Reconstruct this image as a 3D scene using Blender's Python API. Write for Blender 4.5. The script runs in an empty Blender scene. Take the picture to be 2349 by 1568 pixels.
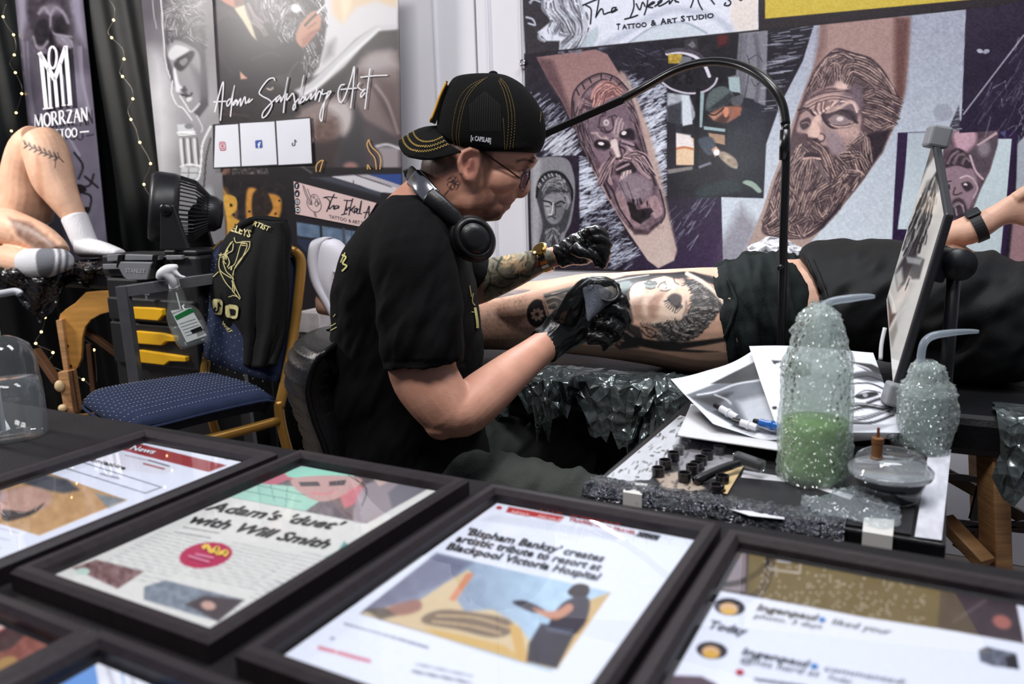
import bpy, bmesh, math, random
import numpy as np
from mathutils import Vector, Matrix
from mathutils.bvhtree import BVHTree

random.seed(7); RNG = np.random.default_rng(7)
SC = bpy.context.scene
COL = SC.collection

# ------------------------------------------------------------------ camera
FPX, CX, CY, CAMZ = 1800.0,1174.5,784.0,1.05
def _basis():
    down = np.array([1457.0-CX, -(10204.0-CY),-FPX]); down /= np.linalg.norm(down)
    Z = -down
    fwd = np.array([0,0,-1.0]); Yv = fwd - Z * fwd.dot(Z); Yv /= np.linalg.norm(Yv)
    Xv = np.cross(Yv, Z)
    return np.array([Xv, Yv, Z])
RC = _basis()                      # rows: world axes seen from the camera
CAM = np.array([0,0, CAMZ])
cam_d = bpy.data.cameras.new('camera'); cam = bpy.data.objects.new('camera', cam_d); COL.objects.link(cam)
cam_d.sensor_width = 36; cam_d.sensor_fit = 'HORIZONTAL'; cam_d.lens = FPX / 2349*36
m4 = Matrix.Identity(4)
for i in range(3):
    for j in range(3): m4[i][j] = RC[i][j]
    m4[i][3] = CAM[i]
cam.matrix_world = m4
cam_d.clip_start = 0.05
cam_d.dof.use_dof = True; cam_d.dof.focus_distance = 1.60; cam_d.dof.aperture_fstop = 5.0
SC.camera = cam

# ------------------------------------------------------------------ light
SC.view_settings.view_transform = 'Standard'; SC.view_settings.look = 'None'
SC.view_settings.gamma = 1.0; SC.view_settings.use_curve_mapping = False
SC.view_settings.exposure = -0.12
w = bpy.data.worlds.new('hall'); SC.world = w; w.use_nodes = True
w.node_tree.nodes['Background'].inputs[0].default_value = (0.75,0.8,1.0,1)
w.node_tree.nodes['Background'].inputs[1].default_value = 0.15
def area(name, loc, target, sx, sy, watts, col=(1,1,1), spread=180):
    l = bpy.data.lights.new(name, 'AREA'); l.shape = 'RECTANGLE'; l.size = sx; l.size_y = sy
    l.energy = watts; l.color = col; l.spread = math.radians(spread)
    o = bpy.data.objects.new(name, l); COL.objects.link(o); o.location = loc
    o.rotation_euler = (Vector(target)-Vector(loc)).to_track_quat('-Z', 'Y').to_euler()
    return o
# the hall's ceiling luminaires
area('ceiling_luminaire', (0.7,1.0,3.4),(0.8,1.5,0.8),1.4,0.5,62,(0.93,0.96,1.0))
area('ceiling_luminaire', (-0.8,0.1,3.2),(-0.6,1.9,0.9),1.4,0.5,66,(1.0,0.97,0.95))
area('ceiling_luminaire', (-2.9,2.3,2.3),(-1.75,3.15,0.9),0.4,0.4,62,(1.0,0.96,0.92))

SC.cycles.max_bounces = 7; SC.cycles.diffuse_bounces = 3; SC.cycles.glossy_bounces = 3; SC.cycles.transmission_bounces = 5; SC.cycles.transparent_max_bounces = 14
SC.cycles.caustics_reflective = False; SC.cycles.caustics_refractive = False
# ------------------------------------------------------------------ geometry of the photograph
def ray(px, py):
    d = np.array([(px - CX)/FPX, -(py - CY)/FPX, -1.0]); return RC @ d
def W(px, py, Y):
    d = ray(px, py); return CAM + d * (Y / d[1])
def T(px, py, z):
    d = ray(px, py); return CAM + d * ((z - CAMZ)/d[2])
def proj(P):
    P = np.asarray(P, float).reshape(-1,3)-CAM
    c = P @ RC
    return CX + FPX * c[:, 0] / -c[:, 2], CY - FPX * c[:, 1] / -c[:, 2]
def pxm(Y): return Y / FPX * 1.02      # metres per photo pixel at depth Y
class Plane:
    def __init__(s, o, n): s.o = np.array(o, float); s.n = np.array(n, float)/np.linalg.norm(n)
    def hit(s, px, py, off=0.0):
        d = ray(px, py); o = s.o + s.n * off
        return CAM + d * ((o - CAM).dot(s.n)/d.dot(s.n))
WA, WB = np.array([-2.33,3.98,0]), np.array([1.27,2.05,0])
WE = (WB - WA)/np.linalg.norm(WB - WA); WN = np.array([WE[1],-WE[0],0])
WALL = Plane(WA, WN)
def wall_pt(u, z, off=0.0): return WA + WE * u + np.array([0,0, z])+WN * off
def wall_uz(px, py, off=0.0):
    p = WALL.hit(px, py, off); return float((p - WA).dot(WE)), float(p[2])

# ------------------------------------------------------------------ materials
def lin(c):
    c = np.asarray(c, float)/255.0
    return np.where(c <= 0.04045, c / 12.92,((c + 0.055)/1.055) ** 2.4)
MATS = {}
def M(name, col=(128,128,128), rough=0.5, metal=0.0, spec=0.5, bump=0.0, bscale=60.0, var=0.10, vscale=12.0,
      coat=0.0, trans=0.0, ior=1.45, alpha=1.0, attr=False, emit=0.0, sheen=0.0, detail=3.0, stretch=None, dist=0.004, sss=0.0):
    if name in MATS: return MATS[name]
    m = bpy.data.materials.new(name); m.use_nodes = True; MATS[name] = m
    nt = m.node_tree; N = nt.nodes; L = nt.links; b = N['Principled BSDF']
    I = b.inputs
    tc = N.new('ShaderNodeTexCoord')
    vec = tc.outputs['Object']
    if stretch:
        mp = N.new('ShaderNodeMapping'); mp.inputs['Scale'].default_value = stretch
        L.new(vec, mp.inputs['Vector']); vec = mp.outputs['Vector']
    if attr:
        a = N.new('ShaderNodeAttribute'); a.attribute_name = 'Col'; csock = a.outputs['Color']
    else:
        r = N.new('ShaderNodeRGB'); r.outputs[0].default_value = (*lin(col),1); csock = r.outputs[0]
    if var > 0:
        n = N.new('ShaderNodeTexNoise'); n.inputs['Scale'].default_value = vscale; n.inputs['Detail'].default_value = detail
        L.new(vec, n.inputs['Vector'])
        mr = N.new('ShaderNodeMapRange'); mr.inputs['From Min'].default_value = 0.3; mr.inputs['From Max'].default_value = 0.7
        mr.inputs['To Min'].default_value = 1-var; mr.inputs['To Max'].default_value = 1+var
        L.new(n.outputs['Fac'], mr.inputs['Value'])
        mx = N.new('ShaderNodeVectorMath'); mx.operation = 'SCALE'
        L.new(csock, mx.inputs[0]); L.new(mr.outputs['Result'], mx.inputs['Scale']); csock = mx.outputs[0]
    L.new(csock, I['Base Color'])
    I['Roughness'].default_value = rough; I['Metallic'].default_value = metal
    I['Specular IOR Level'].default_value = spec; I['IOR'].default_value = ior
    I['Coat Weight'].default_value = coat; I['Coat Roughness'].default_value = 0.15
    I['Transmission Weight'].default_value = trans; I['Alpha'].default_value = alpha
    I['Sheen Weight'].default_value = sheen
    if sss:
        I['Subsurface Weight'].default_value = sss; I['Subsurface Radius'].default_value = (1,.35,.2); I['Subsurface Scale'].default_value = 0.008
    if emit:
        L.new(csock, I['Emission Color']); I['Emission Strength'].default_value = emit
    if bump > 0:
        n2 = N.new('ShaderNodeTexNoise'); n2.inputs['Scale'].default_value = bscale; n2.inputs['Detail'].default_value = 4
        L.new(vec, n2.inputs['Vector'])
        bp = N.new('ShaderNodeBump'); bp.inputs['Strength'].default_value = bump; bp.inputs['Distance'].default_value = dist
        L.new(n2.outputs['Fac'], bp.inputs['Height']); L.new(bp.outputs['Normal'], I['Normal'])
    return m
def crinkle(name, col, rough=0.2, scale=18.0, strength=0.9, alpha=1.0, trans=0.0, metal=0.0, spec=0.6, attr=False, dist=0.02):
    """thin plastic film: faceted voronoi bump"""
    if name in MATS: return MATS[name]
    m = M(name, col, rough=rough, metal=metal, spec=spec, alpha=alpha, trans=trans, attr=attr, var=0.15, vscale=8)
    nt = m.node_tree; N = nt.nodes; L = nt.links; b = N['Principled BSDF']
    tc = N.new('ShaderNodeTexCoord')
    nz = N.new('ShaderNodeTexNoise'); nz.inputs['Scale'].default_value = scale * .4; nz.inputs['Detail'].default_value = 3
    L.new(tc.outputs['Object'], nz.inputs['Vector'])
    ad = N.new('ShaderNodeVectorMath'); ad.operation = 'MULTIPLY_ADD'
    ad.inputs[1].default_value = (.12,.12,.12); L.new(nz.outputs['Color'], ad.inputs[0]); L.new(tc.outputs['Object'], ad.inputs[2])
    v = N.new('ShaderNodeTexVoronoi'); v.inputs['Scale'].default_value = scale; v.feature = 'F1'
    L.new(ad.outputs[0], v.inputs['Vector'])
    v2 = N.new('ShaderNodeTexVoronoi'); v2.inputs['Scale'].default_value = scale * 2.7; L.new(ad.outputs[0], v2.inputs['Vector'])
    mm = N.new('ShaderNodeMath'); mm.operation = 'MULTIPLY_ADD'; mm.inputs[1].default_value = .45
    L.new(v2.outputs['Distance'], mm.inputs[0]); L.new(v.outputs['Distance'], mm.inputs[2])
    bp = N.new('ShaderNodeBump'); bp.inputs['Strength'].default_value = strength; bp.inputs['Distance'].default_value = dist
    L.new(mm.outputs[0], bp.inputs['Height']); L.new(bp.outputs['Normal'], b.inputs['Normal'])
    return m

# ------------------------------------------------------------------ objects
def tag(o, label=None, cat=None, group=None, kind=None):
    if label: o['label'] = label
    if cat: o['category'] = cat
    if group: o['group'] = group
    if kind: o['kind'] = kind
    return o
def link(name, me, mat=None, parent=None, smooth=False):
    o = bpy.data.objects.new(name, me); COL.objects.link(o)
    if mat is not None and len(me.materials) == 0: me.materials.append(mat)
    if smooth and len(me.polygons): me.polygons.foreach_set('use_smooth', [True]*len(me.polygons))
    if parent is not None:
        o.parent = parent; o.matrix_parent_inverse = parent.matrix_world.inverted()
    return o
def empty(name, loc):
    o = bpy.data.objects.new(name, None); COL.objects.link(o); o.location = loc
    o.empty_display_size = .05; o.matrix_world = Matrix.Translation(Vector(loc)); return o
def pyd(name, v, f, mat=None, parent=None, smooth=False, fix=True):
    me = bpy.data.meshes.new(name); me.from_pydata([tuple(map(float, p)) for p in v],[], f); me.validate()
    if fix:
        bm = bmesh.new(); bm.from_mesh(me); bmesh.ops.recalc_face_normals(bm, faces=bm.faces); bm.to_mesh(me); bm.free()
    me.update()
    return link(name, me, mat, parent, smooth)
class G:
    """collects geometry for one mesh"""
    def __init__(s): s.v = []; s.f = []
    def add(s, v, f):
        n = len(s.v); s.v += [tuple(map(float, p)) for p in v]; s.f += [tuple(i + n for i in q) for q in f]; return s
    def box(s, c, sx, sy, sz, ax=None):
        c = np.array(c, float); A = np.eye(3) if ax is None else np.array(ax)
        P = [c + A[0]*i * sx / 2+A[1]*j * sy / 2+A[2]*k * sz / 2 for i in (-1,1) for j in (-1,1) for k in (-1,1)]
        return s.add(P, [(0,1,3,2),(4,6,7,5),(0,4,5,1),(2,3,7,6),(0,2,6,4),(1,5,7,3)])
    def bar(s, a, b, w, h, up=(0,0,1)):
        a = np.array(a, float); b = np.array(b, float); t = b - a; L = np.linalg.norm(t); t /= L
        u = np.array(up, float); u = u - t * u.dot(t)
        if np.linalg.norm(u) < 1e-4: u = np.array([0,1,0.])-t * t[1]
        u /= np.linalg.norm(u); r = np.cross(t, u)
        return s.box((a + b)/2, L, w, h, (t, r, u))
    def tube(s, pts, rad, seg=12, ry=None, cap=True, ref=(0,1,0), exp=2.0):
        P = [np.array(p, float) for p in pts]; n = len(P)
        rad = [rad]*n if np.isscalar(rad) else list(rad)
        ry = rad if ry is None else ([ry]*n if np.isscalar(ry) else list(ry))
        V = []; ref = np.array(ref, float)
        for i in range(n):
            t = P[min(i + 1, n - 1)]-P[max(i - 1,0)]; t = t / (np.linalg.norm(t)+1e-12)
            b = np.cross(t, ref)
            if np.linalg.norm(b) < 0.15:
                b = np.cross(t, np.array([.3,.1,1.0]))
            b /= np.linalg.norm(b); nn = np.cross(b, t)
            for k in range(seg):
                a = 2*math.pi * k / seg; ca, sa = math.cos(a), math.sin(a)
                if exp != 2.0:
                    ca = math.copysign(abs(ca) ** (2/exp), ca); sa = math.copysign(abs(sa) ** (2/exp), sa)
                V.append(P[i]+b * rad[i]*ca + nn * ry[i]*sa)
        Fc = [(i * seg + k, i * seg + (k + 1) % seg, (i + 1)*seg + (k + 1) % seg, (i + 1)*seg + k) for i in range(n - 1) for k in range(seg)]
        if cap:
            Fc += [tuple(range(seg))[::-1], tuple((n - 1)*seg + k for k in range(seg))]
        return s.add(V, Fc)
    def slices(s, rows, seg=28, exp=2.2, front=0.0):
        """rows: (centre xyz, half x vector, half y vector) closed loft"""
        V = []; n = len(rows)
        for c, ax, ay in rows:
            c = np.array(c); ax = np.array(ax); ay = np.array(ay)
            for k in range(seg):
                a = 2*math.pi * k / seg; ca, sa = math.cos(a), math.sin(a)
                ca = math.copysign(abs(ca) ** (2/exp), ca); sa = math.copysign(abs(sa) ** (2/exp), sa)
                V.append(c + ax * ca + ay * sa * (1-front * max(0, ca) ** 2))
        Fc = [(i * seg + k, i * seg + (k + 1) % seg, (i + 1)*seg + (k + 1) % seg, (i + 1)*seg + k) for i in range(n - 1) for k in range(seg)]
        Fc += [tuple(range(seg))[::-1], tuple((n - 1)*seg + k for k in range(seg))]
        return s.add(V, Fc)
    def ball(s, c, r, ax=None, nu=12, nv=8):
        c = np.array(c, float); r = np.array([r]*3 if np.isscalar(r) else r, float); A = np.eye(3) if ax is None else np.array(ax)
        V = []; Fc = []
        for i in range(1, nv):
            th = math.pi * i / nv
            for k in range(nu):
                a = 2*math.pi * k / nu
                q = np.array([math.sin(th)*math.cos(a), math.sin(th)*math.sin(a), math.cos(th)])*r
                V.append(c + q @ A)
        for i in range(nv - 2):
            for k in range(nu): Fc.append((i * nu + k, (i + 1)*nu + k, (i + 1)*nu + (k + 1) % nu, i * nu + (k + 1) % nu))
        V.append(c + np.array([0,0, r[2]]) @ A); V.append(c - np.array([0,0, r[2]]) @ A); a, b = len(V)-2, len(V)-1
        for k in range(nu):
            Fc.append((a, k, (k + 1) % nu)); Fc.append((b, (nv - 2)*nu + (k + 1) % nu, (nv - 2)*nu + k))
        return s.add(V, Fc)
    def lathe(s, prof, o, seg=24, ax=None):
        """prof: (radius, height) along axis ax[2]; closed where radius ~0"""
        A = np.eye(3) if ax is None else np.array(ax); o = np.array(o, float); n = len(prof); V = []
        for r, h in prof:
            for k in range(seg):
                a = 2*math.pi * k / seg
                V.append(o + A[0]*r * math.cos(a)+A[1]*r * math.sin(a)+A[2]*h)
        Fc = [(i * seg + k, i * seg + (k + 1) % seg, (i + 1)*seg + (k + 1) % seg, (i + 1)*seg + k) for i in range(n - 1) for k in range(seg)]
        if prof[0][0] > 1e-6: Fc.append(tuple(range(seg))[::-1])
        if prof[-1][0] > 1e-6: Fc.append(tuple((n - 1)*seg + k for k in range(seg)))
        return s.add(V, Fc)
    def build(s, name, mat=None, parent=None, smooth=False, bevel=0, subsurf=0):
        o = pyd(name, s.v, s.f, mat, parent, smooth)
        bm = bmesh.new(); bm.from_mesh(o.data); bmesh.ops.remove_doubles(bm, verts=bm.verts, dist=1e-6)
        bmesh.ops.recalc_face_normals(bm, faces=bm.faces); bm.to_mesh(o.data); bm.free()
        if bevel:
            md = o.modifiers.new('bevel', 'BEVEL'); md.width = bevel; md.segments = 2; md.limit_method = 'ANGLE'
        if subsurf:
            md = o.modifiers.new('sub', 'SUBSURF'); md.levels = subsurf; md.render_levels = subsurf
        return o
def axes(z, x=(1,0,0)):
    z = np.array(z, float); z /= np.linalg.norm(z); x = np.array(x, float); x = x - z * x.dot(z)
    if np.linalg.norm(x) < 1e-3: x = np.array([0,1,0.])-z * z[1]
    x /= np.linalg.norm(x); return np.array([x, np.cross(z, x), z])
def cr(pts, n=8, closed=False):
    """Catmull-Rom through points of any dimension"""
    P = [np.array(p, float) for p in pts]
    if len(P) < 3 and not closed:
        return [P[0]+(P[-1]-P[0])*i / n for i in range(n + 1)]
    out = []; m = len(P); rng = m if closed else m - 1
    for i in range(rng):
        if closed: a, b, c, d = P[(i - 1) % m], P[i], P[(i + 1) % m], P[(i + 2) % m]
        else: a, b, c, d = P[max(i - 1,0)], P[i], P[i + 1], P[min(i + 2, m - 1)]
        for k in range(n):
            t = k / n
            out.append(.5*(2*b + (c - a)*t + (2*a - 5*b + 4*c - d)*t * t + (3*b - a - 3*c + d)*t ** 3))
    if not closed: out.append(P[-1])
    return out
def fuse(g, name, voxel, mat=None, parent=None, smooth=2, fac=0.5):
    """voxel-fuse overlapping closed shapes into one continuous surface"""
    me = bpy.data.meshes.new('tmp'); me.from_pydata(g.v, [], g.f); me.validate()
    bm = bmesh.new(); bm.from_mesh(me); bmesh.ops.recalc_face_normals(bm, faces=bm.faces); bm.to_mesh(me); bm.free()
    o = bpy.data.objects.new('tmp', me); COL.objects.link(o)
    r = o.modifiers.new('r', 'REMESH'); r.mode = 'VOXEL'; r.voxel_size = voxel
    if smooth:
        s = o.modifiers.new('s', 'SMOOTH'); s.iterations = smooth; s.factor = fac
    dg = bpy.context.evaluated_depsgraph_get(); dg.update()
    out = bpy.data.meshes.new_from_object(o.evaluated_get(dg)); out.name = name
    bpy.data.objects.remove(o); bpy.data.meshes.remove(me)
    out.materials.clear()
    return link(name, out, mat, parent, True)
def verts(o):
    a = np.empty(len(o.data.vertices)*3); o.data.vertices.foreach_get('co', a); a = a.reshape(-1,3)
    mw = np.array(o.matrix_world); return a @ mw[:3, :3].T + mw[:3,3]
def normals(o):
    a = np.empty(len(o.data.vertices)*3); o.data.vertices.foreach_get('normal', a); return a.reshape(-1,3)
def set_verts(o, V):
    mw = np.linalg.inv(np.array(o.matrix_world)); V = V @ mw[:3, :3].T + mw[:3,3]
    o.data.vertices.foreach_set('co', np.ascontiguousarray(V, dtype=np.float32).ravel()); o.data.update()
def bvh_of(o):
    V = verts(o); return BVHTree.FromPolygons([Vector(v) for v in V],[tuple(p.vertices) for p in o.data.polygons])
def surf(bvh, px, py, off=0.0008):
    d = Vector(ray(px, py)).normalized(); h = bvh.ray_cast(Vector(CAM), d)
    if h[0] is None: return None
    return np.array(h[0])-np.array(d)*off * 1.0+np.array(h[1] if h[1].dot(d) < 0 else -h[1])*off

# ------------------------------------------------------------------ painting colour onto vertices (print, ink)
def hash2(ix, iy, seed):
    h = (ix.astype(np.int64)*374761393+iy.astype(np.int64)*668265263+seed * 974711) & 0x7fffffff
    h = ((h ^ (h >> 13))*1274126177) & 0x7fffffff
    return ((h ^ (h >> 16)) & 0xffff)/65535.0
def vnoise(x, y, sc, seed=0, oct=1):
    tot = 0; amp = 1; s = 0
    for o in range(oct):
        X = x / sc; Y = y / sc; ix = np.floor(X); iy = np.floor(Y); fx = X - ix; fy = Y - iy
        fx = fx * fx * (3-2*fx); fy = fy * fy * (3-2*fy)
        a = hash2(ix, iy, seed + o); b = hash2(ix + 1, iy, seed + o); c = hash2(ix, iy + 1, seed + o); d = hash2(ix + 1, iy + 1, seed + o)
        tot = tot + amp * ((a * (1-fx)+b * fx)*(1-fy)+(c * (1-fx)+d * fx)*fy); s += amp; amp *= .5; sc *= .5
    return tot / s
class Paint:
    def __init__(s, x, y, base): s.x = np.asarray(x); s.y = np.asarray(y); s.c = np.tile(np.array(base, float),(len(s.x),1)); s.mask = None
    def _put(s, idx, a, col):
        if s.mask is not None: a = a * s.mask[idx]
        s.c[idx] = s.c[idx]*(1-a[:, None])+np.array(col, float)*a[:, None]
    def _box(s, P, m):
        P = np.array(P); return np.nonzero((s.x > P[:, 0].min()-m) & (s.x < P[:, 0].max()+m) & (s.y > P[:, 1].min()-m) & (s.y < P[:, 1].max()+m))[0]
    def _dist(s, idx, P, closed):
        x = s.x[idx]; y = s.y[idx]; d = np.full(len(idx),1e9); inside = np.zeros(len(idx), bool); n = len(P)
        for i in range(n if closed else n - 1):
            a = P[i]; b = P[(i + 1) % n]; e = b - a; L = e.dot(e)+1e-9
            t = np.clip(((x - a[0])*e[0]+(y - a[1])*e[1])/L, 0,1)
            d = np.minimum(d, (x - a[0]-t * e[0]) ** 2+(y - a[1]-t * e[1]) ** 2)
            if closed and abs(e[1]) > 1e-9:
                cnd = (a[1] > y) != (b[1] > y); inside ^= cnd & (x < (b[0]-a[0])*(y - a[1])/(b[1]-a[1])+a[0])
        return np.sqrt(d), inside
    def poly(s, pts, col, soft=1.5, a=1.0, sm=False):
        P = cr(pts, 6, True) if sm else [np.array(p, float) for p in pts]
        idx = s._box(P, soft)
        if len(idx) == 0: return s
        d, ins = s._dist(idx, P, True); sd = np.where(ins, d, -d)
        s._put(idx, np.clip(sd / soft + .5,0,1)*a, col); return s
    def line(s, pts, w, col, soft=1.5, a=1.0, sm=True):
        P = cr(pts, 6) if sm and len(pts) > 2 else [np.array(p, float) for p in pts]
        idx = s._box(P, w + soft)
        if len(idx) == 0: return s
        d, _ = s._dist(idx, P, False)
        s._put(idx, np.clip((w / 2-d)/soft + .5,0,1)*a, col); return s
    def lines(s, L, w, col, soft=1.5, a=1.0):
        for p in L: s.line(p, w, col, soft, a)
        return s
    def ell(s, cx, cy, rx, ry, col, ang=0, soft=.15, a=1.0):
        R = max(rx, ry)*1.3; idx = s._box([(cx - R, cy - R),(cx + R, cy + R)],1)
        if len(idx) == 0: return s
        c, n = math.cos(math.radians(ang)), math.sin(math.radians(ang)); dx = s.x[idx]-cx; dy = s.y[idx]-cy
        r = np.sqrt(((dx * c + dy * n)/rx) ** 2+((-dx * n + dy * c)/ry) ** 2)
        s._put(idx, np.clip((1-r)/soft + .5,0,1)*a, col); return s
    def grad(s, pts, p0, p1, c0, c1, soft=1.5, a=1.0):
        P = [np.array(p, float) for p in pts]; idx = s._box(P, soft)
        if len(idx) == 0: return s
        d, ins = s._dist(idx, P, True); al = np.clip(np.where(ins, d, -d)/soft + .5,0,1)*a
        p0 = np.array(p0, float); e = np.array(p1, float)-p0
        t = np.clip(((s.x[idx]-p0[0])*e[0]+(s.y[idx]-p0[1])*e[1])/e.dot(e),0,1)[:, None]
        if s.mask is not None: al = al * s.mask[idx]
        s.c[idx] = s.c[idx]*(1-al[:, None])+(np.array(c0, float)*(1-t)+np.array(c1, float)*t)*al[:, None]; return s
    def noise(s, pts, sc, amt, seed=0, oct=3, ang=0, asp=1.0):
        P = [np.array(p, float) for p in pts]; idx = s._box(P, 0); d, ins = s._dist(idx, P, True); idx = idx[ins]
        if len(idx) == 0: return s
        c, n = math.cos(math.radians(ang)), math.sin(math.radians(ang)); x = s.x[idx]*c + s.y[idx]*n; y = -s.x[idx]*n + s.y[idx]*c
        v = (vnoise(x / asp, y, sc, seed, oct)-.5)*2*amt
        if s.mask is not None: v = v * s.mask[idx]
        s.c[idx] = np.clip(s.c[idx]+v[:, None],0,255); return s
    def streaks(s, pts, n, ln, ang, spread, col, w=2.0, a=.7, seed=1):
        r = random.Random(seed); P = [np.array(p, float) for p in pts]; A = np.array(P)
        x0, y0 = A.min(0); x1, y1 = A.max(0); k = 0; t = 0
        save = s.mask
        while k < n and t < n * 10:
            t += 1; x = r.uniform(x0, x1); y = r.uniform(y0, y1)
            ins = False
            for i in range(len(P)):
                a0 = P[i]; b0 = P[(i + 1) % len(P)]
                if (a0[1] > y) != (b0[1] > y) and x < (b0[0]-a0[0])*(y - a0[1])/(b0[1]-a0[1])+a0[0]: ins = not ins
            if not ins: continue
            th = math.radians(ang + r.uniform(-spread, spread)); l = ln * r.uniform(.4,1.2)
            s.line([(x - l / 2*math.cos(th), y - l / 2*math.sin(th)),(x + l / 2*math.cos(th), y + l / 2*math.sin(th))], w * r.uniform(.5,1.4), col, 1.5, a * r.uniform(.4,1)); k += 1
        return s
    def apply(s, o):
        me = o.data; at = me.color_attributes.get('Col') or me.color_attributes.new('Col', 'FLOAT_COLOR', 'POINT')
        L = np.ones((len(me.vertices),4), np.float32); L[:len(s.c), :3] = lin(np.clip(s.c, 0,255))
        at.data.foreach_set('color', L.ravel()); return o
def painter(o, base): x, y = proj(verts(o)); return Paint(x, y, base)
def sheet(name, cor, step, paint, base, mat, parent=None, thick=0.002, warp=None):
    """printed sheet: grid between four world corners (TL,TR,BR,BL) with a thin back, coloured per vertex"""
    A, B, C, D = [np.array(c, float) for c in cor]
    xs, ys = proj([A, B, C, D])
    wpx = max(math.hypot(xs[1]-xs[0], ys[1]-ys[0]), math.hypot(xs[2]-xs[3], ys[2]-ys[3])); hpx = max(math.hypot(xs[3]-xs[0], ys[3]-ys[0]), math.hypot(xs[2]-xs[1], ys[2]-ys[1]))
    nu = max(2, int(wpx / step)); nv = max(2, int(hpx / step))
    u, v = np.meshgrid(np.linspace(0,1, nu + 1), np.linspace(0,1, nv + 1)); u = u.ravel()[:, None]; v = v.ravel()[:, None]
    V = (A * (1-u)+B * u)*(1-v)+(D * (1-u)+C * u)*v
    n = np.cross(B - A, D - A); n /= np.linalg.norm(n)
    if n.dot(CAM - A) < 0: n = -n
    if warp is not None: V = V + n * warp(u[:, 0], v[:, 0])[:, None]
    idx = np.arange((nu + 1)*(nv + 1)).reshape(nv + 1, nu + 1)
    F = np.stack([idx[:-1, :-1], idx[1:, :-1], idx[1:, 1:], idx[:-1,1:]],-1).reshape(-1,4).tolist()
    rim = np.concatenate([idx[0, :-1], idx[:-1,-1], idx[-1, :0:-1], idx[:0:-1,0]]); N0 = len(V)
    V2 = np.concatenate([V, V[rim]-n * thick]); m = len(rim)
    F += [(int(rim[k]), int(rim[(k + 1) % m]), N0+(k + 1) % m, N0+k) for k in range(m)]
    if warp is None: F.append(tuple(N0+k for k in range(m)))
    me = bpy.data.meshes.new(name); me.from_pydata(V2.tolist(),[], F); me.update()
    o = link(name, me, mat, parent)
    bm = bmesh.new(); bm.from_mesh(me); bmesh.ops.recalc_face_normals(bm, faces=bm.faces); bm.to_mesh(me); bm.free()
    p = painter(o, base); paint(p); p.apply(o); return o
def ribbons(name, lines, hit, mat, parent=None, n=6, gap=.05):
    """lines: [(points px, width px)], hit(px,py)->world point on the surface or None"""
    g = G()
    for pts, wd in lines:
        P = cr(pts, n) if len(pts) > 2 else cr(pts, 8)
        L = []; 
        for i in range(len(P)):
            t = P[min(i + 1, len(P)-1)]-P[max(i - 1,0)]; t = t / (np.linalg.norm(t)+1e-9); nn = np.array([-t[1], t[0]])
            a, b = hit(*(P[i]+nn * wd / 2)), hit(*(P[i]-nn * wd / 2))
            L.append(None if a is None or b is None else (a, b))
        for i in range(len(L)-1):
            if L[i] is None or L[i + 1] is None: continue
            if np.linalg.norm(L[i][0]-L[i + 1][0]) > gap: continue
            g.add([L[i][0], L[i][1], L[i + 1][1], L[i + 1][0]],[(0,1,2,3)])
    if not g.v: return None
    return tag(pyd(name, g.v, g.f, mat, parent, fix=False), kind='stuff' if len(lines) > 1 else None)
def patch(name, polys, hit, mat, parent=None):
    """flat printed shapes: list of px polygons"""
    g = G()
    for P in polys:
        V = [hit(*p) for p in P]
        if any(v is None for v in V): continue
        g.add(V, [tuple(range(len(V)))])
    return pyd(name, g.v, g.f, mat, parent, fix=False) if g.v else None
def patch_r(name, polys, hit, mat, parent=None):
    """printed shape on a curved surface: concentric rings"""
    g = G()
    for P in polys:
        P = np.array(P, float); c = P.mean(0); n = len(P); V = []
        for k in range(5): V += [hit(*(c + (q - c)*(1-k / 5))) for q in P]
        V.append(hit(*c))
        if any(v is None for v in V): continue
        g.add(V, [(k * n + i, k * n + (i + 1) % n, (k + 1)*n + (i + 1) % n, (k + 1)*n + i) for k in range(4) for i in range(n)] + [(4*n + i, 4*n + (i + 1) % n, 5*n) for i in range(n)])
    return pyd(name, g.v, g.f, mat, parent, fix=False) if g.v else None
def circle(cx, cy, rx, ry=None, n=20, ang=0):
    ry = rx if ry is None else ry; c, s = math.cos(math.radians(ang)), math.sin(math.radians(ang))
    return [(cx + rx * math.cos(a)*c - ry * math.sin(a)*s, cy + rx * math.cos(a)*s + ry * math.sin(a)*c) for a in [2*math.pi * i / n for i in range(n)]]
def rrect(A, B, C, D, r=.25, n=4):
    """rounded quad in px (A,B,C,D corners)"""
    Q = [np.array(p, float) for p in (A, B, C, D)]; out = []
    for i in range(4):
        p = Q[i]; a = Q[i - 1]; b = Q[(i + 1) % 4]; s = p + (a - p)*r; e = p + (b - p)*r
        for k in range(n + 1):
            t = k / n; out.append((1-t) ** 2*s + 2*t * (1-t)*p + t * t * e)
    return [tuple(x) for x in out]
_tc = {}
def text_geo(s, bold=False, sp=1.0):
    k = (s, bold, sp)
    if k in _tc: return _tc[k]
    c = bpy.data.curves.new('t', 'FONT'); c.body = s; c.resolution_u = 2; c.space_character = sp
    if bold: c.offset = 0.025
    o = bpy.data.objects.new('t', c); COL.objects.link(o)
    dg = bpy.context.evaluated_depsgraph_get(); dg.update(); me = bpy.data.meshes.new_from_object(o.evaluated_get(dg))
    V = np.array([v.co[:2] for v in me.vertices]).reshape(-1,2); Fc = [tuple(p.vertices) for p in me.polygons]
    bpy.data.objects.remove(o); bpy.data.curves.remove(c); bpy.data.meshes.remove(me)
    _tc[k] = (V, Fc); return V, Fc
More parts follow.
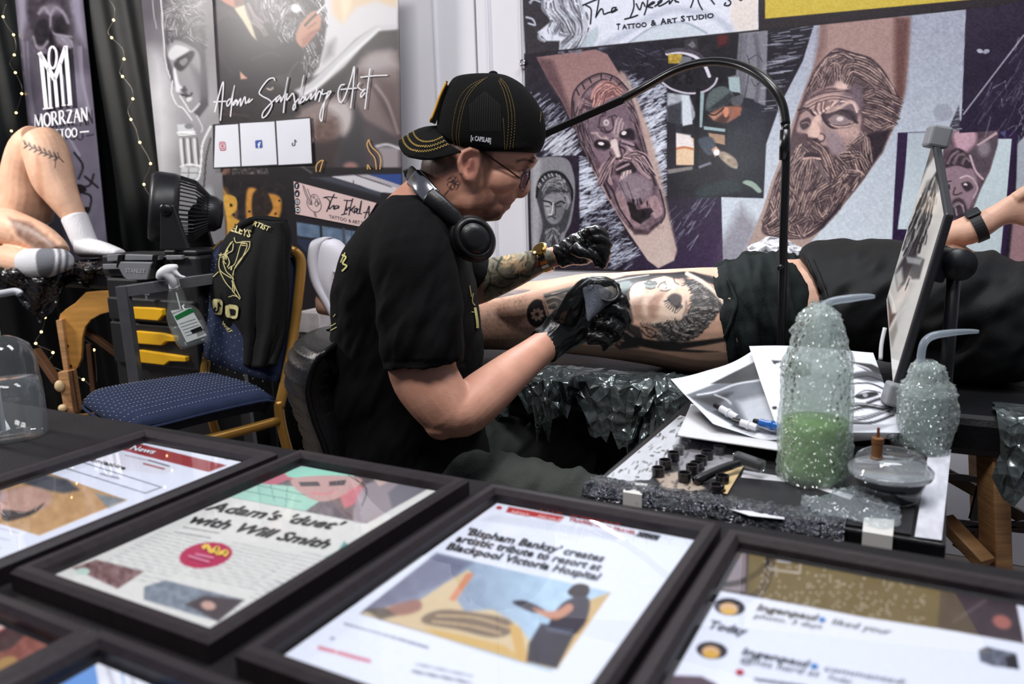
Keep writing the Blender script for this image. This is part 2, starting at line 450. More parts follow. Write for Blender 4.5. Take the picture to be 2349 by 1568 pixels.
def lettering(name, items, hit, mat, parent=None):
    """items: (string, A px baseline start, B px baseline end, U px cap-height vector, bold)"""
    g = G()
    for it in items:
        s, A, B, U = it[:4]; bold = it[4] if len(it) > 4 else False
        V, Fc = text_geo(s, bold)
        if len(V) == 0: continue
        x0, x1 = V[:, 0].min(), V[:, 0].max(); A = np.array(A, float); B = np.array(B, float); U = np.array(U, float)
        P = []
        for x, y in V:
            q = A + (B - A)*(x - x0)/(x1-x0)+U * y / 0.72
            P.append(hit(*q))
        okf = [f for f in Fc if all(P[i] is not None for i in f)]
        P = [p if p is not None else np.zeros(3) for p in P]
        g.add(P, okf)
    me_o = pyd(name, g.v, g.f, mat, parent, fix=False)
    bm = bmesh.new(); bm.from_mesh(me_o.data); bmesh.ops.delete(bm, geom=[v for v in bm.verts if not v.link_faces], context='VERTS'); bm.to_mesh(me_o.data); bm.free()
    return tag(me_o, kind='stuff')

def clear(name, tint=(255,255,255), rough=0.05, ior=1.45, dens=0.0, bump=0.0, bscale=30.0, gloss=1.0, vor=False):
    """thin clear plastic or glass: transparent with fresnel gloss and an optional milky film"""
    if name in MATS: return MATS[name]
    m = bpy.data.materials.new(name); m.use_nodes = True; MATS[name] = m; nt = m.node_tree; N = nt.nodes; L = nt.links
    for n in list(N): N.remove(n)
    out = N.new('ShaderNodeOutputMaterial'); tr = N.new('ShaderNodeBsdfTransparent'); gl = N.new('ShaderNodeBsdfGlossy'); fr = N.new('ShaderNodeLayerWeight'); mx = N.new('ShaderNodeMixShader')
    tr.inputs[0].default_value = (*lin(tint),1); gl.inputs['Roughness'].default_value = rough; fr.inputs['Blend'].default_value = .5
    if dens > 0: tr.inputs[0].default_value = (.96,.97,.97,1)
    f0 = ((ior - 1)/(ior + 1)) ** 2; pw = N.new('ShaderNodeMath'); pw.operation = 'POWER'; pw.inputs[1].default_value = 5; L.new(fr.outputs['Facing'], pw.inputs[0]); ma = N.new('ShaderNodeMath'); ma.operation = 'MULTIPLY_ADD'; ma.inputs[1].default_value = 1-f0; ma.inputs[2].default_value = f0; L.new(pw.outputs[0], ma.inputs[0])
    gl.inputs['Color'].default_value = (gloss, gloss, gloss, 1)
    L.new(ma.outputs[0], mx.inputs[0]); last = tr
    if dens > 0:
        df = N.new('ShaderNodeBsdfTranslucent'); d2 = N.new('ShaderNodeBsdfDiffuse'); df.inputs[0].default_value = (*lin(tint),1); d2.inputs[0].default_value = (*lin(tint),1)
        m2 = N.new('ShaderNodeMixShader'); m2.inputs[0].default_value = .5; L.new(df.outputs[0], m2.inputs[1]); L.new(d2.outputs[0], m2.inputs[2])
        m3 = N.new('ShaderNodeMixShader'); m3.inputs[0].default_value = dens; L.new(tr.outputs[0], m3.inputs[1]); L.new(m2.outputs[0], m3.inputs[2]); last = m3
    L.new(last.outputs[0], mx.inputs[1]); L.new(gl.outputs[0], mx.inputs[2]); L.new(mx.outputs[0], out.inputs['Surface'])
    if bump > 0:
        tc = N.new('ShaderNodeTexCoord'); bp = N.new('ShaderNodeBump'); bp.inputs['Strength'].default_value = bump; bp.inputs['Distance'].default_value = .01
        nz = N.new('ShaderNodeTexVoronoi' if vor else 'ShaderNodeTexNoise'); nz.inputs['Scale'].default_value = bscale; L.new(tc.outputs['Object'], nz.inputs['Vector'])
        L.new(nz.outputs['Distance' if vor else 'Fac'], bp.inputs['Height'])
        for q in (gl, fr): L.new(bp.outputs[0], q.inputs['Normal'])
    return m
# ------------------------------------------------------------------ the setting
m_floor = M('hall_floor', (112,104,98), rough=.75, bump=.2, bscale=120, var=.18, vscale=6)
G().box((-0.5,2.0,-0.02),9,8,0.04).build('floor', m_floor)
tag(bpy.data.objects['floor'], kind='structure')
m_wall = M('white_panel', (214,213,220), rough=.35, spec=.4, bump=.03, bscale=30, var=.03, vscale=3)
m_dark = M('seam_dark', (14,14,16), rough=.6)
g = G(); g.box(wall_pt(2.2,1.35,-.06),7.0,.05,2.7,(WE, WN, np.array([0,0,1.])))
wall = tag(g.build('wall_back', m_dark), kind='structure')
useam = wall_uz(1091,90)[0]
for k in range(-4,4):
    a = useam + k * .985+.004; b = a + .977
    G().box(wall_pt((a + b)/2,1.35,-.015), b - a, .03,2.7,(WE, WN, np.array([0,0,1.]))).build('wall_panel', m_wall, wall, bevel=.003)
# cream edging strips of the panel system that stand beside the seam
for px in (1000,1122,1196):
    u = wall_uz(px, 90)[0]
    G().box(wall_pt(u, 1.35,.004),.004,.008,2.7,(WE, WN, np.array([0,0,1.]))).build('panel_edge', m_wall, wall)

# black drape with folds behind the banners on the left
m_drape = M('drape', (8,11,11), rough=.55, spec=.3, bump=.15, bscale=300, var=.2)
def drape(u0, u1, z0, z1, off, n, seed, amp=.02):
    r = np.random.default_rng(seed); us = np.linspace(u0, u1, n); zs = np.linspace(z0, z1,26)
    ph = r.uniform(0,6.28,6); fr = r.uniform(14,60,6); V = []
    for z in zs:
        k = 1-.35*(z - z0)/(z1-z0); sl = .10*(z - z0)
        for u in us:
            uu = u + sl
            V.append(wall_pt(u, z, off + amp * k * sum(math.sin(uu * f + p) for f, p in zip(fr, ph))/2.2))
    F = [(j * n + i, j * n + i + 1,(j + 1)*n + i + 1,(j + 1)*n + i) for j in range(25) for i in range(n - 1)]
    return V, F
V, F = drape(-.55,1.9,0.01,2.6,.05,260,3)
o = pyd('stage_drape', V, F, m_drape, smooth=True)
md = o.modifiers.new('s', 'SOLIDIFY'); md.thickness = .003
tag(o, 'black pleated drape hanging behind the tall banners on the left', 'curtain')
# ------------------------------------------------------------------ printed banners on the wall
m_print = M('vinyl_print', attr=True, rough=.38, spec=.45, bump=.02, bscale=14, var=.02, vscale=600)
m_ink_w = M('print_white', (226,226,232), rough=.4, var=.02)
m_ink_k = M('print_navy', (16,18,34), rough=.4, var=.02)
m_ink_gold = M('print_gold', (212,164,96), rough=.4, var=.03)
def zz(ox, oy, s): return lambda *pts: [(ox + x / s, oy + y / s) for x, y in pts]
def rnd_strokes(p, guides, n, w, col, a=.8, jit=6, seed=1, soft=1.5):
    """several strands running along each guide curve, spread sideways"""
    r = random.Random(seed)
    for gd in guides:
        P = [np.array(q, float) for q in gd]
        for k in range(n):
            o = r.uniform(-jit, jit); Q = []
            for i, q in enumerate(P):
                t = P[min(i + 1, len(P)-1)]-P[max(i - 1,0)]; t /= np.linalg.norm(t)+1e-9
                Q.append(tuple(q + np.array([-t[1], t[0]])*o * (1-.5*i / len(P))+np.array([r.uniform(-1.2,1.2), r.uniform(-1.2,1.2)])))
            p.line(Q, w * r.uniform(.6,1.3), col, soft, a * r.uniform(.6,1))
def locks(p, guides, w, dk, md, lt, seed=1, n=5):
    """hair locks: dark bed, mid tone, then fine dark and light strands"""
    for gd in guides: p.line(gd, w + 5, dk, 5,.75)
    for gd in guides: p.line(gd, w, md, w * .6,.85)
    rnd_strokes(p, guides, n, 1.8, dk, .75, w * .55, seed); rnd_strokes(p, guides, n, 1.7, lt, .8, w * .45, seed + 1)

def flow(p, region, guides, n, ln, w, dk, lt, seed=1, fq=1.1, a=.85):
    """combed strokes that follow the nearest guide; tone is constant along a strand"""
    r = random.Random(seed); GP, GT, GI = [],[],[]
    for gi, gd in enumerate(guides):
        C = cr(gd, 8)
        for i in range(len(C)):
            t = C[min(i + 1, len(C)-1)]-C[max(i - 1,0)]; GP.append(C[i]); GT.append(t / (np.linalg.norm(t)+1e-9)); GI.append(gi)
    GP, GT = np.array(GP), np.array(GT); R = np.array(region, float); lo, hi = R.min(0), R.max(0); k = t_ = 0; dk, lt = np.array(dk, float), np.array(lt, float)
    while k < n and t_ < n * 6:
        t_ += 1; q = np.array([r.uniform(lo[0], hi[0]), r.uniform(lo[1], hi[1])]); ins = False
        for i in range(len(R)):
            b, c = R[i], R[i - 1]
            if (b[1] > q[1]) != (c[1] > q[1]) and q[0] < (c[0]-b[0])*(q[1]-b[1])/(c[1]-b[1])+b[0]: ins = not ins
        if not ins: continue
        i = int(((GP - q) ** 2).sum(1).argmin()); T_ = GT[i]; Nn = np.array([-T_[1], T_[0]]); s_ = (q - GP[i]).dot(Nn)
        v = .5+.5*math.sin(s_ * fq + GI[i]*2.1); v = min(1, max(0, v * 1.15-.1+r.uniform(-.15,.15)))*max(.35,1-abs(s_)/26); l = ln * r.uniform(.6,1.2)
        p.line([q - T_ * l / 2, q + Nn * r.uniform(-.8,.8), q + T_ * l / 2], w * r.uniform(.7,1.2), dk * (1-v)+lt * v, 1.4, a); k += 1

def paint_poster(p):
    A = zz(1200,80,2.903); B = zz(1680,60,2.904); C = zz(1520,80,3.92); D = zz(2000,260,4.126); E = zz(1180,0,4.05)
    DK = (30,24,36)
    # ---- dark crinkled film background
    bg = [(1200,60),(1760,20),(1760,640),(1200,640)]
    p.noise(bg, 18,14,3)
    p.grad([(1530,455),(1760,440),(1760,640),(1420,640)],(1500,450),(1700,620),(34,28,42),(66,48,84),20)
    sL = A((30,360),(240,480),(330,640),(370,800),(80,810),(20,760))
    p.streaks(sL, 150,26,-42,14,(190,196,214),2.2,.75,2)
    p.streaks(A((120,690),(340,640),(370,800),(200,808)),60,40,-40,10,(225,230,242),3,.7,3)
    sR = A((690,280),(955,330),(955,1110),(900,980),(830,640),(760,440))
    p.streaks(sR, 330,20,-28,16,(205,212,230),2.6,.8,4)
    p.streaks(A((760,420),(955,520),(955,900),(860,760)),120,24,-30,10,(222,228,242),3,.7,5)
    sB = A((375,800),(430,860),(600,1150),(760,1480),(560,1550),(375,1300))
    p.streaks(sB, 320,18,-22,25,(190,198,216),2.4,.8,6)
    p.streaks(A((375,800),(430,880),(560,1080),(500,1150),(375,1200)),160,26,-20,12,(215,222,238),3,.75,7)
    p.streaks(A((560,1350),(760,1450),(720,1550),(560,1550)),50,34,-38,12,(200,206,224),1.8,.7,8)
    p.streaks(A((950,1180),(1045,1150),(1300,1080),(1150,1400),(1000,1350)),30,34,-48,12,(200,206,224),1.6,.7,9)
    p.streaks(A((660,90),(940,90),(940,330),(700,290)),16,20,15,50,(150,150,170),1.5,.6,10)
    p.streaks(A((660,230),(940,330),(900,420),(700,390)),60,16,-30,30,(170,176,196),1.8,.7,11)
    # ---- forearm with the bearded warrior
    arm = A((90,150),(480,98),(560,130),(640,260),(740,410),(830,640),(900,960),(965,1220),(1022,1430),(1005,1500),(900,1552),(830,1500),(700,1310),(560,1080),(430,830),(335,600),(260,440),(170,300))
    p.poly(arm, (150,122,120),3)
    p.grad(arm, A((400,150))[0], A((900,1500))[0],(146,112,112),(198,178,170),3)
    p.poly(A((640,260),(700,290),(860,700),(970,1180),(1022,1430),(985,1440),(930,1150),(820,700),(720,430)),(186,164,156),8,.8, True)
    p.poly(A((90,150),(200,170),(340,560),(330,600),(250,430),(160,300)),(84,60,66),12,.8)
    tat = A((325,470),(345,370),(400,310),(460,275),(520,258),(600,280),(690,360),(760,520),(815,740),(862,900),(910,1020),(945,1180),(900,1260),(800,1312),(730,1305),(650,1220),(560,1060),(440,830),(370,640),(335,560))
    p.poly(tat, (104,84,94),3,.95, True)
    p.noise(tat, 14,34,4)
    p.poly(A((345,380),(400,330),(460,290),(520,275),(600,296),(690,380),(660,400),(560,310),(480,320),(380,430),(350,520)),(138,112,116),3)
    for a_, b_ in (((340,540),(332,440)),((355,360),(372,400)),((390,320),(410,360)),((440,286),(455,320)),((520,262),(520,300)),((590,280),(575,320)),((650,320),(620,350))):
        p.line(A(a_, b_),3,(30,22,30))
    p.line(A((325,560),(325,440),(350,360),(420,295),(520,256),(620,285),(700,365)),3,(30,22,30))
    p.line(A((370,500),(400,400),(480,320),(560,300),(660,380)),2.5,(40,30,38))
    # hair
    p.poly(A((450,440),(470,360),(540,305),(620,330),(660,380),(560,430),(480,470)),(214,158,150),4,.95, True)
    rnd_strokes(p, [A((460,440),(490,370),(560,320),(630,350)), A((480,450),(520,380),(590,340),(650,375)), A((520,440),(560,390),(620,370))],3,2,(60,44,54),.7,2,3)
    p.poly(A((360,470),(400,420),(440,440),(450,490),(400,520),(360,560)),(176,140,144),4,.9, True)
    rnd_strokes(p, [A((370,520),(400,450),(440,430)), A((620,480),(700,440),(740,500)), A((650,500),(720,520),(770,620)), A((720,560),(770,660),(800,760))],4,3,(150,120,128),.8,5,4)
    rnd_strokes(p, [A((700,560),(730,700),(800,800)), A((420,560),(400,700),(460,860)), A((380,560),(380,680),(430,800))],4,5,(34,26,34),.8,4,5)
    # face planes
    p.poly(A((440,560),(560,520),(680,540),(730,640),(740,740),(700,800),(620,860),(520,850),(460,760),(420,660)),(132,110,122),5,.9, True)
    p.poly(A((560,480),(660,470),(700,540),(640,570),(580,560)),(112,94,108),6,.8, True)
    p.poly(A((590,640),(620,560),(650,570),(640,640),(690,620),(700,650),(620,680)),(206,182,184),4,.9, True)
    p.poly(A((440,660),(500,640),(560,680),(560,700),(480,690)),(206,178,180),4,.85, True)
    p.poly(A((470,720),(520,690),(580,720),(570,760),(500,770)),(34,26,36),5,.9, True)
    p.poly(A((640,650),(700,620),(740,640),(740,700),(660,690)),(38,28,38),5,.9, True)
    p.ell(*A((520,726))[0],6,4,(238,222,222),10); p.ell(*A((670,655))[0],6,4,(238,222,222),-15)
    p.ell(*A((552,582))[0],6,6,(206,190,200)); p.line(A((500,610),(540,620),(560,650),(600,620),(590,560)),2.5,(40,30,40))
    p.line(A((500,600),(545,500)),3,(50,40,50)); p.line(A((600,690),(580,730),(600,690)),4,(30,22,30))
    p.poly(A((580,720),(620,700),(640,790),(640,815),(600,810)),(222,200,196),3,.95, True)
    p.line(A((580,780),(600,815),(640,825),(680,770),(640,740)),3.5,(32,24,32))
    p.line(A((690,740),(740,780),(700,760)),3,(190,168,172))
    # moustache, mouth, beard
    p.poly(A((620,890),(700,850),(760,880),(740,920),(660,940)),(34,26,34),4,.95, True)
    rnd_strokes(p, [A((640,830),(720,790),(800,800),(840,850)), A((650,840),(740,810),(830,860),(860,920)), A((600,830),(540,880),(500,940)), A((590,840),(560,920),(580,1000)), A((740,830),(790,900),(850,950))],9,1.8,(188,158,164),.8,8,6)
    rnd_strokes(p, [A((540,900),(560,980),(600,1040)), A((800,870),(850,920),(880,1000)), A((480,900),(540,1000),(580,1090))],4,3.5,(36,28,36),.8,5,7)
    p.line(A((630,890),(700,858)),5,(196,170,174)); p.poly(A((660,900),(720,900),(680,960),(650,960)),(214,190,188),3)
    p.poly(A((640,960),(740,920),(830,960),(860,1060),(780,1120),(700,1110),(640,1040)),(120,104,116),5,.95, True)
    p.poly(A((620,1020),(660,1060),(740,1180),(780,1270),(700,1250),(640,1150)),(150,122,128),4,.9, True)
    p.poly(A((690,1110),(740,1130),(760,1180),(840,1170),(850,1210),(780,1260),(720,1220)),(24,18,24),2.5)
    p.poly(A((780,1140),(860,1070),(900,1090),(930,1180),(880,1220),(840,1160)),(168,138,144),4,.8, True)
    p.poly(A((690,1230),(740,1290),(830,1300),(900,1240),(940,1180),(930,1240),(830,1330),(740,1330)),(58,42,52),5,.85)
    p.line(A((600,1040),(640,1150),(720,1270)),3.5,(28,20,28)); p.line(A((910,1030),(945,1180),(920,1250)),4,(48,36,44))
    p.line(A((650,960),(700,1080),(760,1180)),2,(30,22,30))
    Hf = zz(1290,160,3.447); dkw, ltw = (38,29,37),(206,180,180)
    flow(p, Hf((90,430),(110,300),(180,220),(250,240),(330,300),(200,340),(200,420),(260,560),(240,700),(300,860),(250,800),(160,620)),[Hf((120,330),(150,250),(210,260)), Hf((120,420),(150,540),(220,680),(290,850)), Hf((180,360),(190,480),(240,600))],200,18,2.4, dkw, (150,126,134),122); flow(p, Hf((420,260),(520,240),(560,300),(620,500),(680,650),(620,620),(560,420),(500,330)),[Hf((430,280),(510,300),(560,390)), Hf((500,260),(560,330),(620,470),(670,640))],160,18,2.4, dkw, (156,130,138),123)
    flow(p, Hf((235,270),(250,170),(330,90),(430,110),(470,170),(370,230),(260,290)),[Hf((245,260),(270,170),(350,110),(430,130)), Hf((300,250),(330,180),(400,140),(450,170))],170,18,2.4,(96,62,66),(232,180,170),124)
    p.poly(Hf((340,320),(430,270),(520,310),(540,400),(500,470),(430,520),(390,500),(410,420)),(118,100,112),10,.8, True); p.poly(Hf((200,430),(260,370),(330,380),(300,460),(350,510),(300,560),(230,530)),(110,92,104),10,.8, True)
    p.ell(*Hf((347,418))[0],6.5,7,(216,204,208),0,.3); p.ell(*Hf((347,418))[0],3.5,4,(150,136,144),0,.5); p.lines([Hf((280,450),(330,480),(390,480),(410,430),(390,370)), Hf((330,300),(340,360),(300,370),(290,440)), Hf((300,480),(350,500),(380,490)), Hf((360,380),(420,360),(440,400))],2.4, dkw, 2,.85)
    for a_ in (((410,500),(420,430),(440,380)),((440,500),(450,430),(470,390)),((470,470),(480,420)),((275,510),(310,540),(350,540)),((230,500),(280,500))): p.line(Hf(*a_),4, ltw, 3,.75)
    p.poly(Hf((250,590),(280,555),(340,565),(380,590),(350,620),(280,620)),(26,19,27),5,.95, True); p.poly(Hf((450,520),(470,490),(530,470),(560,500),(520,530),(470,535)),(28,21,29),5,.95, True); p.ell(*Hf((306,583))[0],7,3.8,(240,224,226),6,.3); p.ell(*Hf((487,500))[0],6,4.5,(240,224,226),-20,.3)
    p.poly(Hf((380,570),(410,545),(432,560),(440,620),(455,680),(430,690),(405,640)),(222,204,202),4,.95, True); p.poly(Hf((370,640),(395,620),(420,680),(400,690),(375,670)),(120,100,108),4,.9, True); p.lines([Hf((378,650),(392,690),(440,700),(470,680),(450,600),(460,560)), Hf((470,580),(530,600),(570,610)), Hf((330,640),(360,600),(380,600))],3, dkw, 2.4,.9); p.line(Hf((470,560),(520,575),(565,595)),3.4,(190,166,172),3,.8); p.poly(Hf((260,620),(340,640),(370,680),(330,720),(280,680)),(124,104,116),8,.8, True)
    flow(p, Hf((370,700),(420,700),(400,800),(330,896),(280,880),(320,780)),[Hf((410,710),(360,780),(310,880)), Hf((420,720),(400,800),(380,880))],110,20,2.4, dkw, (212,180,184),125); flow(p, Hf((470,690),(540,640),(640,650),(700,730),(720,820),(640,780),(570,720),(500,720)),[Hf((480,700),(560,660),(640,680),(700,760)), Hf((520,700),(600,720),(660,800),(710,850))],150,20,2.4, dkw, (212,180,184),126); p.poly(Hf((420,800),(440,750),(530,720),(560,760),(500,800),(440,830)),(34,26,34),4,.9, True); p.line(Hf((430,790),(480,765),(525,745)),5,(186,160,166),3,.9); p.poly(Hf((470,810),(540,790),(550,810),(490,860),(450,880)),(212,190,190),3,.9)
    for x_ in (480,505,530): p.line(Hf((x_, 790),(x_ - 10,840)),1.6, dkw, 1.5,.8)
    p.poly(A((660,960),(740,930),(830,970),(855,1050),(780,1100),(700,1090),(650,1030)),(136,120,130),10,.8, True); p.lines([A((690,980),(720,1060),(745,1140)), A((640,980),(690,1090))],1.8,(40,30,38),1.5,.8); p.poly(A((700,1110),(760,1165),(850,1150),(870,1175),(800,1230),(730,1210)),(22,16,22),3,.95); p.streaks(A((700,1090),(850,1110),(850,1160),(720,1150)),16,10,80,14,(20,14,20),3,.95,127); p.noise(A((600,1020),(940,1020),(940,1310),(680,1310)),9,30,128)
    # ---- small statue photograph, bottom left
    sm = A((60,808),(372,802),(376,1480),(90,1480),(62,1420))
    p.poly(sm, (34,26,42),2)
    p.poly(A((50,850),(110,815),(280,820),(335,920),(345,1060),(320,1240),(280,1330),(260,1420),(100,1420),(60,1440)),(128,128,134),3,1, True)
    p.poly(A((60,850),(120,830),(100,1400),(62,1430)),(168,168,174),8,.8)
    p.poly(A((85,1060),(110,950),(170,905),(260,915),(320,1000),(330,1100),(290,1280),(250,1330),(240,1430),(105,1430),(130,1260)),(58,58,64),3,1, True)
    p.line(A((90,1080),(110,970),(180,915),(260,930),(322,1020),(325,1100)),5,(16,14,18))
    for k in range(9):
        t = k / 8; q = cr(A((100,1000),(150,935),(230,930),(300,1000)),8); i = int(t * 20)
        p.line([q[i],(q[i][0]+3, q[i][1]+5)],3,(170,170,176))
    p.poly(A((135,1100),(170,1060),(260,1050),(280,1130),(250,1230),(200,1260),(155,1220)),(134,134,140),4,.95, True)
    rnd_strokes(p, [A((130,1040),(170,980),(240,960),(290,1030)), A((150,1020),(200,990),(270,1020)), A((290,1060),(300,1110),(280,1150)), A((150,1320),(200,1290),(240,1330)), A((150,1400),(200,1330),(240,1400))],4,3.5,(150,150,156),.8,4,8)
    flow(p, A((125,1060),(160,980),(230,950),(290,1010),(310,1110),(280,1150),(270,1060),(180,1055),(140,1100)),[A((130,1050),(170,1000),(220,1010)), A((200,980),(250,980),(290,1040)), A((280,1060),(300,1110),(285,1150)), A((160,1040),(220,1030),(260,1050))],120,9,2,(36,36,42),(176,176,182),9,1.5); p.poly(A((215,1120),(262,1110),(270,1180),(240,1230),(205,1240),(215,1180)),(92,92,98),8,.7, True); p.poly(A((145,1110),(185,1100),(180,1180),(160,1190)),(176,176,182),7,.6, True); p.line(A((150,1140),(175,1142)),3,(40,40,46),2,.8); p.line(A((215,1145),(250,1140)),3,(34,34,40),2,.9); flow(p, A((150,1290),(240,1280),(250,1430),(140,1430)),[A((200,1290),(170,1340),(160,1420)), A((210,1290),(230,1350),(220,1420))],70,10,2,(40,40,46),(160,160,166),11,1.4)
    p.line(A((140,1105),(180,1115),(190,1130)),4,(30,30,36)); p.line(A((210,1130),(250,1108),(275,1120)),4,(30,30,36))
    p.line(A((200,1120),(190,1190),(170,1195)),3,(200,200,205)); p.line(A((165,1215),(190,1208),(215,1222)),3,(40,40,46)); p.line(A((215,1130),(215,1190),(200,1200)),4,(70,70,76))
    # ---- photograph of an artist at work
    ph = C((40,30),(380,-10),(940,-60),(900,1460),(40,1460))
    p.poly(ph, (26,24,32),2); p.noise(ph, 30,10,5)
    p.poly(C((690,-40),(950,-60),(925,640),(840,630),(820,580),(720,560),(590,380),(660,360)),(122,122,132),4)
    rnd_strokes(p, [C((720,0),(700,300),(720,560)), C((850,0),(880,300),(850,600))],4,6,(86,86,96),.5,10,10,4)
    p.line(C((760,180),(780,300),(740,560)),2,(60,58,68)); p.line(C((800,400),(830,460),(880,420)),2,(60,58,68)); p.line(C((780,220),(850,180),(900,240)),2,(60,58,68))
    p.poly(C((590,380),(690,380),(700,520),(600,510)),(160,178,184),3)
    p.line(C((40,170),(160,155),(280,190),(370,260),(420,370)),8,(214,208,222)); p.line(C((40,150),(160,135),(300,165),(390,240)),9,(70,66,78))
    p.line(C((0,430),(90,490),(230,525),(370,510),(460,450),(490,390)),4.5,(196,190,206)); p.poly(C((50,172),(176,172),(176,256),(50,256)),(176,148,62),2)
    p.noise(C((50,172),(176,172),(176,256),(50,256)),5,40,6)
    p.poly(C((180,190),(260,200),(260,290),(130,300)),(110,112,122),4); p.noise(C((100,260),(270,260),(270,440),(60,440)),8,50,7)
    p.poly(C((200,40),(310,30),(320,130),(190,130)),(52,50,58),3); p.poly(C((225,90),(270,50),(300,100),(270,120)),(120,118,124),3,.8)
    p.poly(C((480,-30),(600,-30),(580,80),(500,110)),(96,26,32),12,.8)
    p.poly(C((40,520),(240,540),(300,720),(250,800),(40,800)),(150,156,166),4); p.noise(C((40,520),(240,540),(300,720),(250,800),(40,800)),14,60,8)
    p.poly(C((170,540),(240,545),(270,800),(180,820)),(206,214,224),3)
    p.poly(C((40,640),(170,600),(170,890),(40,860)),(44,44,54),6,.9)
    p.poly(C((330,520),(375,520),(355,830),(330,830)),(150,170,176),2); p.poly(C((370,820),(565,845),(560,872),(370,850)),(150,174,180),2)
    p.poly(C((115,880),(280,930),(285,1170),(120,1170)),(226,196,164),3); p.poly(C((115,880),(250,900),(285,1010),(120,1010)),(232,222,222),5); p.line(C((118,1025),(200,1010),(290,1032)),5,(190,120,80))
    p.poly(C((410,880),(560,900),(560,990),(430,960)),(168,136,112),3); p.poly(C((300,480),(340,480),(320,1200),(280,1200)),(12,12,18),3)
    p.poly(C((40,780),(120,800),(120,1190),(40,1190)),(30,24,36),3)
    # cap, head and shirt
    p.poly(C((395,680),(400,560),(450,490),(540,460),(600,490),(640,550),(600,610),(500,660)),(86,96,98),3,1, True)
    p.poly(C((395,680),(500,660),(600,610),(640,540),(600,520),(500,600)),(40,44,50),5,.9)
    p.poly(C((620,620),(640,560),(720,540),(722,600),(690,640)),(84,84,92),3,1, True)
    p.poly(C((415,710),(540,650),(640,640),(724,660),(700,730),(640,780),(560,790),(460,770),(440,750)),(140,98,84),5,1, True); p.poly(C((640,650),(720,665),(690,740),(640,770)),(160,98,78),8,.8, True); p.poly(C((430,720),(520,690),(540,720),(470,760)),(196,140,116),6,.7, True)
    p.poly(C((480,760),(560,700),(600,740),(560,790),(500,790)),(70,44,42),6,.9, True); p.poly(C((540,660),(590,655),(590,720),(560,740)),(206,136,108),3,1, True); p.line(C((400,700),(470,720),(550,660)),3,(20,18,22))
    p.poly(C((590,790),(700,720),(730,580),(830,600),(925,640),(905,1460),(700,1460),(560,1260),(580,1050)),(34,36,46),4)
    p.noise(C((590,790),(730,580),(925,640),(905,1460),(600,1300)),30,10,9)
    p.poly(C((320,940),(440,920),(480,1010),(440,1080),(380,1060)),(66,74,88),5,1, True); p.poly(C((440,1030),(480,1000),(520,1040),(470,1100)),(206,160,134),3)
    p.poly(C((500,1060),(560,1050),(660,1120),(670,1200),(600,1180),(520,1110)),(164,148,132),4,1, True); p.noise(C((500,1060),(660,1110),(670,1200),(520,1110)),8,40,11)
    p.ell(*C((485,1056))[0],7,7,(236,240,240)); p.poly(C((40,1210),(270,1180),(270,1210),(50,1250)),(128,122,120),3)
    p.poly(C((320,1180),(430,1140),(440,1160),(330,1200)),(150,154,166),4,.8)
    p.poly(C((310,1400),(420,1340),(640,1300),(700,1400),(500,1450),(320,1460)),(44,56,60),12,.9, True)
    p.poly(C((720,1330),(760,1305),(830,1330),(890,1400),(860,1420),(800,1370)),(150,170,156),3,1, True)
    # ---- white studio background and forearm with the bearded sculpture
    p.poly([(1655,452),(1752,455),(1758,330),(1790,240),(1842,140),(1868,55),(2216,22),(2206,270),(2060,600),(2040,640),(1660,640)],(176,182,196),2)
    p.grad([(1655,452),(1752,455),(1758,330),(1790,240),(1842,140),(1868,55),(2216,22),(2206,270),(2060,600),(2040,640),(1660,640)],(2000,60),(1950,560),(158,162,178),(208,218,228),2)
    p.noise([(1655,452),(1752,455),(1758,330),(1868,55),(2216,22),(2206,270),(2060,640),(1660,640)],5,12,12,2)
    wd = B((238,20),(540,-20),(480,110),(330,400),(290,520),(225,600))
    p.poly(wd, (26,22,34),2); p.streaks(wd, 70,40,-8,5,(170,172,186),2.2,.75,12)
    p.poly([(1650,560),(1700,470),(1740,520),(1690,640),(1640,640)],(96,84,96),26,.5)
    z2 = B((590,-60),(1185,-60),(1170,260),(1140,470),(1090,650),(1000,840),(860,1040),(700,1240),(560,1390),(470,1500),(60,1560),(130,1400),(200,1230),(260,1040),(330,860),(400,640),(470,450),(540,280),(585,110))
    p.poly(z2,(164,136,130),3)
    p.grad(z2, B((900,0))[0], B((300,1400))[0],(160,130,126),(176,154,146),3)
    p.poly(B((1080,-60),(1185,-60),(1150,440),(1080,640),(1080,300)),(78,46,44),16,.75)
    p.poly(B((585,-60),(640,-60),(620,150),(500,420),(430,600),(540,280)),(112,84,80),14,.6)
    hd = B((540,300),(620,200),(700,145),(790,170),(940,220),(1060,370),(1070,430),(1120,500),(1090,600),(1050,720),(960,880),(860,1040),(700,1230),(560,1380),(430,1420),(220,1390),(200,1310),(240,1180),(290,1010),(360,850),(400,700),(450,540),(490,430))
    p.poly(hd, (84,66,72),3,.97, True)
    # face planes
    p.poly(B((490,500),(560,430),(700,390),(830,420),(850,560),(860,640),(820,760),(720,860),(640,800),(520,790),(490,720),(430,700),(450,600)),(172,144,140),6,.95, True)
    p.poly(B((700,500),(830,390),(870,420),(860,560),(820,600)),(104,88,98),6,.8, True)
    p.poly(B((640,700),(720,760),(760,830),(680,860),(630,780)),(136,118,124),6,.8, True)
    p.poly(B((690,440),(740,380),(790,400),(720,430)),(224,190,180),5,.8, True)
    rnd_strokes(p, [B((490,500),(600,450),(760,440),(830,470)), B((520,470),(640,420),(800,430)), B((550,560),(560,510),(580,500)), B((600,560),(640,510),(620,490))],2,3,(84,64,70),.8,3,13)
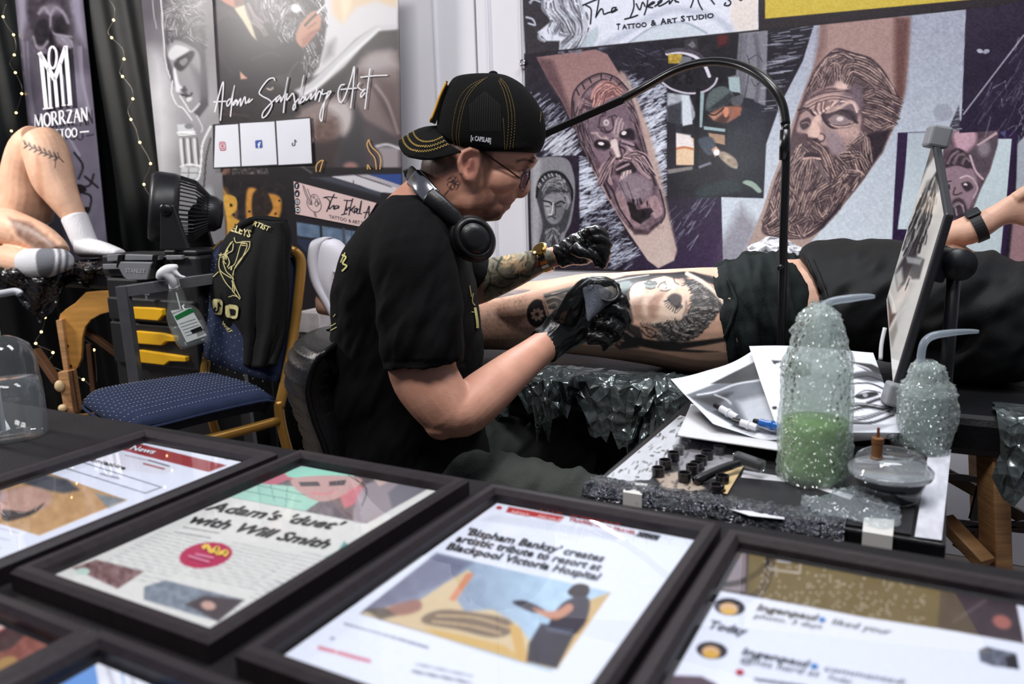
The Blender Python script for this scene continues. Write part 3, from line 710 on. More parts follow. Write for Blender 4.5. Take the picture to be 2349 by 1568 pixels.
    p.line(B((480,560),(560,580),(590,575),(640,540),(720,500),(800,510),(830,570)),5,(226,196,186)); p.line(B((620,580),(700,560),(780,580),(825,640)),8,(62,50,58)); p.line(B((600,590),(620,640),(680,680),(780,650)),5,(52,40,48))
    p.poly(B((640,620),(700,590),(760,600),(790,640),(700,670)),(150,130,134),3,.9, True); p.ell(*B((718,618))[0],8,6,(206,190,190)); p.line(B((660,640),(720,680),(790,660)),3,(206,178,172))
    p.poly(B((450,640),(510,610),(520,660),(470,690)),(60,48,56),5,.9, True); p.line(B((440,560),(500,545),(540,590)),5,(60,46,52))
    p.poly(B((520,700),(540,620),(580,590),(590,650),(610,730),(540,740)),(226,190,180),4,.95, True); p.poly(B((490,740),(540,775),(600,770),(620,730),(560,745)),(70,52,58),4,.95, True); p.ell(*B((592,735))[0],9,8,(196,164,158))
    # hair
    lt = (196,164,156); dk = (44,34,40)
    hg = [B((560,300),(640,200),(720,180),(800,210)), B((600,380),(650,270),(690,250),(700,340)), B((720,330),(740,260),(820,240),(920,280),(1010,350)), B((760,360),(800,300),(880,330),(960,380)), B((700,160),(800,190),(930,240),(1040,370),(1070,420)), B((880,450),(960,430),(1050,480),(1110,510)), B((880,500),(980,520),(1060,560)), B((900,580),(980,600),(1060,640)), B((910,640),(980,680),(1050,660)), B((520,380),(560,320),(590,370)), B((590,300),(620,230),(680,200))]
    flow(p, B((480,430),(560,290),(640,190),(710,150),(800,175),(940,225),(1065,375),(1120,500),(1080,650),(1040,710),(900,690),(870,560),(880,430),(780,390),(700,360),(600,400),(520,430)), hg, 900,17,2.3, dk, (210,178,168),14)
    p.poly(B((900,720),(1050,680),(1000,840),(900,960),(860,900)),(36,26,36),8,.85)
    # moustache and beard locks
    bgd = [B((560,800),(600,790),(640,860),(680,960)), B((500,830),(450,800),(410,880)), B((470,870),(420,930),(380,1000)), B((480,900),(440,1000),(420,1100)), B((520,900),(500,1010),(470,1110)), B((560,910),(580,1000),(500,1120),(470,1210)), B((620,960),(650,1030),(560,1100),(500,1210)), B((370,960),(400,1080),(440,1170)), B((360,1040),(400,1130),(380,1210)), B((700,880),(760,960),(720,1020)), B((720,850),(790,850),(830,950)), B((840,740),(880,720),(900,850)), B((760,880),(850,870),(890,930)), B((790,960),(860,980),(820,1060)), B((660,1060),(720,1030),(680,1130)), B((560,1160),(600,1260),(650,1180)), B((600,1160),(640,1150),(620,1240)), B((440,1160),(420,1250),(380,1300)), B((310,1140),(290,1220),(240,1290)), B((270,1200),(290,1270),(230,1320)), B((220,1310),(240,1370),(300,1350)), B((380,1310),(370,1370),(430,1390)), B((440,1320),(520,1290),(480,1380)), B((430,1340),(470,1400),(560,1350)), B((330,1000),(300,1080),(280,1150)), B((700,1160),(760,1080),(720,1180))]
    flow(p, B((500,800),(560,780),(640,830),(700,880),(760,830),(830,740),(900,700),(940,850),(900,960),(840,1060),(700,1230),(560,1370),(430,1415),(220,1385),(200,1310),(250,1170),(300,1000),(380,900),(430,800)), bgd, 1500,17,2.3, dk, (218,186,174),16)
    p.line(B((475,880),(520,870),(585,885)),3.5,(206,172,164)); p.poly(B((480,860),(520,840),(580,865),(540,875)),(56,42,48),3,.95, True)
    p.line(B((540,900),(600,970),(640,1040)),5,(120,100,104))
    p.poly(B((520,1380),(640,1270),(760,1130),(700,1240),(600,1350)),(44,32,44),6,.9); p.poly(B((620,1320),(720,1220),(760,1130),(790,1110),(700,1250)),(150,124,116),4,.8)
    Zf = zz(1770,180,3.735); dkz, ltz = (70,52,58),(220,188,178)
    for k in range(5): p.line(Zf((295,215+k * 16),(400,165+k * 14),(540,138+k * 12),(690,165+k * 12)),2.6, dkz if k % 2 else ltz, 2.5,.6)
    p.poly(Zf((660,70),(720,40),(780,70),(775,250),(740,270),(700,190)),(112,96,106),9,.7); p.ell(*Zf((590,60))[0],14,10,(228,196,186),20,.7,.8)
    for a_ in (((390,210),(378,260),(400,305)),((430,205),(425,270),(440,300)),((465,195),(450,250),(475,290)),((520,200),(500,240)),((600,180),(540,230))): p.line(Zf(*a_),3, dkz, 2.5,.75)
    for a_ in (((408,215),(400,260),(415,300)),((446,205),(438,260)),((545,195),(500,250),(480,280))): p.line(Zf(*a_),3, ltz, 2.5,.75)
    p.line(Zf((470,296),(560,262),(640,215),(700,205),(735,260)),7, ltz, 5,.85); p.poly(Zf((430,305),(500,295),(590,272),(680,270),(735,330),(720,372),(660,350),(610,318),(540,312),(480,345)),(62,50,58),4,.85, True); p.poly(Zf((500,370),(540,330),(600,325),(650,360),(600,395),(540,395)),(140,122,126),4,.9, True); p.ell(*Zf((585,346))[0],8,5.5,(212,196,194),-5,.4); p.lines([Zf((480,372),(540,400),(630,400),(745,378)), Zf((500,395),(560,425),(650,418),(700,395))],2.6, dkz, 2,.8); p.line(Zf((495,384),(550,412),(640,409),(720,388)),2.6, ltz, 2,.8); p.poly(Zf((425,320),(470,330),(500,390),(450,370)),(58,46,54),5,.85, True)
    p.line(Zf((240,300),(300,270),(370,318)),5, dkz, 4,.85); p.poly(Zf((245,375),(300,340),(335,360),(320,400),(260,405)),(72,58,64),5,.85, True); p.line(Zf((260,385),(300,375),(325,390)),2.4,(170,146,144),2,.8)
    p.poly(Zf((305,465),(345,380),(390,318),(425,335),(405,400),(430,460),(390,490),(330,495)),(222,188,176),7,.85, True); p.poly(Zf((400,380),(440,420),(470,480),(430,470)),(120,98,102),8,.7); p.line(Zf((300,480),(315,530),(370,552),(440,530),(452,490),(420,470)),4, dkz, 3,.9); p.poly(Zf((345,520),(390,515),(380,545)),(44,32,38),3,.9); p.ell(*Zf((425,505))[0],6,7,(206,174,166),0,.5)
    p.poly(Zf((480,440),(560,460),(605,540),(570,640),(520,640),(490,560)),(150,132,138),10,.7, True); p.poly(Zf((540,430),(720,420),(760,470),(640,500),(590,480)),(206,172,164),10,.6, True); p.noise(Zf((580,470),(780,430),(760,580),(600,580)),8,22,120)
    p.poly(Zf((280,655),(330,628),(410,655),(390,680),(290,680)),(54,40,46),4,.9, True); p.line(Zf((275,688),(340,678),(415,686)),4,(216,182,172),2.5,.9); p.poly(Zf((350,690),(420,720),(470,820),(490,880),(430,820)),(112,96,98),8,.75)
    p.poly(Zf((330,555),(380,560),(360,630),(320,600)),(70,54,58),5,.8, True); flow(p, Zf((365,555),(440,565),(500,640),(530,740),(520,840),(470,760),(420,660),(370,620)),[Zf((380,570),(440,620),(490,720),(520,820))],70,20,2.4, dkz, (222,190,178),121)
    # ---- inset with forearm portrait, far right
    p.poly(D((245,182),(1368,148),(1330,800),(1260,1340),(190,1230),(215,700)),(44,26,60),2)
    p.poly(D((342,186),(700,176),(700,1100),(245,1095),(310,600)),(196,208,216),2); p.poly(D((950,240),(1325,240),(1280,740),(1215,1340),(650,1260),(900,900)),(200,214,220),2)
    p.grad(D((342,186),(560,176),(700,400),(300,1095),(245,1095),(310,600)), D((400,200))[0], D((300,1000))[0],(170,180,190),(206,220,228),2,.8)
    ap = D((690,170),(1200,150),(1190,300),(1120,540),(1030,720),(950,930),(850,1060),(640,1060),(660,500))
    p.poly(ap, (92,74,84),3); p.noise(ap, 16,26,13)
    p.poly(D((780,180),(960,165),(990,260),(900,360),(800,330)),(206,166,180),10,.9, True); p.poly(D((940,380),(1050,250),(1180,200),(1170,330),(1080,560),(980,520)),(84,74,84),8,.9, True); p.ell(*D((1060,330))[0],14,18,(150,138,146),0,.8,.8)
    p.poly(D((990,300),(1180,170),(1190,195),(1010,305)),(196,168,174),2); p.poly(D((1210,180),(1270,160),(1260,230)),(80,84,120),4)
    p.poly(D((700,520),(900,500),(980,580),(990,720),(930,880),(860,960),(740,930),(700,760)),(150,126,136),6,.95, True)
    p.poly(D((700,510),(720,400),(790,330),(880,360),(960,500),(900,520),(800,490)),(60,48,56),4,1, True); rnd_strokes(p, [D((720,480),(760,400),(820,360)), D((780,480),(820,400),(880,390)), D((850,480),(890,420),(930,460))],4,2.4,(146,126,132),.8,4,19)
    p.line(D((840,610),(900,590),(960,620)),4,(210,184,190)); p.poly(D((850,660),(920,650),(960,700),(900,740),(860,700)),(46,36,44),5,.9, True); p.ell(*D((886,672))[0],4,3,(226,214,218)); p.poly(D((705,680),(740,670),(740,720),(710,720)),(40,30,38),3)
    p.line(D((700,650),(750,640)),3,(60,46,54)); p.line(D((790,700),(770,760),(800,770),(850,750)),3,(50,38,46)); p.poly(D((760,840),(820,800),(880,840),(900,960),(760,990)),(52,42,50),5,.85, True)
    rnd_strokes(p, [D((770,870),(820,850),(860,870)), D((800,900),(810,960)), D((850,880),(870,950))],2,3,(190,170,178),.8,3,20); p.line(D((940,600),(1000,700),(960,800)),4,(186,164,172)); p.line(D((930,400),(980,540),(1050,620)),5,(196,170,178))
    # ---- right-hand dark crinkled print
    rt = [(2216,20),(2560,-30),(2560,660),(2330,600),(2332,297),(2200,305),(2206,270)]
    p.poly(rt, (38,28,50),2); p.noise(rt, 26,8,14); p.streaks([(2212,300),(2330,90),(2500,60),(2500,300)],80,46,-62,14,(150,152,170),1.8,.65,21); p.streaks([(2280,180),(2500,140),(2500,330),(2335,330),(2290,260)],130,22,-70,50,(176,184,196),1.8,.6,22)
    p.line([(2210,262),(2349,80)],3,(196,196,208),1.5,.8, False); p.ell(2248,117,7,5,(170,170,186),20); p.ell(2262,118,8,5,(150,150,170),-20)
    p.poly([(2175,298),(2200,240),(2203,298)],(60,56,70),2); p.streaks([(2175,298),(2200,240),(2203,298)],14,20,-10,6,(170,172,186),1.8,.8,23)
    p.ell(2163,258,22,20,(150,154,168),0,.15,.8)
    p.poly([(2332,420),(2560,360),(2560,680),(2310,640),(2318,560)],(168,132,136),6,.9); p.poly([(2334,330),(2360,300),(2560,280),(2560,420),(2330,470)],(168,176,186),3)
    # ---- header strip
    hdr = [(1190,127),(1740,70),(1740,-260),(1190,-260)]
    p.poly(hdr, (214,218,232),2)
    p.poly(E((100,500),(415,480),(420,380),(300,380),(215,300),(340,200),(260,60),(280,-200),(60,-200)),(44,40,48),4,1)
    hl = (186,192,206)
    rnd_strokes(p, [E((270,-20),(270,80),(330,150)), E((370,-40),(380,60),(460,160),(500,240)), E((430,-40),(440,80),(540,200),(560,320)), E((490,-20),(560,100),(620,240),(600,360),(520,480)), E((350,200),(400,230),(360,300)), E((430,480),(480,380),(600,300),(640,200)), E((560,480),(640,400),(660,320)), E((420,300),(500,320),(560,300))],5,5,(120,122,136),.8,7,24)
    flow(p, E((260,-60),(560,-60),(680,120),(690,280),(640,440),(420,480),(430,380),(520,320),(400,300),(340,360),(300,260),(350,180),(270,80)),[E((380,-40),(400,80),(480,180),(520,260)), E((470,-40),(520,100),(600,220),(590,340),(470,470)), E((600,-20),(640,120),(660,260),(600,400)), E((290,-20),(290,80),(350,160)), E((350,220),(330,280),(350,360))],420,15,2.2,(74,72,82),(222,226,236),27,.9)
    rnd_strokes(p, [E((380,-20),(400,80),(480,180)), E((470,-20),(520,100),(580,220),(580,340)), E((600,-20),(640,120),(650,260)), E((350,220),(330,280),(350,360)), E((440,470),(500,400),(600,330)), E((640,440),(660,340),(720,290)), E((240,300),(230,350),(280,385)), E((110,160),(170,180),(190,230),(130,220)), E((150,30),(180,0),(240,20))],3,3.4, hl, .9,4,25)
    p.poly(E((1090,390),(1200,300),(1340,230),(1500,205),(1650,225),(1790,315),(1500,350),(1250,390)),(196,206,216),5,.9, True); p.line(E((800,430),(1000,330),(1250,170),(1420,100),(1600,95),(1850,160),(2000,270)),16,(170,176,194),10,.6); p.line(E((1060,400),(1250,270),(1420,215),(1600,215),(1790,310)),4,(150,158,176),3,.8)
    p.poly(E((2050,-200),(2258,-200),(2258,280),(2060,295),(2000,150)),(222,206,194),12,.7); p.poly(E((640,430),(680,330),(760,250),(780,320),(720,440)),(176,190,200),5,.9, True)
    p.poly([(1740,-260),(2600,-340),(2600,-40),(2290,12),(1740,71)],(36,28,34),2)
    p.poly([(1755,-260),(2440,-300),(2240,-2),(1755,43)],(196,172,66),2)
    p.line([(1190,126),(1740,70),(2290,12)],4,(30,24,32),2,1, False)
    p.noise([(1180,-300),(2620,-300),(2620,660),(1180,660)],3.5,9,99,1)

u0 = wall_uz(1205,80)[0]; zb = wall_uz(1221,614)[1]
OFFP = .012
cor = [wall_pt(u0,2.02, OFFP), wall_pt(4.42,2.02, OFFP), wall_pt(4.42, zb, OFFP), wall_pt(u0, zb, OFFP)]
poster = sheet('wall_poster', cor, 2.1, paint_poster, (30,25,38), m_print, thick=.004)
tag(poster, 'large dark studio poster with tattooed forearms pinned along the white wall', 'poster')
hp = lambda px, py: WALL.hit(px, py, OFFP + .0012)
Ez = zz(1180,0,4.05)
sig = [Ez((630,50),(700,20),(800,-20),(900,-60)), Ez((660,45),(710,80),(712,150),(705,225)), Ez((790,-40),(775,60),(755,165)), Ez((760,150),(800,85),(820,90),(830,130),(860,120)), Ez((860,120),(920,100),(945,70),(910,75),(905,115),(960,85)),
       Ez((1100,-60),(1110,60),(1075,160)), Ez((1020,178),(1090,160),(1150,138)), Ez((1130,30),(1165,90),(1190,20),(1215,60)), Ez((1245,-60),(1230,60),(1205,140)), Ez((1220,70),(1280,20),(1300,25),(1240,60),(1290,70)), Ez((1300,60),(1360,20),(1370,0),(1335,20),(1345,55),(1400,30)), Ez((1400,30),(1440,5),(1440,35),(1480,-10),(1500,20)), Ez((1490,-60),(1490,0),(1530,20)),
       Ez((1680,-60),(1655,20),(1635,72)), Ez((1690,-60),(1715,30),(1748,92)), Ez((1800,-40),(1830,0),(1860,40)), Ez((1980,-10),(2010,20),(1990,50),(1950,45),(1965,20)), Ez((2080,-20),(2100,0),(2120,-10))]
ribbons('signature_lettering', [(l, 3.2) for l in sig], hp, m_ink_k, poster)
lettering('studio_lettering', [('T', (1414,68),(1423,67),(0,-14), True),('ATTOO', (1427,67),(1484,61),(-.8,-11), True),('&', (1493,59),(1506,57),(-.8,-13), True),('A', (1515,56),(1529,54),(-1,-14), True),('RT', (1531,54),(1554,51),(-1,-11), True),('S', (1562,49),(1572,48),(-1,-13), True),('TUDIO', (1575,48),(1638,40),(-1,-11), True)], hp, m_ink_k, poster)
# eyelet at the poster's edge
e = WALL.hit(1198,144,.016); A3 = axes(WN, WE)
g = G(); ring = [e + (A3[0]*math.cos(a)+A3[1]*math.sin(a))*.0085 for a in [2*math.pi * i / 24 for i in range(25)]]
g.tube(ring, .0028,8, ref=WN, cap=False); m_chrome = M('chrome', (205,205,210), rough=.15, metal=1, var=.03)
g.build('eyelet', m_chrome, poster, smooth=True)

# ---------------- skull banner on the left
def paint_skull(p):
    Q = zz(0,0,3.915)
    p.grad([(0,-60),(260,-60),(280,640),(60,640)],(60,0),(200,560),(66,60,70),(96,92,108))
    p.noise([(0,-60),(260,-60),(280,640),(60,640)],40,16,31)
    p.poly(Q((140,-100),(230,-100),(240,180),(200,340),(170,300)),(150,146,164),14,.7); p.poly(Q((620,-100),(730,-100),(770,420),(700,300),(640,120)),(140,136,156),16,.7)
    p.poly(Q((240,60),(300,-80),(560,-80),(630,100),(660,360),(600,480),(460,560),(330,460),(290,300)),(44,36,46),10,.85, True)
    p.poly(Q((320,240),(360,180),(430,190),(430,330),(370,410),(320,360)),(20,15,22),8,.95, True); p.poly(Q((490,200),(560,160),(610,220),(610,290),(540,310),(490,280)),(20,15,22),8,.95, True)
    p.line(Q((350,120),(400,70),(450,130),(500,70),(570,120),(610,200)),7,(130,126,138),6,.8); p.line(Q((300,330),(330,420),(380,430),(430,370)),4,(150,146,156),4,.8); p.line(Q((455,130),(455,240),(480,300),(560,320),(640,330)),5,(140,136,148),4,.8); p.poly(Q((440,300),(460,240),(490,420),(440,430)),(14,10,16),5,.9)
    rnd_strokes(p, [Q((560,340),(600,380),(640,440)), Q((580,330),(640,370),(650,420))],4,2,(150,146,158),.7,3,26)
    p.poly(Q((500,620),(620,640),(780,700),(800,1000),(700,960),(560,820)),(150,146,166),40,.45, True)
    p.poly(Q((560,1180),(860,1100),(880,1560),(960,1950),(760,1500),(600,1420)),(86,80,96),30,.6)
    p.poly(Q((380,60),(460,20),(540,60),(560,110),(460,130),(370,110)),(128,122,134),12,.6, True); p.poly(Q((500,310),(600,330),(650,380),(620,450),(560,420),(510,380)),(122,118,130),9,.75, True); p.poly(Q((300,330),(330,400),(400,420),(420,480),(350,470)),(112,106,118),8,.7, True); p.noise(Q((240,-80),(680,-80),(680,560),(240,560)),9,16,35)
    rnd_strokes(p, [Q((180,340),(220,700),(300,1100)), Q((230,380),(260,800),(330,1180)), Q((720,420),(740,700),(800,1000)), Q((600,1180),(620,1260),(700,1400))],6,3,(140,136,152),.4,8,36,4)
    # thorny twig
    tw = [[(160,400),(180,440),(185,500),(192,540)],[(178,430),(205,425),(215,400)],[(180,440),(208,450),(205,480),(198,490)],[(170,350),(190,380),(180,410)],[(184,470),(170,500),(176,540)],[(195,405),(225,430)]]
    p.lines(tw, 5,(16,12,18),2,.95); p.ell(185,432,14,9,(14,10,16),20); p.ell(198,482,8,8,(14,10,16))
    p.poly([(196,500),(222,560),(250,590),(205,590)],(190,190,200),8,.8)
def banner_cor(pts, off): return [WALL.hit(x, y, off) for x, y in pts]
skull = sheet('skull_banner', banner_cor([(31,-60),(181,-60),(251,600),(104,600)],.10),2.6, paint_skull, (66,60,70), m_print, thick=.003,
              warp=lambda u, v: .006*np.sin(u * 5+1)+.004*np.sin(u * 11+v * 3))
tag(skull, 'tall purple-grey skull banner with white monogram behind the raised knee', 'banner')
hs = lambda px, py: WALL.hit(px, py, .116)
Q = zz(0,0,3.915)
ribbons('monogram', [(Q((365,480),(415,975)),9),(Q((430,600),(455,970)),6),(Q((352,470),(490,715)),10),(Q((490,715),(588,420)),9),(Q((588,410),(630,940)),9),(Q((540,560),(570,945)),6),(Q((492,700),(515,955)),8),(Q((385,978),(440,970)),3.5),(Q((440,972),(475,967)),3),(Q((498,958),(530,953)),3),(Q((556,947),(590,943)),3),(Q((605,942),(648,937)),3.5),(Q((472,415),(500,450),(508,520),(495,590),(470,613),(445,580),(438,510),(448,440),(472,415)),5)], hs, m_ink_w, skull, n=10)
def serif(word, A, B, hgt, lean):
    """serif capitals from thick and thin strokes, on the baseline A-B (px)"""
    A = np.array(A, float); B = np.array(B, float); n = len(word); L = []; U = np.array(lean, float)
    gl = {'M': [([(0,0),(.08,1)],.7),([(.08,1),(.48,.1)],1.5),([(.48,.1),(.86,1)],.7),([(.86,1),(.94,0)],1.6)], 'O': [([(.5,1),(.12,.8),(.05,.5),(.12,.2),(.5,0),(.88,.2),(.95,.5),(.88,.8),(.5,1)],1.4)],
          'R': [([(.15,0),(.15,1)],1.6),([(.15,1),(.6,.98),(.75,.75),(.6,.52),(.15,.5)],1.1),([(.45,.5),(.95,0)],1.5)], 'Z': [([(.1,.97),(.9,.97)],.8),([(.88,.95),(.1,.05)],1.6),([(.08,.03),(.92,.03)],.8)],
          'A': [([(.02,0),(.48,1)],.8),([(.48,1),(.95,0)],1.7),([(.2,.38),(.75,.38)],.7)], 'N': [([(.1,0),(.1,1)],.8),([(.08,1),(.9,0)],1.7),([(.9,0),(.9,1)],.8)], 'T': [([(.5,0),(.5,1)],1.5),([(.05,.96),(.95,.96)],.8)]}
    sf = {'M': [(0,0),(.94,0)], 'R': [(.15,0),(.15,1),(.95,0)], 'A': [(.02,0),(.95,0)], 'N': [(.1,0),(.1,1),(.9,1)], 'T': [(.5,0)], 'O': [], 'Z': []}
    wd = {'M': 1.25, 'T': .9}; tot = sum(wd.get(c, 1) for c in word); x = 0
    for c in word:
        k = wd.get(c, 1); f = lambda q: tuple(A + (B - A)*((x + (q[0]*.86+.07)*k)/tot)+U * q[1])
        for pts, t in gl[c]: L.append(([f(q) for q in pts], t * hgt * .1))
        for q in sf[c]: L.append(([f((q[0]-.13/k, q[1])), f((q[0]+.13/k, q[1]))], hgt * .07))
        x += k
    return L
ribbons('banner_name', serif('MORRZAN', (79,293),(203,276),28,(-2,-30)), hs, m_ink_w, skull)
ribbons('banner_word', serif('TATTOO', (97,319),(178,313),20,(-1,-20)) + [([(183,303),(204,301)],3)], hs, m_ink_w, skull)

# ---------------- statue banner
def paint_statue(p):
    Q = zz(320,0,2.905)
    p.grad([(300,-60),(560,-60),(560,700),(300,700)],(400,0),(400,240),(72,66,74),(150,148,152)); p.grad([(300,240),(560,240),(560,700),(300,700)],(400,240),(420,480),(150,148,152),(112,112,116),2)
    p.poly(Q((60,420),(150,360),(200,520),(210,1000),(180,1200),(120,1200)),(206,206,210),50,.75, True); p.noise([(300,-60),(560,-60),(560,700),(300,700)],36,10,32)  # soft pale patch: the banner's sheen painted into the print colour
    p.poly(Q((140,-100),(430,-100),(440,400),(460,700),(400,780),(350,740),(290,620),(250,600),(200,520),(165,400),(170,200)),(70,66,72),5,.95)
    p.poly(Q((185,340),(230,270),(330,300),(400,370),(410,560),(400,690),(345,745),(300,690),(320,620),(250,610),(220,460)),(140,138,142),6,.95, True)
    p.poly(Q((230,420),(300,360),(360,340),(360,380),(300,460),(260,470)),(40,36,42),5,.95, True); p.poly(Q((190,360),(240,300),(330,330),(260,380),(215,400)),(196,196,200),5,.9, True)
    p.poly(Q((265,410),(310,385),(320,410),(290,440)),(120,118,122),3,1, True); p.line(Q((255,395),(300,370),(345,345)),4,(24,20,24),2); p.line(Q((265,430),(300,445),(325,410)),2.5,(50,46,52))
    p.poly(Q((225,470),(240,460),(265,560),(300,590),(250,615),(235,560)),(214,214,218),4,.95, True); p.poly(Q((270,600),(300,570),(320,600),(300,620)),(60,56,60),4,.9); p.line(Q((280,630),(330,640),(350,620)),4,(40,36,40)); p.line(Q((270,640),(310,700),(345,745),(400,690)),3.5,(206,206,210)); p.ell(*Q((330,660))[0],7,5,(200,200,204),-30)
    p.poly(Q((330,420),(400,480),(440,420),(450,640),(410,660),(370,520)),(96,92,98),16,.8)
    cg = [Q((170,80),(220,60),(280,30),(330,40)), Q((190,180),(200,120),(260,80),(310,90)), Q((230,170),(260,100),(300,100)), Q((290,80),(310,150),(290,200)), Q((260,200),(270,240),(300,230)), Q((330,230),(340,160),(380,140)), Q((330,250),(390,290),(430,310)), Q((180,260),(180,210),(200,200)), Q((310,-20),(340,40),(400,20)), Q((200,-20),(240,20),(300,-10)), Q((330,70),(370,60),(400,80))]
    flow(p, Q((150,-60),(430,-60),(440,330),(330,260),(230,250),(180,330),(165,150)), cg, 420,14,2.2,(34,30,36),(186,180,184),33)
    p.line(Q((140,-60),(150,100),(160,250),(175,420),(205,520)),3,(206,206,210)); p.line(Q((85,-60),(95,90),(115,190)),2.5,(150,148,152)); p.line(Q((220,540),(215,620),(250,700),(290,720),(350,800)),3,(214,214,218)); p.line(Q((250,700),(250,820)),2,(150,150,154))
    p.poly(Q((250,830),(350,820),(365,880),(258,890)),(196,198,202),2,.9); p.line(Q((255,885),(365,878)),5,(226,228,230)); p.line(Q((262,900),(370,893)),3,(226,228,230)); p.ell(*Q((330,840))[0],10,7,(120,120,124))
    for a in (275,320,365): p.line(Q((a, 930),(a + 4,1000),(a + 14,1100)),7,(206,206,210),3); p.line(Q((a + 18,920),(a + 24,1000),(a + 30,1100)),3,(70,68,72))
    p.line(Q((275,1110),(330,1095),(400,1105)),4,(220,220,224)); p.poly(Q((280,1110),(395,1115),(380,1190),(270,1190)),(186,188,190),3,.95); p.line(Q((330,1110),(325,1190)),2.5,(110,110,112)); p.line(Q((280,1150),(385,1150)),2,(110,110,112)); p.line(Q((320,1220),(390,1190),(410,1080),(420,960),(475,840)),4,(226,228,230)); p.line(Q((475,920),(445,1050),(435,1180),(420,1340)),3,(30,28,30)); p.line(Q((380,770),(420,850),(410,880)),3,(190,190,194)); p.ell(*Q((450,1320))[0],14,26,(170,174,176),10,.6,.7)
st = sheet('statue_banner', banner_cor([(318,-60),(478,-60),(545,560),(382,560)],.115),2.6, paint_statue, (120,118,122), m_print, thick=.003, warp=lambda u, v: .006*np.sin(u * 4))
tag(st, 'grey banner printed with a stone statue face and hand, behind the fan', 'banner')

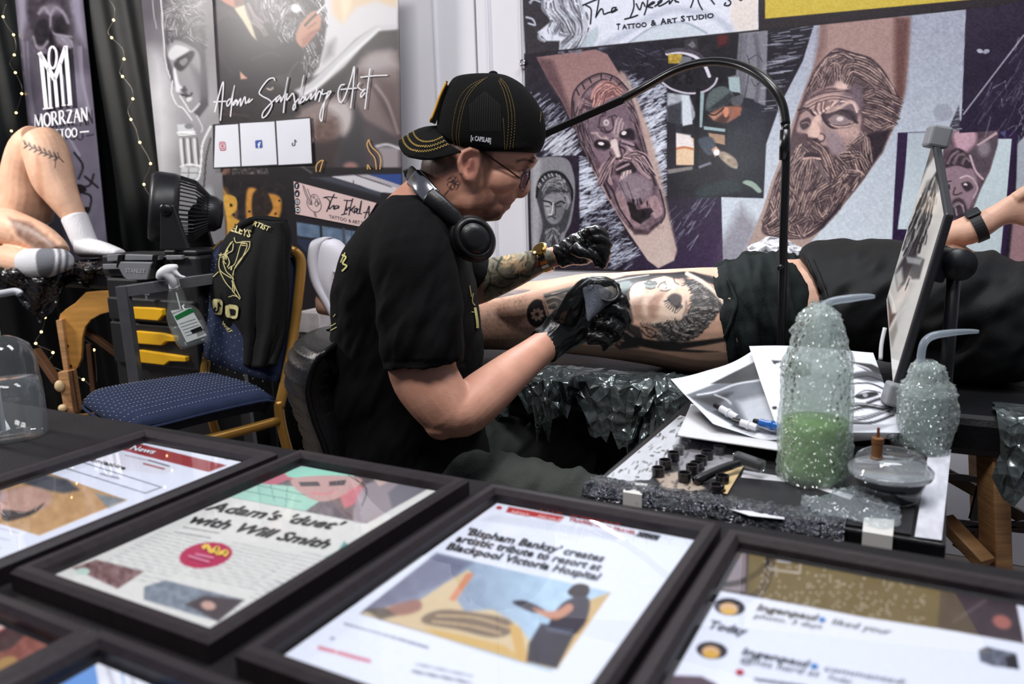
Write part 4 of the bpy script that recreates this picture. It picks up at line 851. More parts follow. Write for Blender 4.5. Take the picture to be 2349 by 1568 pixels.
# ---------------- artist banner
def paint_artist(p):
    Q = zz(300,0,3.670); R = zz(460,120,5.107); S = zz(660,380,6.533)
    p.grad([(440,-60),(960,-60),(960,420),(440,420)],(560,0),(860,380),(46,38,42),(70,62,66)); p.noise([(440,-60),(960,-60),(960,420),(440,420)],40,12,41)
    # painting in the back: pale drapery and bronze shoulder
    p.poly(Q((1580,-100),(2260,-100),(2250,240),(2060,230),(1900,330),(1750,480),(1600,620),(1500,660),(1560,300)),(196,194,198),8)
    p.poly(Q((1680,-100),(2260,-100),(2230,60),(2060,10),(1900,60),(1780,200),(1700,120)),(206,180,146),14,.85); p.poly(Q((1760,-60),(1860,-60),(1850,60),(1790,180)),(226,206,180),12,.7); p.poly(Q((1650,380),(1720,330),(1700,460),(1620,520)),(90,84,88),18,.6)
    p.poly(Q((2240,200),(2060,215),(1900,330),(1700,520),(1500,700),(1380,760),(1430,830),(1560,760),(1800,560),(1960,380),(2090,270),(2240,255)),(186,186,190),7); p.line(Q((1450,800),(1600,700),(1800,500),(2090,255)),6,(230,232,232),8,.8)
    p.poly(Q((2240,255),(2090,265),(1940,420),(1780,610),(1560,800),(1400,860),(1480,930),(1700,800),(1900,560),(2080,420),(2250,400)),(40,32,36),8)
    p.poly(Q((2250,430),(2060,430),(1940,490),(1880,640),(1900,860),(1960,1000),(2260,1160)),(112,96,96),12,.95); p.poly(Q((2180,420),(2000,450),(1920,560),(2020,620),(2250,560)),(170,162,164),26,.7); p.poly(Q((2060,640),(2260,700),(2260,1150),(2100,900)),(74,56,56),26,.8); p.line(Q((1940,640),(2060,760),(2200,1000),(2260,1150)),8,(54,40,42),12,.7); p.line(Q((2060,720),(2160,860),(2250,1120)),5,(190,176,176),8,.6)
    p.poly(Q((1400,960),(1560,860),(1780,800),(1860,900),(1860,1060),(1760,1140),(1640,1180),(1540,1180),(1440,1080)),(130,114,112),14,.95, True); p.poly(Q((1640,880),(1800,860),(1870,960),(1850,1060),(1790,1140),(1760,1000)),(190,184,184),18,.8, True); p.poly(Q((1540,1060),(1700,1000),(1730,1120),(1600,1260)),(92,68,62),20,.8, True); p.noise(Q((1500,960),(1760,960),(1760,1180),(1500,1180)),10,16,42)
    p.poly(Q((1880,900),(1960,1010),(1990,1440),(1760,1440),(1740,1250),(1860,1120)),(52,50,54),16,.9); p.poly(Q((1540,1200),(1760,1180),(1700,1440),(1500,1440)),(50,40,40),16,.8); p.ell(*Q((1850,1400))[0],16,10,(166,120,116),0,.8,.8); p.ell(*Q((1538,1175))[0],5,8,(150,130,126)); p.line(Q((1538,1150),(1552,1175),(1538,1200)),2,(40,30,30))
    p.poly(Q((2060,1230),(2260,1240),(2260,1440),(2120,1440),(2100,1300)),(150,142,146),12,.9); p.line(Q((2070,1230),(2160,1215),(2260,1250)),5,(206,206,210),5,.9)
    # hanging painted curls
    cl = [Q((1180,-40),(1200,60),(1260,120),(1300,60)), Q((1130,-40),(1150,100),(1180,180)), Q((1330,90),(1360,40),(1420,80),(1470,160)), Q((1290,200),(1270,300),(1330,380)), Q((1330,150),(1290,260),(1350,370)), Q((1380,220),(1350,300),(1390,350)), Q((1440,380),(1480,520),(1480,640),(1520,650),(1560,540)), Q((1470,390),(1520,520),(1500,620)), Q((1540,400),(1570,480),(1530,560)), Q((1230,230),(1260,160),(1290,60)), Q((1560,-20),(1600,60),(1640,160)), Q((1580,320),(1600,400),(1560,460))]
    p.poly(Q((960,-60),(1620,-60),(1650,200),(1620,400),(1580,560),(1510,660),(1450,560),(1380,400),(1240,380),(1080,360),(1000,180)),(44,36,40),6); p.poly(Q((870,60),(960,40),(1010,180),(1060,340),(900,200)),(186,176,150),5)
    flow(p, Q((1000,-60),(1640,-60),(1650,180),(1600,420),(1570,560),(1510,660),(1450,560),(1380,400),(1260,380),(1200,200),(1060,120)), cl, 650,15,2.2,(32,26,30),(226,224,230),43); rnd_strokes(p, [Q((980,60),(1020,160),(1100,240)), Q((1020,180),(1080,200),(1140,300)), Q((1000,20),(1050,120),(1120,180))],6,3,(120,110,112),.8,8,45); p.ell(*Q((1390,70))[0],12,10,(206,206,210),20,.5)
    # hooded painter
    p.poly(Q((600,-60),(680,-60),(660,60),(620,50)),(206,206,210),4); p.poly(Q((700,-60),(930,-60),(950,30),(870,70),(800,40)),(168,108,88),6); p.poly(Q((860,-60),(960,-60),(940,40),(880,60)),(80,44,40),8,.8)
    p.poly(Q((640,60),(720,-10),(860,60),(940,170),(1040,340),(1200,400),(1400,330),(1470,440),(1400,600),(1200,640),(1180,720),(960,900),(720,960),(660,640),(620,300)),(38,30,38),5); p.poly(Q((620,300),(620,120),(660,60),(760,40),(850,90),(900,160),(820,130),(720,200),(650,310)),(56,46,52),6,.9); p.noise(Q((640,60),(720,-10),(860,60),(1040,340),(1400,330),(1470,440),(960,900),(660,640)),60,12,46)
    p.line(Q((700,300),(760,480),(860,620)),6,(58,48,56),8,.7); p.line(Q((1020,500),(1160,450),(1250,470)),5,(62,54,62),6,.7); p.line(Q((640,420),(680,560),(720,680)),4,(92,84,86),5,.7)
    p.poly(Q((1390,330),(1420,220),(1500,120),(1560,90),(1600,150),(1590,240),(1520,330),(1450,400)),(172,122,100),4,1, True); p.lines([Q((1470,200),(1530,140),(1570,110)), Q((1490,240),(1560,190)), Q((1500,290),(1580,250))],3,(110,60,48),3,.8); p.poly(Q((1440,330),(1520,260),(1590,240),(1520,340),(1450,400)),(132,76,60),8,.6); p.line(Q((1465,215),(1570,110)),5,(30,24,24)); p.line(Q((1570,110),(1640,40)),4,(220,220,224))
    p.poly(Q((920,600),(960,640),(985,660),(925,668)),(196,150,128),3); p.poly(Q((720,960),(900,800),(1200,700),(1420,800),(1420,960),(1100,1030),(720,1050)),(32,24,28),12,.9); p.noise(Q((700,800),(1200,700),(1400,1000),(720,1050)),20,12,47)
    p.line(Q((700,900),(740,880),(860,960)),5,(70,56,54),6,.7); p.line(Q((690,970),(820,960),(990,975)),4,(80,64,60),5,.6); p.line(Q((1150,745),(1175,755),(1195,740)),4,(176,158,152))
    p.line(Q((1330,640),(1350,590),(1410,520)),4,(90,78,80),4,.7)
    # dark lower part
    p.poly([(440,380),(700,384),(960,384),(960,900),(440,900)],(26,22,26),4); p.line(R((1160,1320),(1300,1410)),4,(110,106,110),4,.7); p.poly(R((370,1340),(790,1330),(795,1425),(370,1430)),(60,54,56),3); p.noise(R((370,1340),(790,1330),(795,1425),(370,1430)),4,70,48); p.poly(R((240,1360),(350,1345),(340,1430),(240,1435)),(96,70,62),4); p.noise(R((240,1360),(350,1345),(340,1430),(240,1435)),6,40,49)
    # orange spotted swirls (abstract part of the lower artwork)
    p.poly([(497,418),(520,430),(545,480),(540,540),(505,560),(497,500)],(110,82,56),8,.8); rnd_strokes(p, [[(500,430),(518,470),(522,540)],[(508,430),(530,480),(532,540)]],3,3,(176,128,66),.8,4,50)
    p.poly([(512,450),(540,452),(543,480),(530,495),(548,505),(562,520),(560,545),(530,545),(520,500)],(196,150,62),3,.95, True); p.poly([(565,500),(566,440),(580,430),(600,440),(640,450),(645,480),(630,510),(580,512)],(190,132,58),6,.95, True); p.poly([(580,445),(605,430),(618,450),(625,480),(600,505),(580,500)],(30,24,24),4,.95, True)
    for x, y, r in ((530,470,4),(536,492,3.5),(540,515,3),(552,530,2.5),(640,460,3),(632,490,3),(572,485,3)): p.ell(x, y, r, r, (26,20,20))
    p.noise([(497,418),(655,418),(655,545),(497,545)],7,16,51)
    # shop front photograph
    p.poly(S((90,150),(640,140),(1700,120),(1720,800),(1100,1600),(140,1600)),(28,25,32),2)
    p.poly(S((640,160),(1000,138),(1700,340),(1700,420),(1300,390),(1100,300)),(196,192,200),2); p.poly(S((1010,138),(1200,130),(1700,280),(1700,340)),(170,164,172),2); p.line(S((1020,140),(1560,320)),2,(40,38,44)); p.poly(S((1210,128),(1710,122),(1710,300)),(40,66,130),2)
    p.poly(S((340,180),(640,165),(1400,400),(1380,470)),(60,62,74),3); p.line(S((420,190),(1380,460)),3,(36,36,44),2,1, False); p.poly(S((970,260),(985,220),(992,265)),(30,28,34),1.5)
    p.poly(S((135,845),(1150,1000),(900,1400),(860,1260),(820,1150),(145,1060)),(92,112,136),2); p.noise(S((135,845),(1150,1000),(900,1400),(145,1060)),14,26,52); p.line(S((495,890),(505,1090)),6,(30,28,34),2,1, False); p.line(S((835,950),(850,1250)),7,(70,72,84),2,1, False); p.line(S((960,980),(965,1100)),2.5,(60,62,74)); p.line(S((145,1065),(440,1105),(800,1150)),5,(34,32,38),2,1, False)
    p.poly(S((145,1090),(440,1120),(420,1330),(310,1330),(145,1150)),(38,44,66),2)
def art_warp(u, v):  # the free left edge curls back towards the wall
    return np.where(u < .06,-.03*((.06-u)/.06) ** 2,0)+.003*np.sin(u * 6+v * 2)
ab = sheet('artist_banner', banner_cor([(470,-60),(912,-60),(930,720),(518,745)],.13),2.5, paint_artist, (46,38,42), m_print, thick=.003, warp=art_warp)
tag(ab, 'wide painter banner with white handwritten signature above three plain white cards', 'banner')
ha = lambda px, py: WALL.hit(px, py, .1355)
Rz = zz(460,120,5.107)
sg = [Rz((165,700),(215,500),(265,345),(262,480),(232,800)), Rz((150,580),(300,572)), Rz((350,540),(310,580),(315,630),(355,570),(400,385),(375,520),(350,755)), Rz((420,550),(385,590),(385,620),(430,560),(425,625)), Rz((430,620),(470,540),(470,630),(520,520),(530,600),(575,540),(560,590),(612,545)),
      Rz((872,330),(850,300),(780,330),(690,460),(720,510),(810,560),(835,620),(780,730),(725,765),(740,690),(860,560),(900,520)), Rz((930,500),(890,540),(890,580),(940,520),(940,580),(980,500)), Rz((980,520),(1025,290),(1000,420),(970,710)), Rz((1015,480),(1010,560),(1080,480),(1100,560),(1110,640),(1085,675),(1090,620),(1150,540)), Rz((1150,600),(1175,440),(1210,265),(1170,480),(1150,600),(1200,520),(1215,560),(1160,600)), Rz((1230,510),(1240,560),(1300,480),(1290,550),(1350,470)), Rz((1350,410),(1360,440),(1340,560),(1385,460),(1410,480),(1385,580)), Rz((1430,430),(1430,490),(1530,450)), Rz((1500,450),(1450,600),(1420,800),(1398,740),(1440,600),(1530,460)),
      Rz((1690,375),(1640,390),(1610,480),(1630,580),(1680,540),(1760,320),(1800,165),(1790,380),(1757,655)), Rz((1640,435),(1830,418)), Rz((1850,380),(1870,350),(1840,400),(1890,440),(1930,430),(1880,480),(1880,525),(1930,470)), Rz((1985,190),(1960,380),(1925,665)), Rz((1870,292),(2020,275),(2190,268))]
ribbons('signature_lettering', [(l, 2.6) for l in sg], ha, m_ink_w, ab, n=8)
cards = [((494,288),(546,284.5),(551.5,381),(491,384)),((550,283),(629.5,278.5),(635.5,377),(554.5,381)),((633.5,277.5),(710.5,271),(715.5,374),(639,378))]
m_card = M('card_white', (216,217,226), rough=.35, var=.02); m_black = M('print_black', (12,11,14), rough=.45, var=.02)
patch('card_border', [[(488,285),(712,268),(718,377),(489,387)]], lambda x, y: WALL.hit(x, y, .135), m_black, ab)
hc = lambda x, y: WALL.hit(x, y, .1362); hi = lambda x, y: WALL.hit(x, y, .137); hj = lambda x, y: WALL.hit(x, y, .1378)
for c in cards: patch('white_card', [c], hc, m_card, ab)
m_pink = M('icon_pink', (176,76,96), rough=.4, var=.25, vscale=40); m_blue = M('icon_blue', (48,82,156), rough=.4, var=.03)
patch('camera_icon', [rrect((502,325),(517,324),(519,345),(504,346),.3)], hi, m_pink, ab)
ribbons('camera_icon_line', [(circle(510.5,335,3.2,4.2,12) + [circle(510.5,335,3.2,4.2,12)[0]],1.2),([tuple(q) for q in rrect((505,328),(515,327),(516.5,342),(506,343),.35)] + [rrect((505,328),(515,327),(516.5,342),(506,343),.35)[0]],1.2)], hj, m_ink_w, ab, n=2)
patch('letter_icon', [rrect((585,322),(601,320.5),(602.5,339),(586,340),.15)], hi, m_blue, ab)
lettering('letter_icon_mark', [('f', (591,339),(598,338.5),(0,-13), True)], hj, m_ink_w, ab)
m_note = M('note_dark', (60,30,38), rough=.4)
ribbons('note_icon', [([(676,320),(676.5,331),(673,334),(670,331),(672,327)],2.2),([(676,320),(679,324),(681,325)],2)], hi, m_note, ab, n=6)
fl = [Rz((1355,1400),(1355,1330),(1390,1280),(1435,1265),(1420,1310),(1395,1400)), Rz((1970,1020),(1950,1080),(1980,1160),(2040,1240),(2060,1370)), Rz((1970,1020),(2000,1100),(2080,1180),(2110,1260),(2100,1370)), Rz((1955,1370),(1958,1315),(1990,1370))]
ribbons('flame_outline', [(l, 2.2) for l in fl], ha, m_ink_gold, ab)
# the shop sign on the lower photograph
Sz = zz(660,380,6.533)
m_sign = M('sign_pink', (206,180,178), rough=.4, var=.03)
patch('sign_panel', [Sz((88,232),(1330,558),(1110,915),(118,722))], ha, m_sign, ab)
him = lambda x, y: WALL.hit(x, y, .1364); hin = lambda x, y: WALL.hit(x, y, .1372)
for (x, y) in ((135,298),(140,415),(143,540),(150,660)):
    c = Sz((x, y))[0]; patch('sign_icon', [circle(c[0], c[1],6,8.2,16)], him, m_ink_k, ab)
lettering('sign_icon_mark', [('f', Sz((122,325))[0], Sz((148,330))[0],(0,-8), True),('d', Sz((122,440))[0], Sz((150,445))[0],(0,-7), True)], hin, m_ink_w, ab)
cc = Sz((143,540))[0]; c2 = Sz((150,660))[0]
ribbons('sign_icon_line', [(circle(cc[0], cc[1],2,2.6,10) + [circle(cc[0], cc[1],2,2.6,10)[0]],.9),(rrect((cc[0]-3.6, cc[1]-4.8),(cc[0]+3.6, cc[1]-4),(cc[0]+3.6, cc[1]+4.8),(cc[0]-3.6, cc[1]+4),.3) + [(cc[0]-3.6, cc[1]-3.4)],.9),([(c2[0]-3.5, c2[1]-3),(c2[0]+3.5, c2[1]-2.4),(c2[0]+3.5, c2[1]+3),(c2[0]-3.5, c2[1]+2.4),(c2[0]-3.5, c2[1]-3)],2)], hin, m_ink_w, ab, n=2)
si = [Sz((530,480),(600,465),(740,478)), Sz((560,470),(630,540),(580,690)), Sz((700,420),(650,520),(610,650)), Sz((625,650),(690,590),(690,650),(770,610),(720,600),(700,640),(770,630)), Sz((840,515),(950,520),(980,490)), Sz((890,520),(870,620),(840,730)), Sz((800,735),(890,715)), Sz((880,610),(880,670),(920,620),(940,680)), Sz((975,490),(940,620),(915,745)), Sz((920,680),(1010,600),(960,660),(1000,700),(1040,640),(1000,650),(1000,715)), Sz((1060,640),(1030,700),(1075,700),(1105,520),(1075,690),(1110,720)), Sz((1150,790),(1220,600),(1210,740)), Sz((1130,700),(1230,695))]
ribbons('sign_lettering', [(l, 2.4) for l in si], him, m_ink_k, ab)
lettering('sign_small_lettering', [('TATTOO', Sz((622,785))[0], Sz((885,838))[0],(-1,-8.5)),('&', Sz((915,845))[0], Sz((950,850))[0],(-1,-8)),('ART S', Sz((970,858))[0], Sz((1130,885))[0],(-1,-8.5))], him, m_ink_k, ab)
pl = [Sz((340,480),(370,430),(430,440),(480,520),(500,620),(450,690),(360,670),(290,580),(290,500)), Sz((340,480),(360,540),(330,580),(300,540)), Sz((220,280),(270,440),(360,590)), Sz((240,300),(300,450),(370,580)), Sz((290,340),(350,480)), Sz((390,690),(410,760)), Sz((410,690),(430,770)), Sz((400,560),(430,530),(455,570),(430,610),(400,560))]
for x, y in ((390,470),(432,515),(460,560)): pl.append(circle(*Sz((x, y))[0],2.2,2.8,8) + [circle(*Sz((x, y))[0],2.2,2.8,8)[0]])
ribbons('palette_drawing', [(l, 1.3) for l in pl], him, M('print_grey', (70,64,72), var=.02), ab, n=4)
# ------------------------------------------------------------------ foreground display table and framed prints
EX = WE.copy(); EY = -WN.copy(); EZ = np.array([0,0,1.])      # table axes: along the wall, towards the wall, up
FZ = .75
m_cloth = M('table_cloth', (17,14,18), rough=.7, spec=.3, bump=.35, bscale=420, var=.25, vscale=40)
tA = T(105,934,.73); 
ctr = tA + EX * .35-EY * .55
g = G(); g.box((ctr[0], ctr[1],.715),2.6,1.10,.03,(EX, EY, EZ))
tb = g.build('display_table', m_cloth, bevel=.004)
tag(tb, 'black cloth covered display table carrying the framed prints in the foreground', 'table')
g = G()
for sgn in (-1,1): g.box(np.array([ctr[0], ctr[1],.35])+EX * sgn * 1.29,.012,1.08,.70,(EX, EY, EZ))
g.box(np.array([ctr[0], ctr[1],.35])+EY * .54,2.58,.012,.70,(EX, EY, EZ))
g.build('table_skirt', m_cloth, tb)
m_frame = M('frame_black', (40,34,38), rough=.42, spec=.4, bump=.15, bscale=200, var=.2, vscale=30, stretch=(1,8,1))
m_mat = M('frame_inner', (9,8,10), rough=.6)
m_paper = M('paper_print', attr=True, rough=.5, spec=.3, var=.02, vscale=200)
m_glass = clear('frame_glass', (252,253,255), rough=.02, ior=1.5)
ex2 = np.array([.874,-.4855,0]); ex2 /= np.linalg.norm(ex2); ey2 = np.array([-ex2[1], ex2[0],0])   # e, far
FW, FH = .243,.345
def framed(label, A, paint, base, rot=0.0, bd=.0150):
    """A: far-left outer corner (world, top of moulding)"""
    c, s = math.cos(rot), math.sin(rot); e = ex2*c + ey2*s; n = -(ey2*c - ex2*s)
    A = np.array(A, float); A[2] = FZ; P = lambda u, v, z: A + e * u + n * v + np.array([0,0, z - FZ])
    root = empty('picture_frame', P(FW / 2, FH / 2,.7305)); tag(root, label, 'picture frame', 'framed press cuttings on the display table')
    for (u0, v0, u1, v1, du, dv) in ((0,0, FW, 0,0,1),(FW, 0, FW, FH, -1,0),(FW, FH, 0, FH, 0,-1),(0, FH, 0,0,1,0)):
        # mitred moulding bar: outer edge low, ridge, inner lip
        ln = [(0,.7305),(0,.746),(.004, FZ),(bd * .75, FZ),(bd, .7445),(bd, .7305)]; V = []
        for end in (0,1):
            for t, z in ln:
                u = (u0, u1)[end]+du * t; v = (v0, v1)[end]+dv * t
                if du == 0: u += t * (1 if (u0, u1)[end] == 0 else -1)
                else: v += t * (1 if (v0, v1)[end] == 0 else -1)
                V.append(P(u, v, z))
        k = len(ln); F = [(i, (i + 1) % k, k + (i + 1) % k, k + i) for i in range(k)] + [tuple(range(k)), tuple(range(k, 2*k))]
        pyd('moulding', V, F, m_frame, root)
    i0 = bd - .001
    pyd('backing_board', [P(i0, i0,.7352), P(FW - i0, i0,.7352), P(FW - i0, FH - i0,.7352), P(i0, FH - i0,.7352)],[(0,1,2,3)], m_mat, root)
    i1 = bd + .003; zp = .7362
    pr = sheet('print', [P(i1, i1, zp), P(FW - i1, i1, zp), P(FW - i1, FH - i1, zp), P(i1, FH - i1, zp)],3.2, paint, base, m_paper, root, thick=.0006)
    gl = [P(i0, i0,.7415), P(FW - i0, i0,.7415), P(FW - i0, FH - i0,.7415), P(i0, FH - i0,.7415)]
    gl2 = [q - np.array([0,0,.001]) for q in gl]
    pyd('glass', gl, [(0,3,2,1)], m_glass, root, fix=False)
    return root, (lambda px, py: T(px, py, zp + .0005)),(lambda px, py: T(px, py, zp + .0009))
m_txt = M('news_black', (18,18,20), rough=.5, var=.02); m_red = M('news_red', (176,44,48), rough=.5, var=.03); m_bar = M('news_darkred', (132,38,44), rough=.5, var=.03)
m_grey = M('news_grey', (120,122,130), rough=.5, var=.02)
def textlines(p, A, B, D, n, col, w=2, seed=3, fill=.92):
    """rows of grey body text between px corners A (far-left), B (far-right), D (near-left)"""
    r = random.Random(seed); A, B, D = (np.array(q, float) for q in (A, B, D))
    for i in range(n):
        o = A + (D - A)*(i + .5)/n; x = 0
        while x < fill:
            l = r.uniform(.05,.16); a = o + (B - A)*x; b = o + (B - A)*min(x + l, fill); p.line([a, b], w, col, 1.5,.85, False); x += l + .025
# -- 1: web page with a red bar, far left
Q6 = zz(0,960,2.58)
def p1(p):
    p.poly(Q6((700,180),(810,145),(1340,275),(1235,315)),(140,42,46),2)
    p.poly(Q6((510,215),(730,190),(1050,290),(960,330),(700,300)),(206,206,216),6,.8)
    p.line(Q6((850,265),(970,297)),4,(140,60,64),2,.8, False); p.line(Q6((880,245),(1000,280)),3,(60,60,66),2,.8, False); p.line(Q6((740,215),(870,245)),3,(150,150,156),2,.8, False)
    p.line(Q6((365,285),(480,255),(955,405),(860,440),(365,285)),2,(70,72,84),1.5,.9, False)
    ph = Q6((-400,420),(290,320),(750,480),(230,690),(-400,500))
    p.poly(ph, (178,140,98),2); p.poly(Q6((250,325),(400,360),(470,420),(380,440),(260,420),(100,370)),(58,62,72),8,.95); p.poly(Q6((0,440),(160,400),(300,440),(280,520),(120,570),(0,530)),(176,140,128),8,.9, True); p.poly(Q6((20,540),(160,550),(260,500),(200,560),(80,600),(20,600)),(40,36,38),5,.9, True); p.poly(Q6((-200,420),(20,420),(10,580),(-200,520)),(150,130,140),8,.8); p.poly(Q6((560,440),(750,480),(640,530)),(96,116,132),6,.8)
    p.noise(ph, 16,18,61); p.line(Q6((100,610),(230,690),(750,480)),3,(206,170,130),3,.5, False)
    p.line(Q6((595,325),(700,352)),4,(90,90,98),3,.7, False)
    for x in (1065,1120,1180): p.poly(Q6((x - 32,168),(x - 8,152),(x + 26,160),(x + 4,180)),(28,28,34),2); p.line(Q6((x - 8,168),(x + 2,164)),2,(206,208,216),2)
    p.line(Q6((1250,212),(1300,224)),3,(90,92,100),2,.8, False); p.ell(*Q6((1345,234))[0],7,3.5,(110,112,120),8,.5,.8)
    textlines(p, (-40,1190),(60,1215),(-120,1260),4,(170,172,186),3,5)
f1, h1, h1b = framed('black framed web page print with a dark red news bar, at the far left', T(335,981, FZ), p1,(214,218,232))
lettering('print_lettering', [('News', Q6((765,180))[0], Q6((905,207))[0],(13,-9), True)], h1b, m_card, f1)
lettering('print_lettering', [('Lancashire', Q6((520,243))[0], Q6((735,300))[0],(8,-7), True), ], h1b, m_txt, f1)
for b_ in (circle(*Q6((905,128))[0],6,3.6,12), circle(*Q6((970,143))[0],5,3,12)): patch('print_icon', [b_], h1b, M('icon_navy', (58,90,128)), f1)
# -- 2: newspaper page
def p2(p):
    pg = [(300,1290),(690,1040),(1020,1100),(520,1445),(110,1310)]
    p.noise([(80,1320),(690,1030),(1040,1100),(520,1460)],12,5,62)
    pic = [(668,1054),(1012,1103),(840,1200),(510,1136)]
    p.poly(pic, (96,88,92),2); p.noise(pic, 18,30,63)
    p.poly([(560,1100),(650,1062),(780,1080),(770,1110),(660,1100),(600,1125)],(186,92,112),3,.95); p.poly([(510,1136),(570,1106),(690,1116),(760,1130),(700,1172)],(150,196,178),3)
    p.poly([(655,1085),(700,1068),(790,1072),(820,1090),(760,1092),(680,1096)],(132,198,176),3,1, True); p.poly([(670,1098),(760,1090),(830,1098),(800,1130),(740,1150),(690,1130)],(178,140,136),3,1, True); p.poly([(685,1105),(730,1104),(735,1114),(690,1115)],(52,42,50),2); p.poly([(755,1104),(795,1100),(790,1112),(755,1114)],(52,42,50),2); p.line([(715,1130),(745,1133),(765,1126)],3,(206,110,120)); p.poly([(780,1140),(810,1118),(835,1110),(830,1150),(790,1165)],(206,108,118),5,.8)
    p.lines([[(560,1125),(690,1150)],[(590,1112),(700,1135)],[(620,1108),(630,1150)],[(660,1112),(655,1160)]],1.6,(70,110,104),1.5,.8); p.poly([(840,1110),(930,1105),(960,1120),(860,1190),(810,1190)],(150,140,146),6,.9, True); p.poly([(850,1090),(880,1080),(900,1100),(870,1115)],(196,170,160),4,.9); p.poly([(930,1096),(1012,1103),(900,1165),(890,1130)],(110,108,116),6,.9); p.line([(800,1090),(840,1120),(830,1160)],2.5,(40,36,40))
    c = (150,150,152)
    textlines(p, (430,1203),(520,1218),(390,1225),2,(110,110,114),2.5,6); textlines(p, (372,1215),(540,1252),(235,1290),12, c, 1.8,7); textlines(p, (540,1240),(700,1275),(420,1320),12, c, 1.8,8); textlines(p, (700,1262),(780,1280),(560,1350),12, c, 1.8,9); textlines(p, (240,1295),(400,1330),(215,1312),2, c, 1.8,10); textlines(p, (640,1330),(700,1345),(520,1400),8, c, 1.8,11)
    p.ell(472,1273,61,29,(170,50,84),-8,.04)
    q1 = [(165,1302),(220,1283),(330,1310),(270,1350)]; p.poly(q1,(116,88,88),3); p.noise(q1,10,34,64); p.ell(190,1310,16,8,(176,196,186)); q2 = [(330,1345),(380,1330),(560,1375),(500,1425),(330,1375)]; p.poly(q2,(120,128,138),3); p.noise(q2,10,26,65); p.poly([(425,1385),(470,1365),(560,1375),(500,1425)],(70,60,62),6,.9); p.ell(478,1388,17,10,(186,150,138),10,.4); p.poly([(745,1278),(775,1262),(790,1240),(800,1250),(770,1280)],(96,146,140),2)
f2, h2, h2b = framed('black framed newspaper page with a green-hatted figure above a bold headline', T(688,1028, FZ), p2,(206,205,200))
lettering('print_headline', [("Adam's 'duet'", (469,1167),(764,1213),(33,-17), True),('with Will Smith', (425,1195),(742,1256),(33,-17), True)], h2b, m_txt, f2)
ribbons('print_badge_shape', [([(464,1256),(476,1251),(484,1264),(500,1255),(498,1268),(520,1264),(514,1274)],9)], h2b, M('badge_yellow', (226,186,84)), f2)
ribbons('print_badge_lines', [([(448,1270),(490,1279)],5),([(432,1274),(480,1288)],5)], h2b, M('badge_pink', (206,120,148)), f2)
# -- 3: gazette page
Q7 = zz(560,1080,2.175)
def p3(p):
    p.poly(Q7((1320,178),(1600,228),(1575,250),(1305,205)),(170,52,52),2); p.poly(Q7((1250,215),(1500,250),(1900,320),(1850,345),(1180,245)),(196,200,212),5,.8); p.poly(Q7((1975,300),(2080,322),(2060,348),(1950,325)),(50,50,56),2); p.ell(*Q7((1272,183))[0],7,4,(170,44,48))
    ph = Q7((960,410),(1830,605),(1530,1000),(575,710))
    p.poly(ph, (150,172,196),2); p.grad(ph, Q7((700,640))[0], Q7((1500,600))[0],(112,112,132),(170,196,216),2)
    p.poly(Q7((960,410),(1140,455),(1000,560),(760,650),(620,680)),(104,106,128),12,.8); p.noise(ph, 22,12,66)
    p.poly(Q7((700,680),(880,640),(1000,560),(1120,490),(1140,520),(1060,640),(1100,700),(1240,690),(1360,760),(1540,990),(575,710)),(206,182,140),6,.9); p.poly(Q7((1020,640),(1110,510),(1150,510),(1050,650)),(196,120,90),4,.8)
    p.poly(Q7((700,690),(860,640),(880,690),(780,720)),(130,84,76),8,.8, True); p.poly(Q7((900,720),(1000,690),(1180,710),(1320,740),(1340,800),(1240,830),(1060,790),(900,760)),(110,92,76),6,.9, True); p.lines([Q7((960,720),(1150,730),(1320,780)), Q7((940,750),(1120,770),(1280,810))],4,(206,180,136),2,.8); p.poly(Q7((900,780),(1100,820),(1300,870),(1420,960),(1200,890),(960,820)),(196,160,92),5,.9)
    p.poly(Q7((1320,760),(1380,780),(1420,960),(1360,940)),(196,158,92),3); p.poly(Q7((600,690),(700,680),(760,720),(680,740)),(70,62,56),8,.8)
    p.poly(Q7((1700,650),(1830,605),(1560,990),(1520,960)),(196,160,100),5,.9)
    p.poly(Q7((1620,590),(1660,562),(1715,570),(1720,610),(1680,640),(1620,615)),(44,34,34),3,1, True); p.poly(Q7((1600,650),(1680,625),(1725,650),(1700,760),(1620,830),(1520,800),(1540,720)),(56,50,60),4,1, True); p.poly(Q7((1340,650),(1400,645),(1480,680),(1500,700),(1440,705),(1360,670)),(60,56,66),3,1, True); p.poly(Q7((1440,680),(1540,700),(1620,660),(1640,690),(1560,740),(1480,715)),(186,130,104),4,1, True); p.poly(Q7((1480,760),(1660,790),(1560,985),(1410,950),(1420,860)),(38,34,46),5,.95); p.poly(Q7((1500,770),(1650,790),(1630,820),(1510,800)),(74,78,96),3,.9)
    textlines(p, Q7((510,750))[0], Q7((960,880))[0], Q7((495,770))[0],1,(120,122,134),5,12); textlines(p, Q7((880,945))[0], Q7((1180,1010))[0], Q7((840,980))[0],1,(140,142,156),5,13); textlines(p, Q7((860,985))[0], Q7((1180,1050))[0], Q7((820,1010))[0],1,(110,112,126),6,14); p.ell(*Q7((440,835))[0],6,4,(150,156,176))
    for a_, b_ in ((375,450),(470,540),(550,625)): p.line(Q7((a_, 880+(a_ - 375)*.27),(b_, 880+(b_ - 375)*.27)),8,(196,100,112),4,.85, False)
f3, h3, h3b = framed('black framed gazette article about a seaside mural, in the middle foreground', T(1125,1105, FZ), p3,(216,220,232))
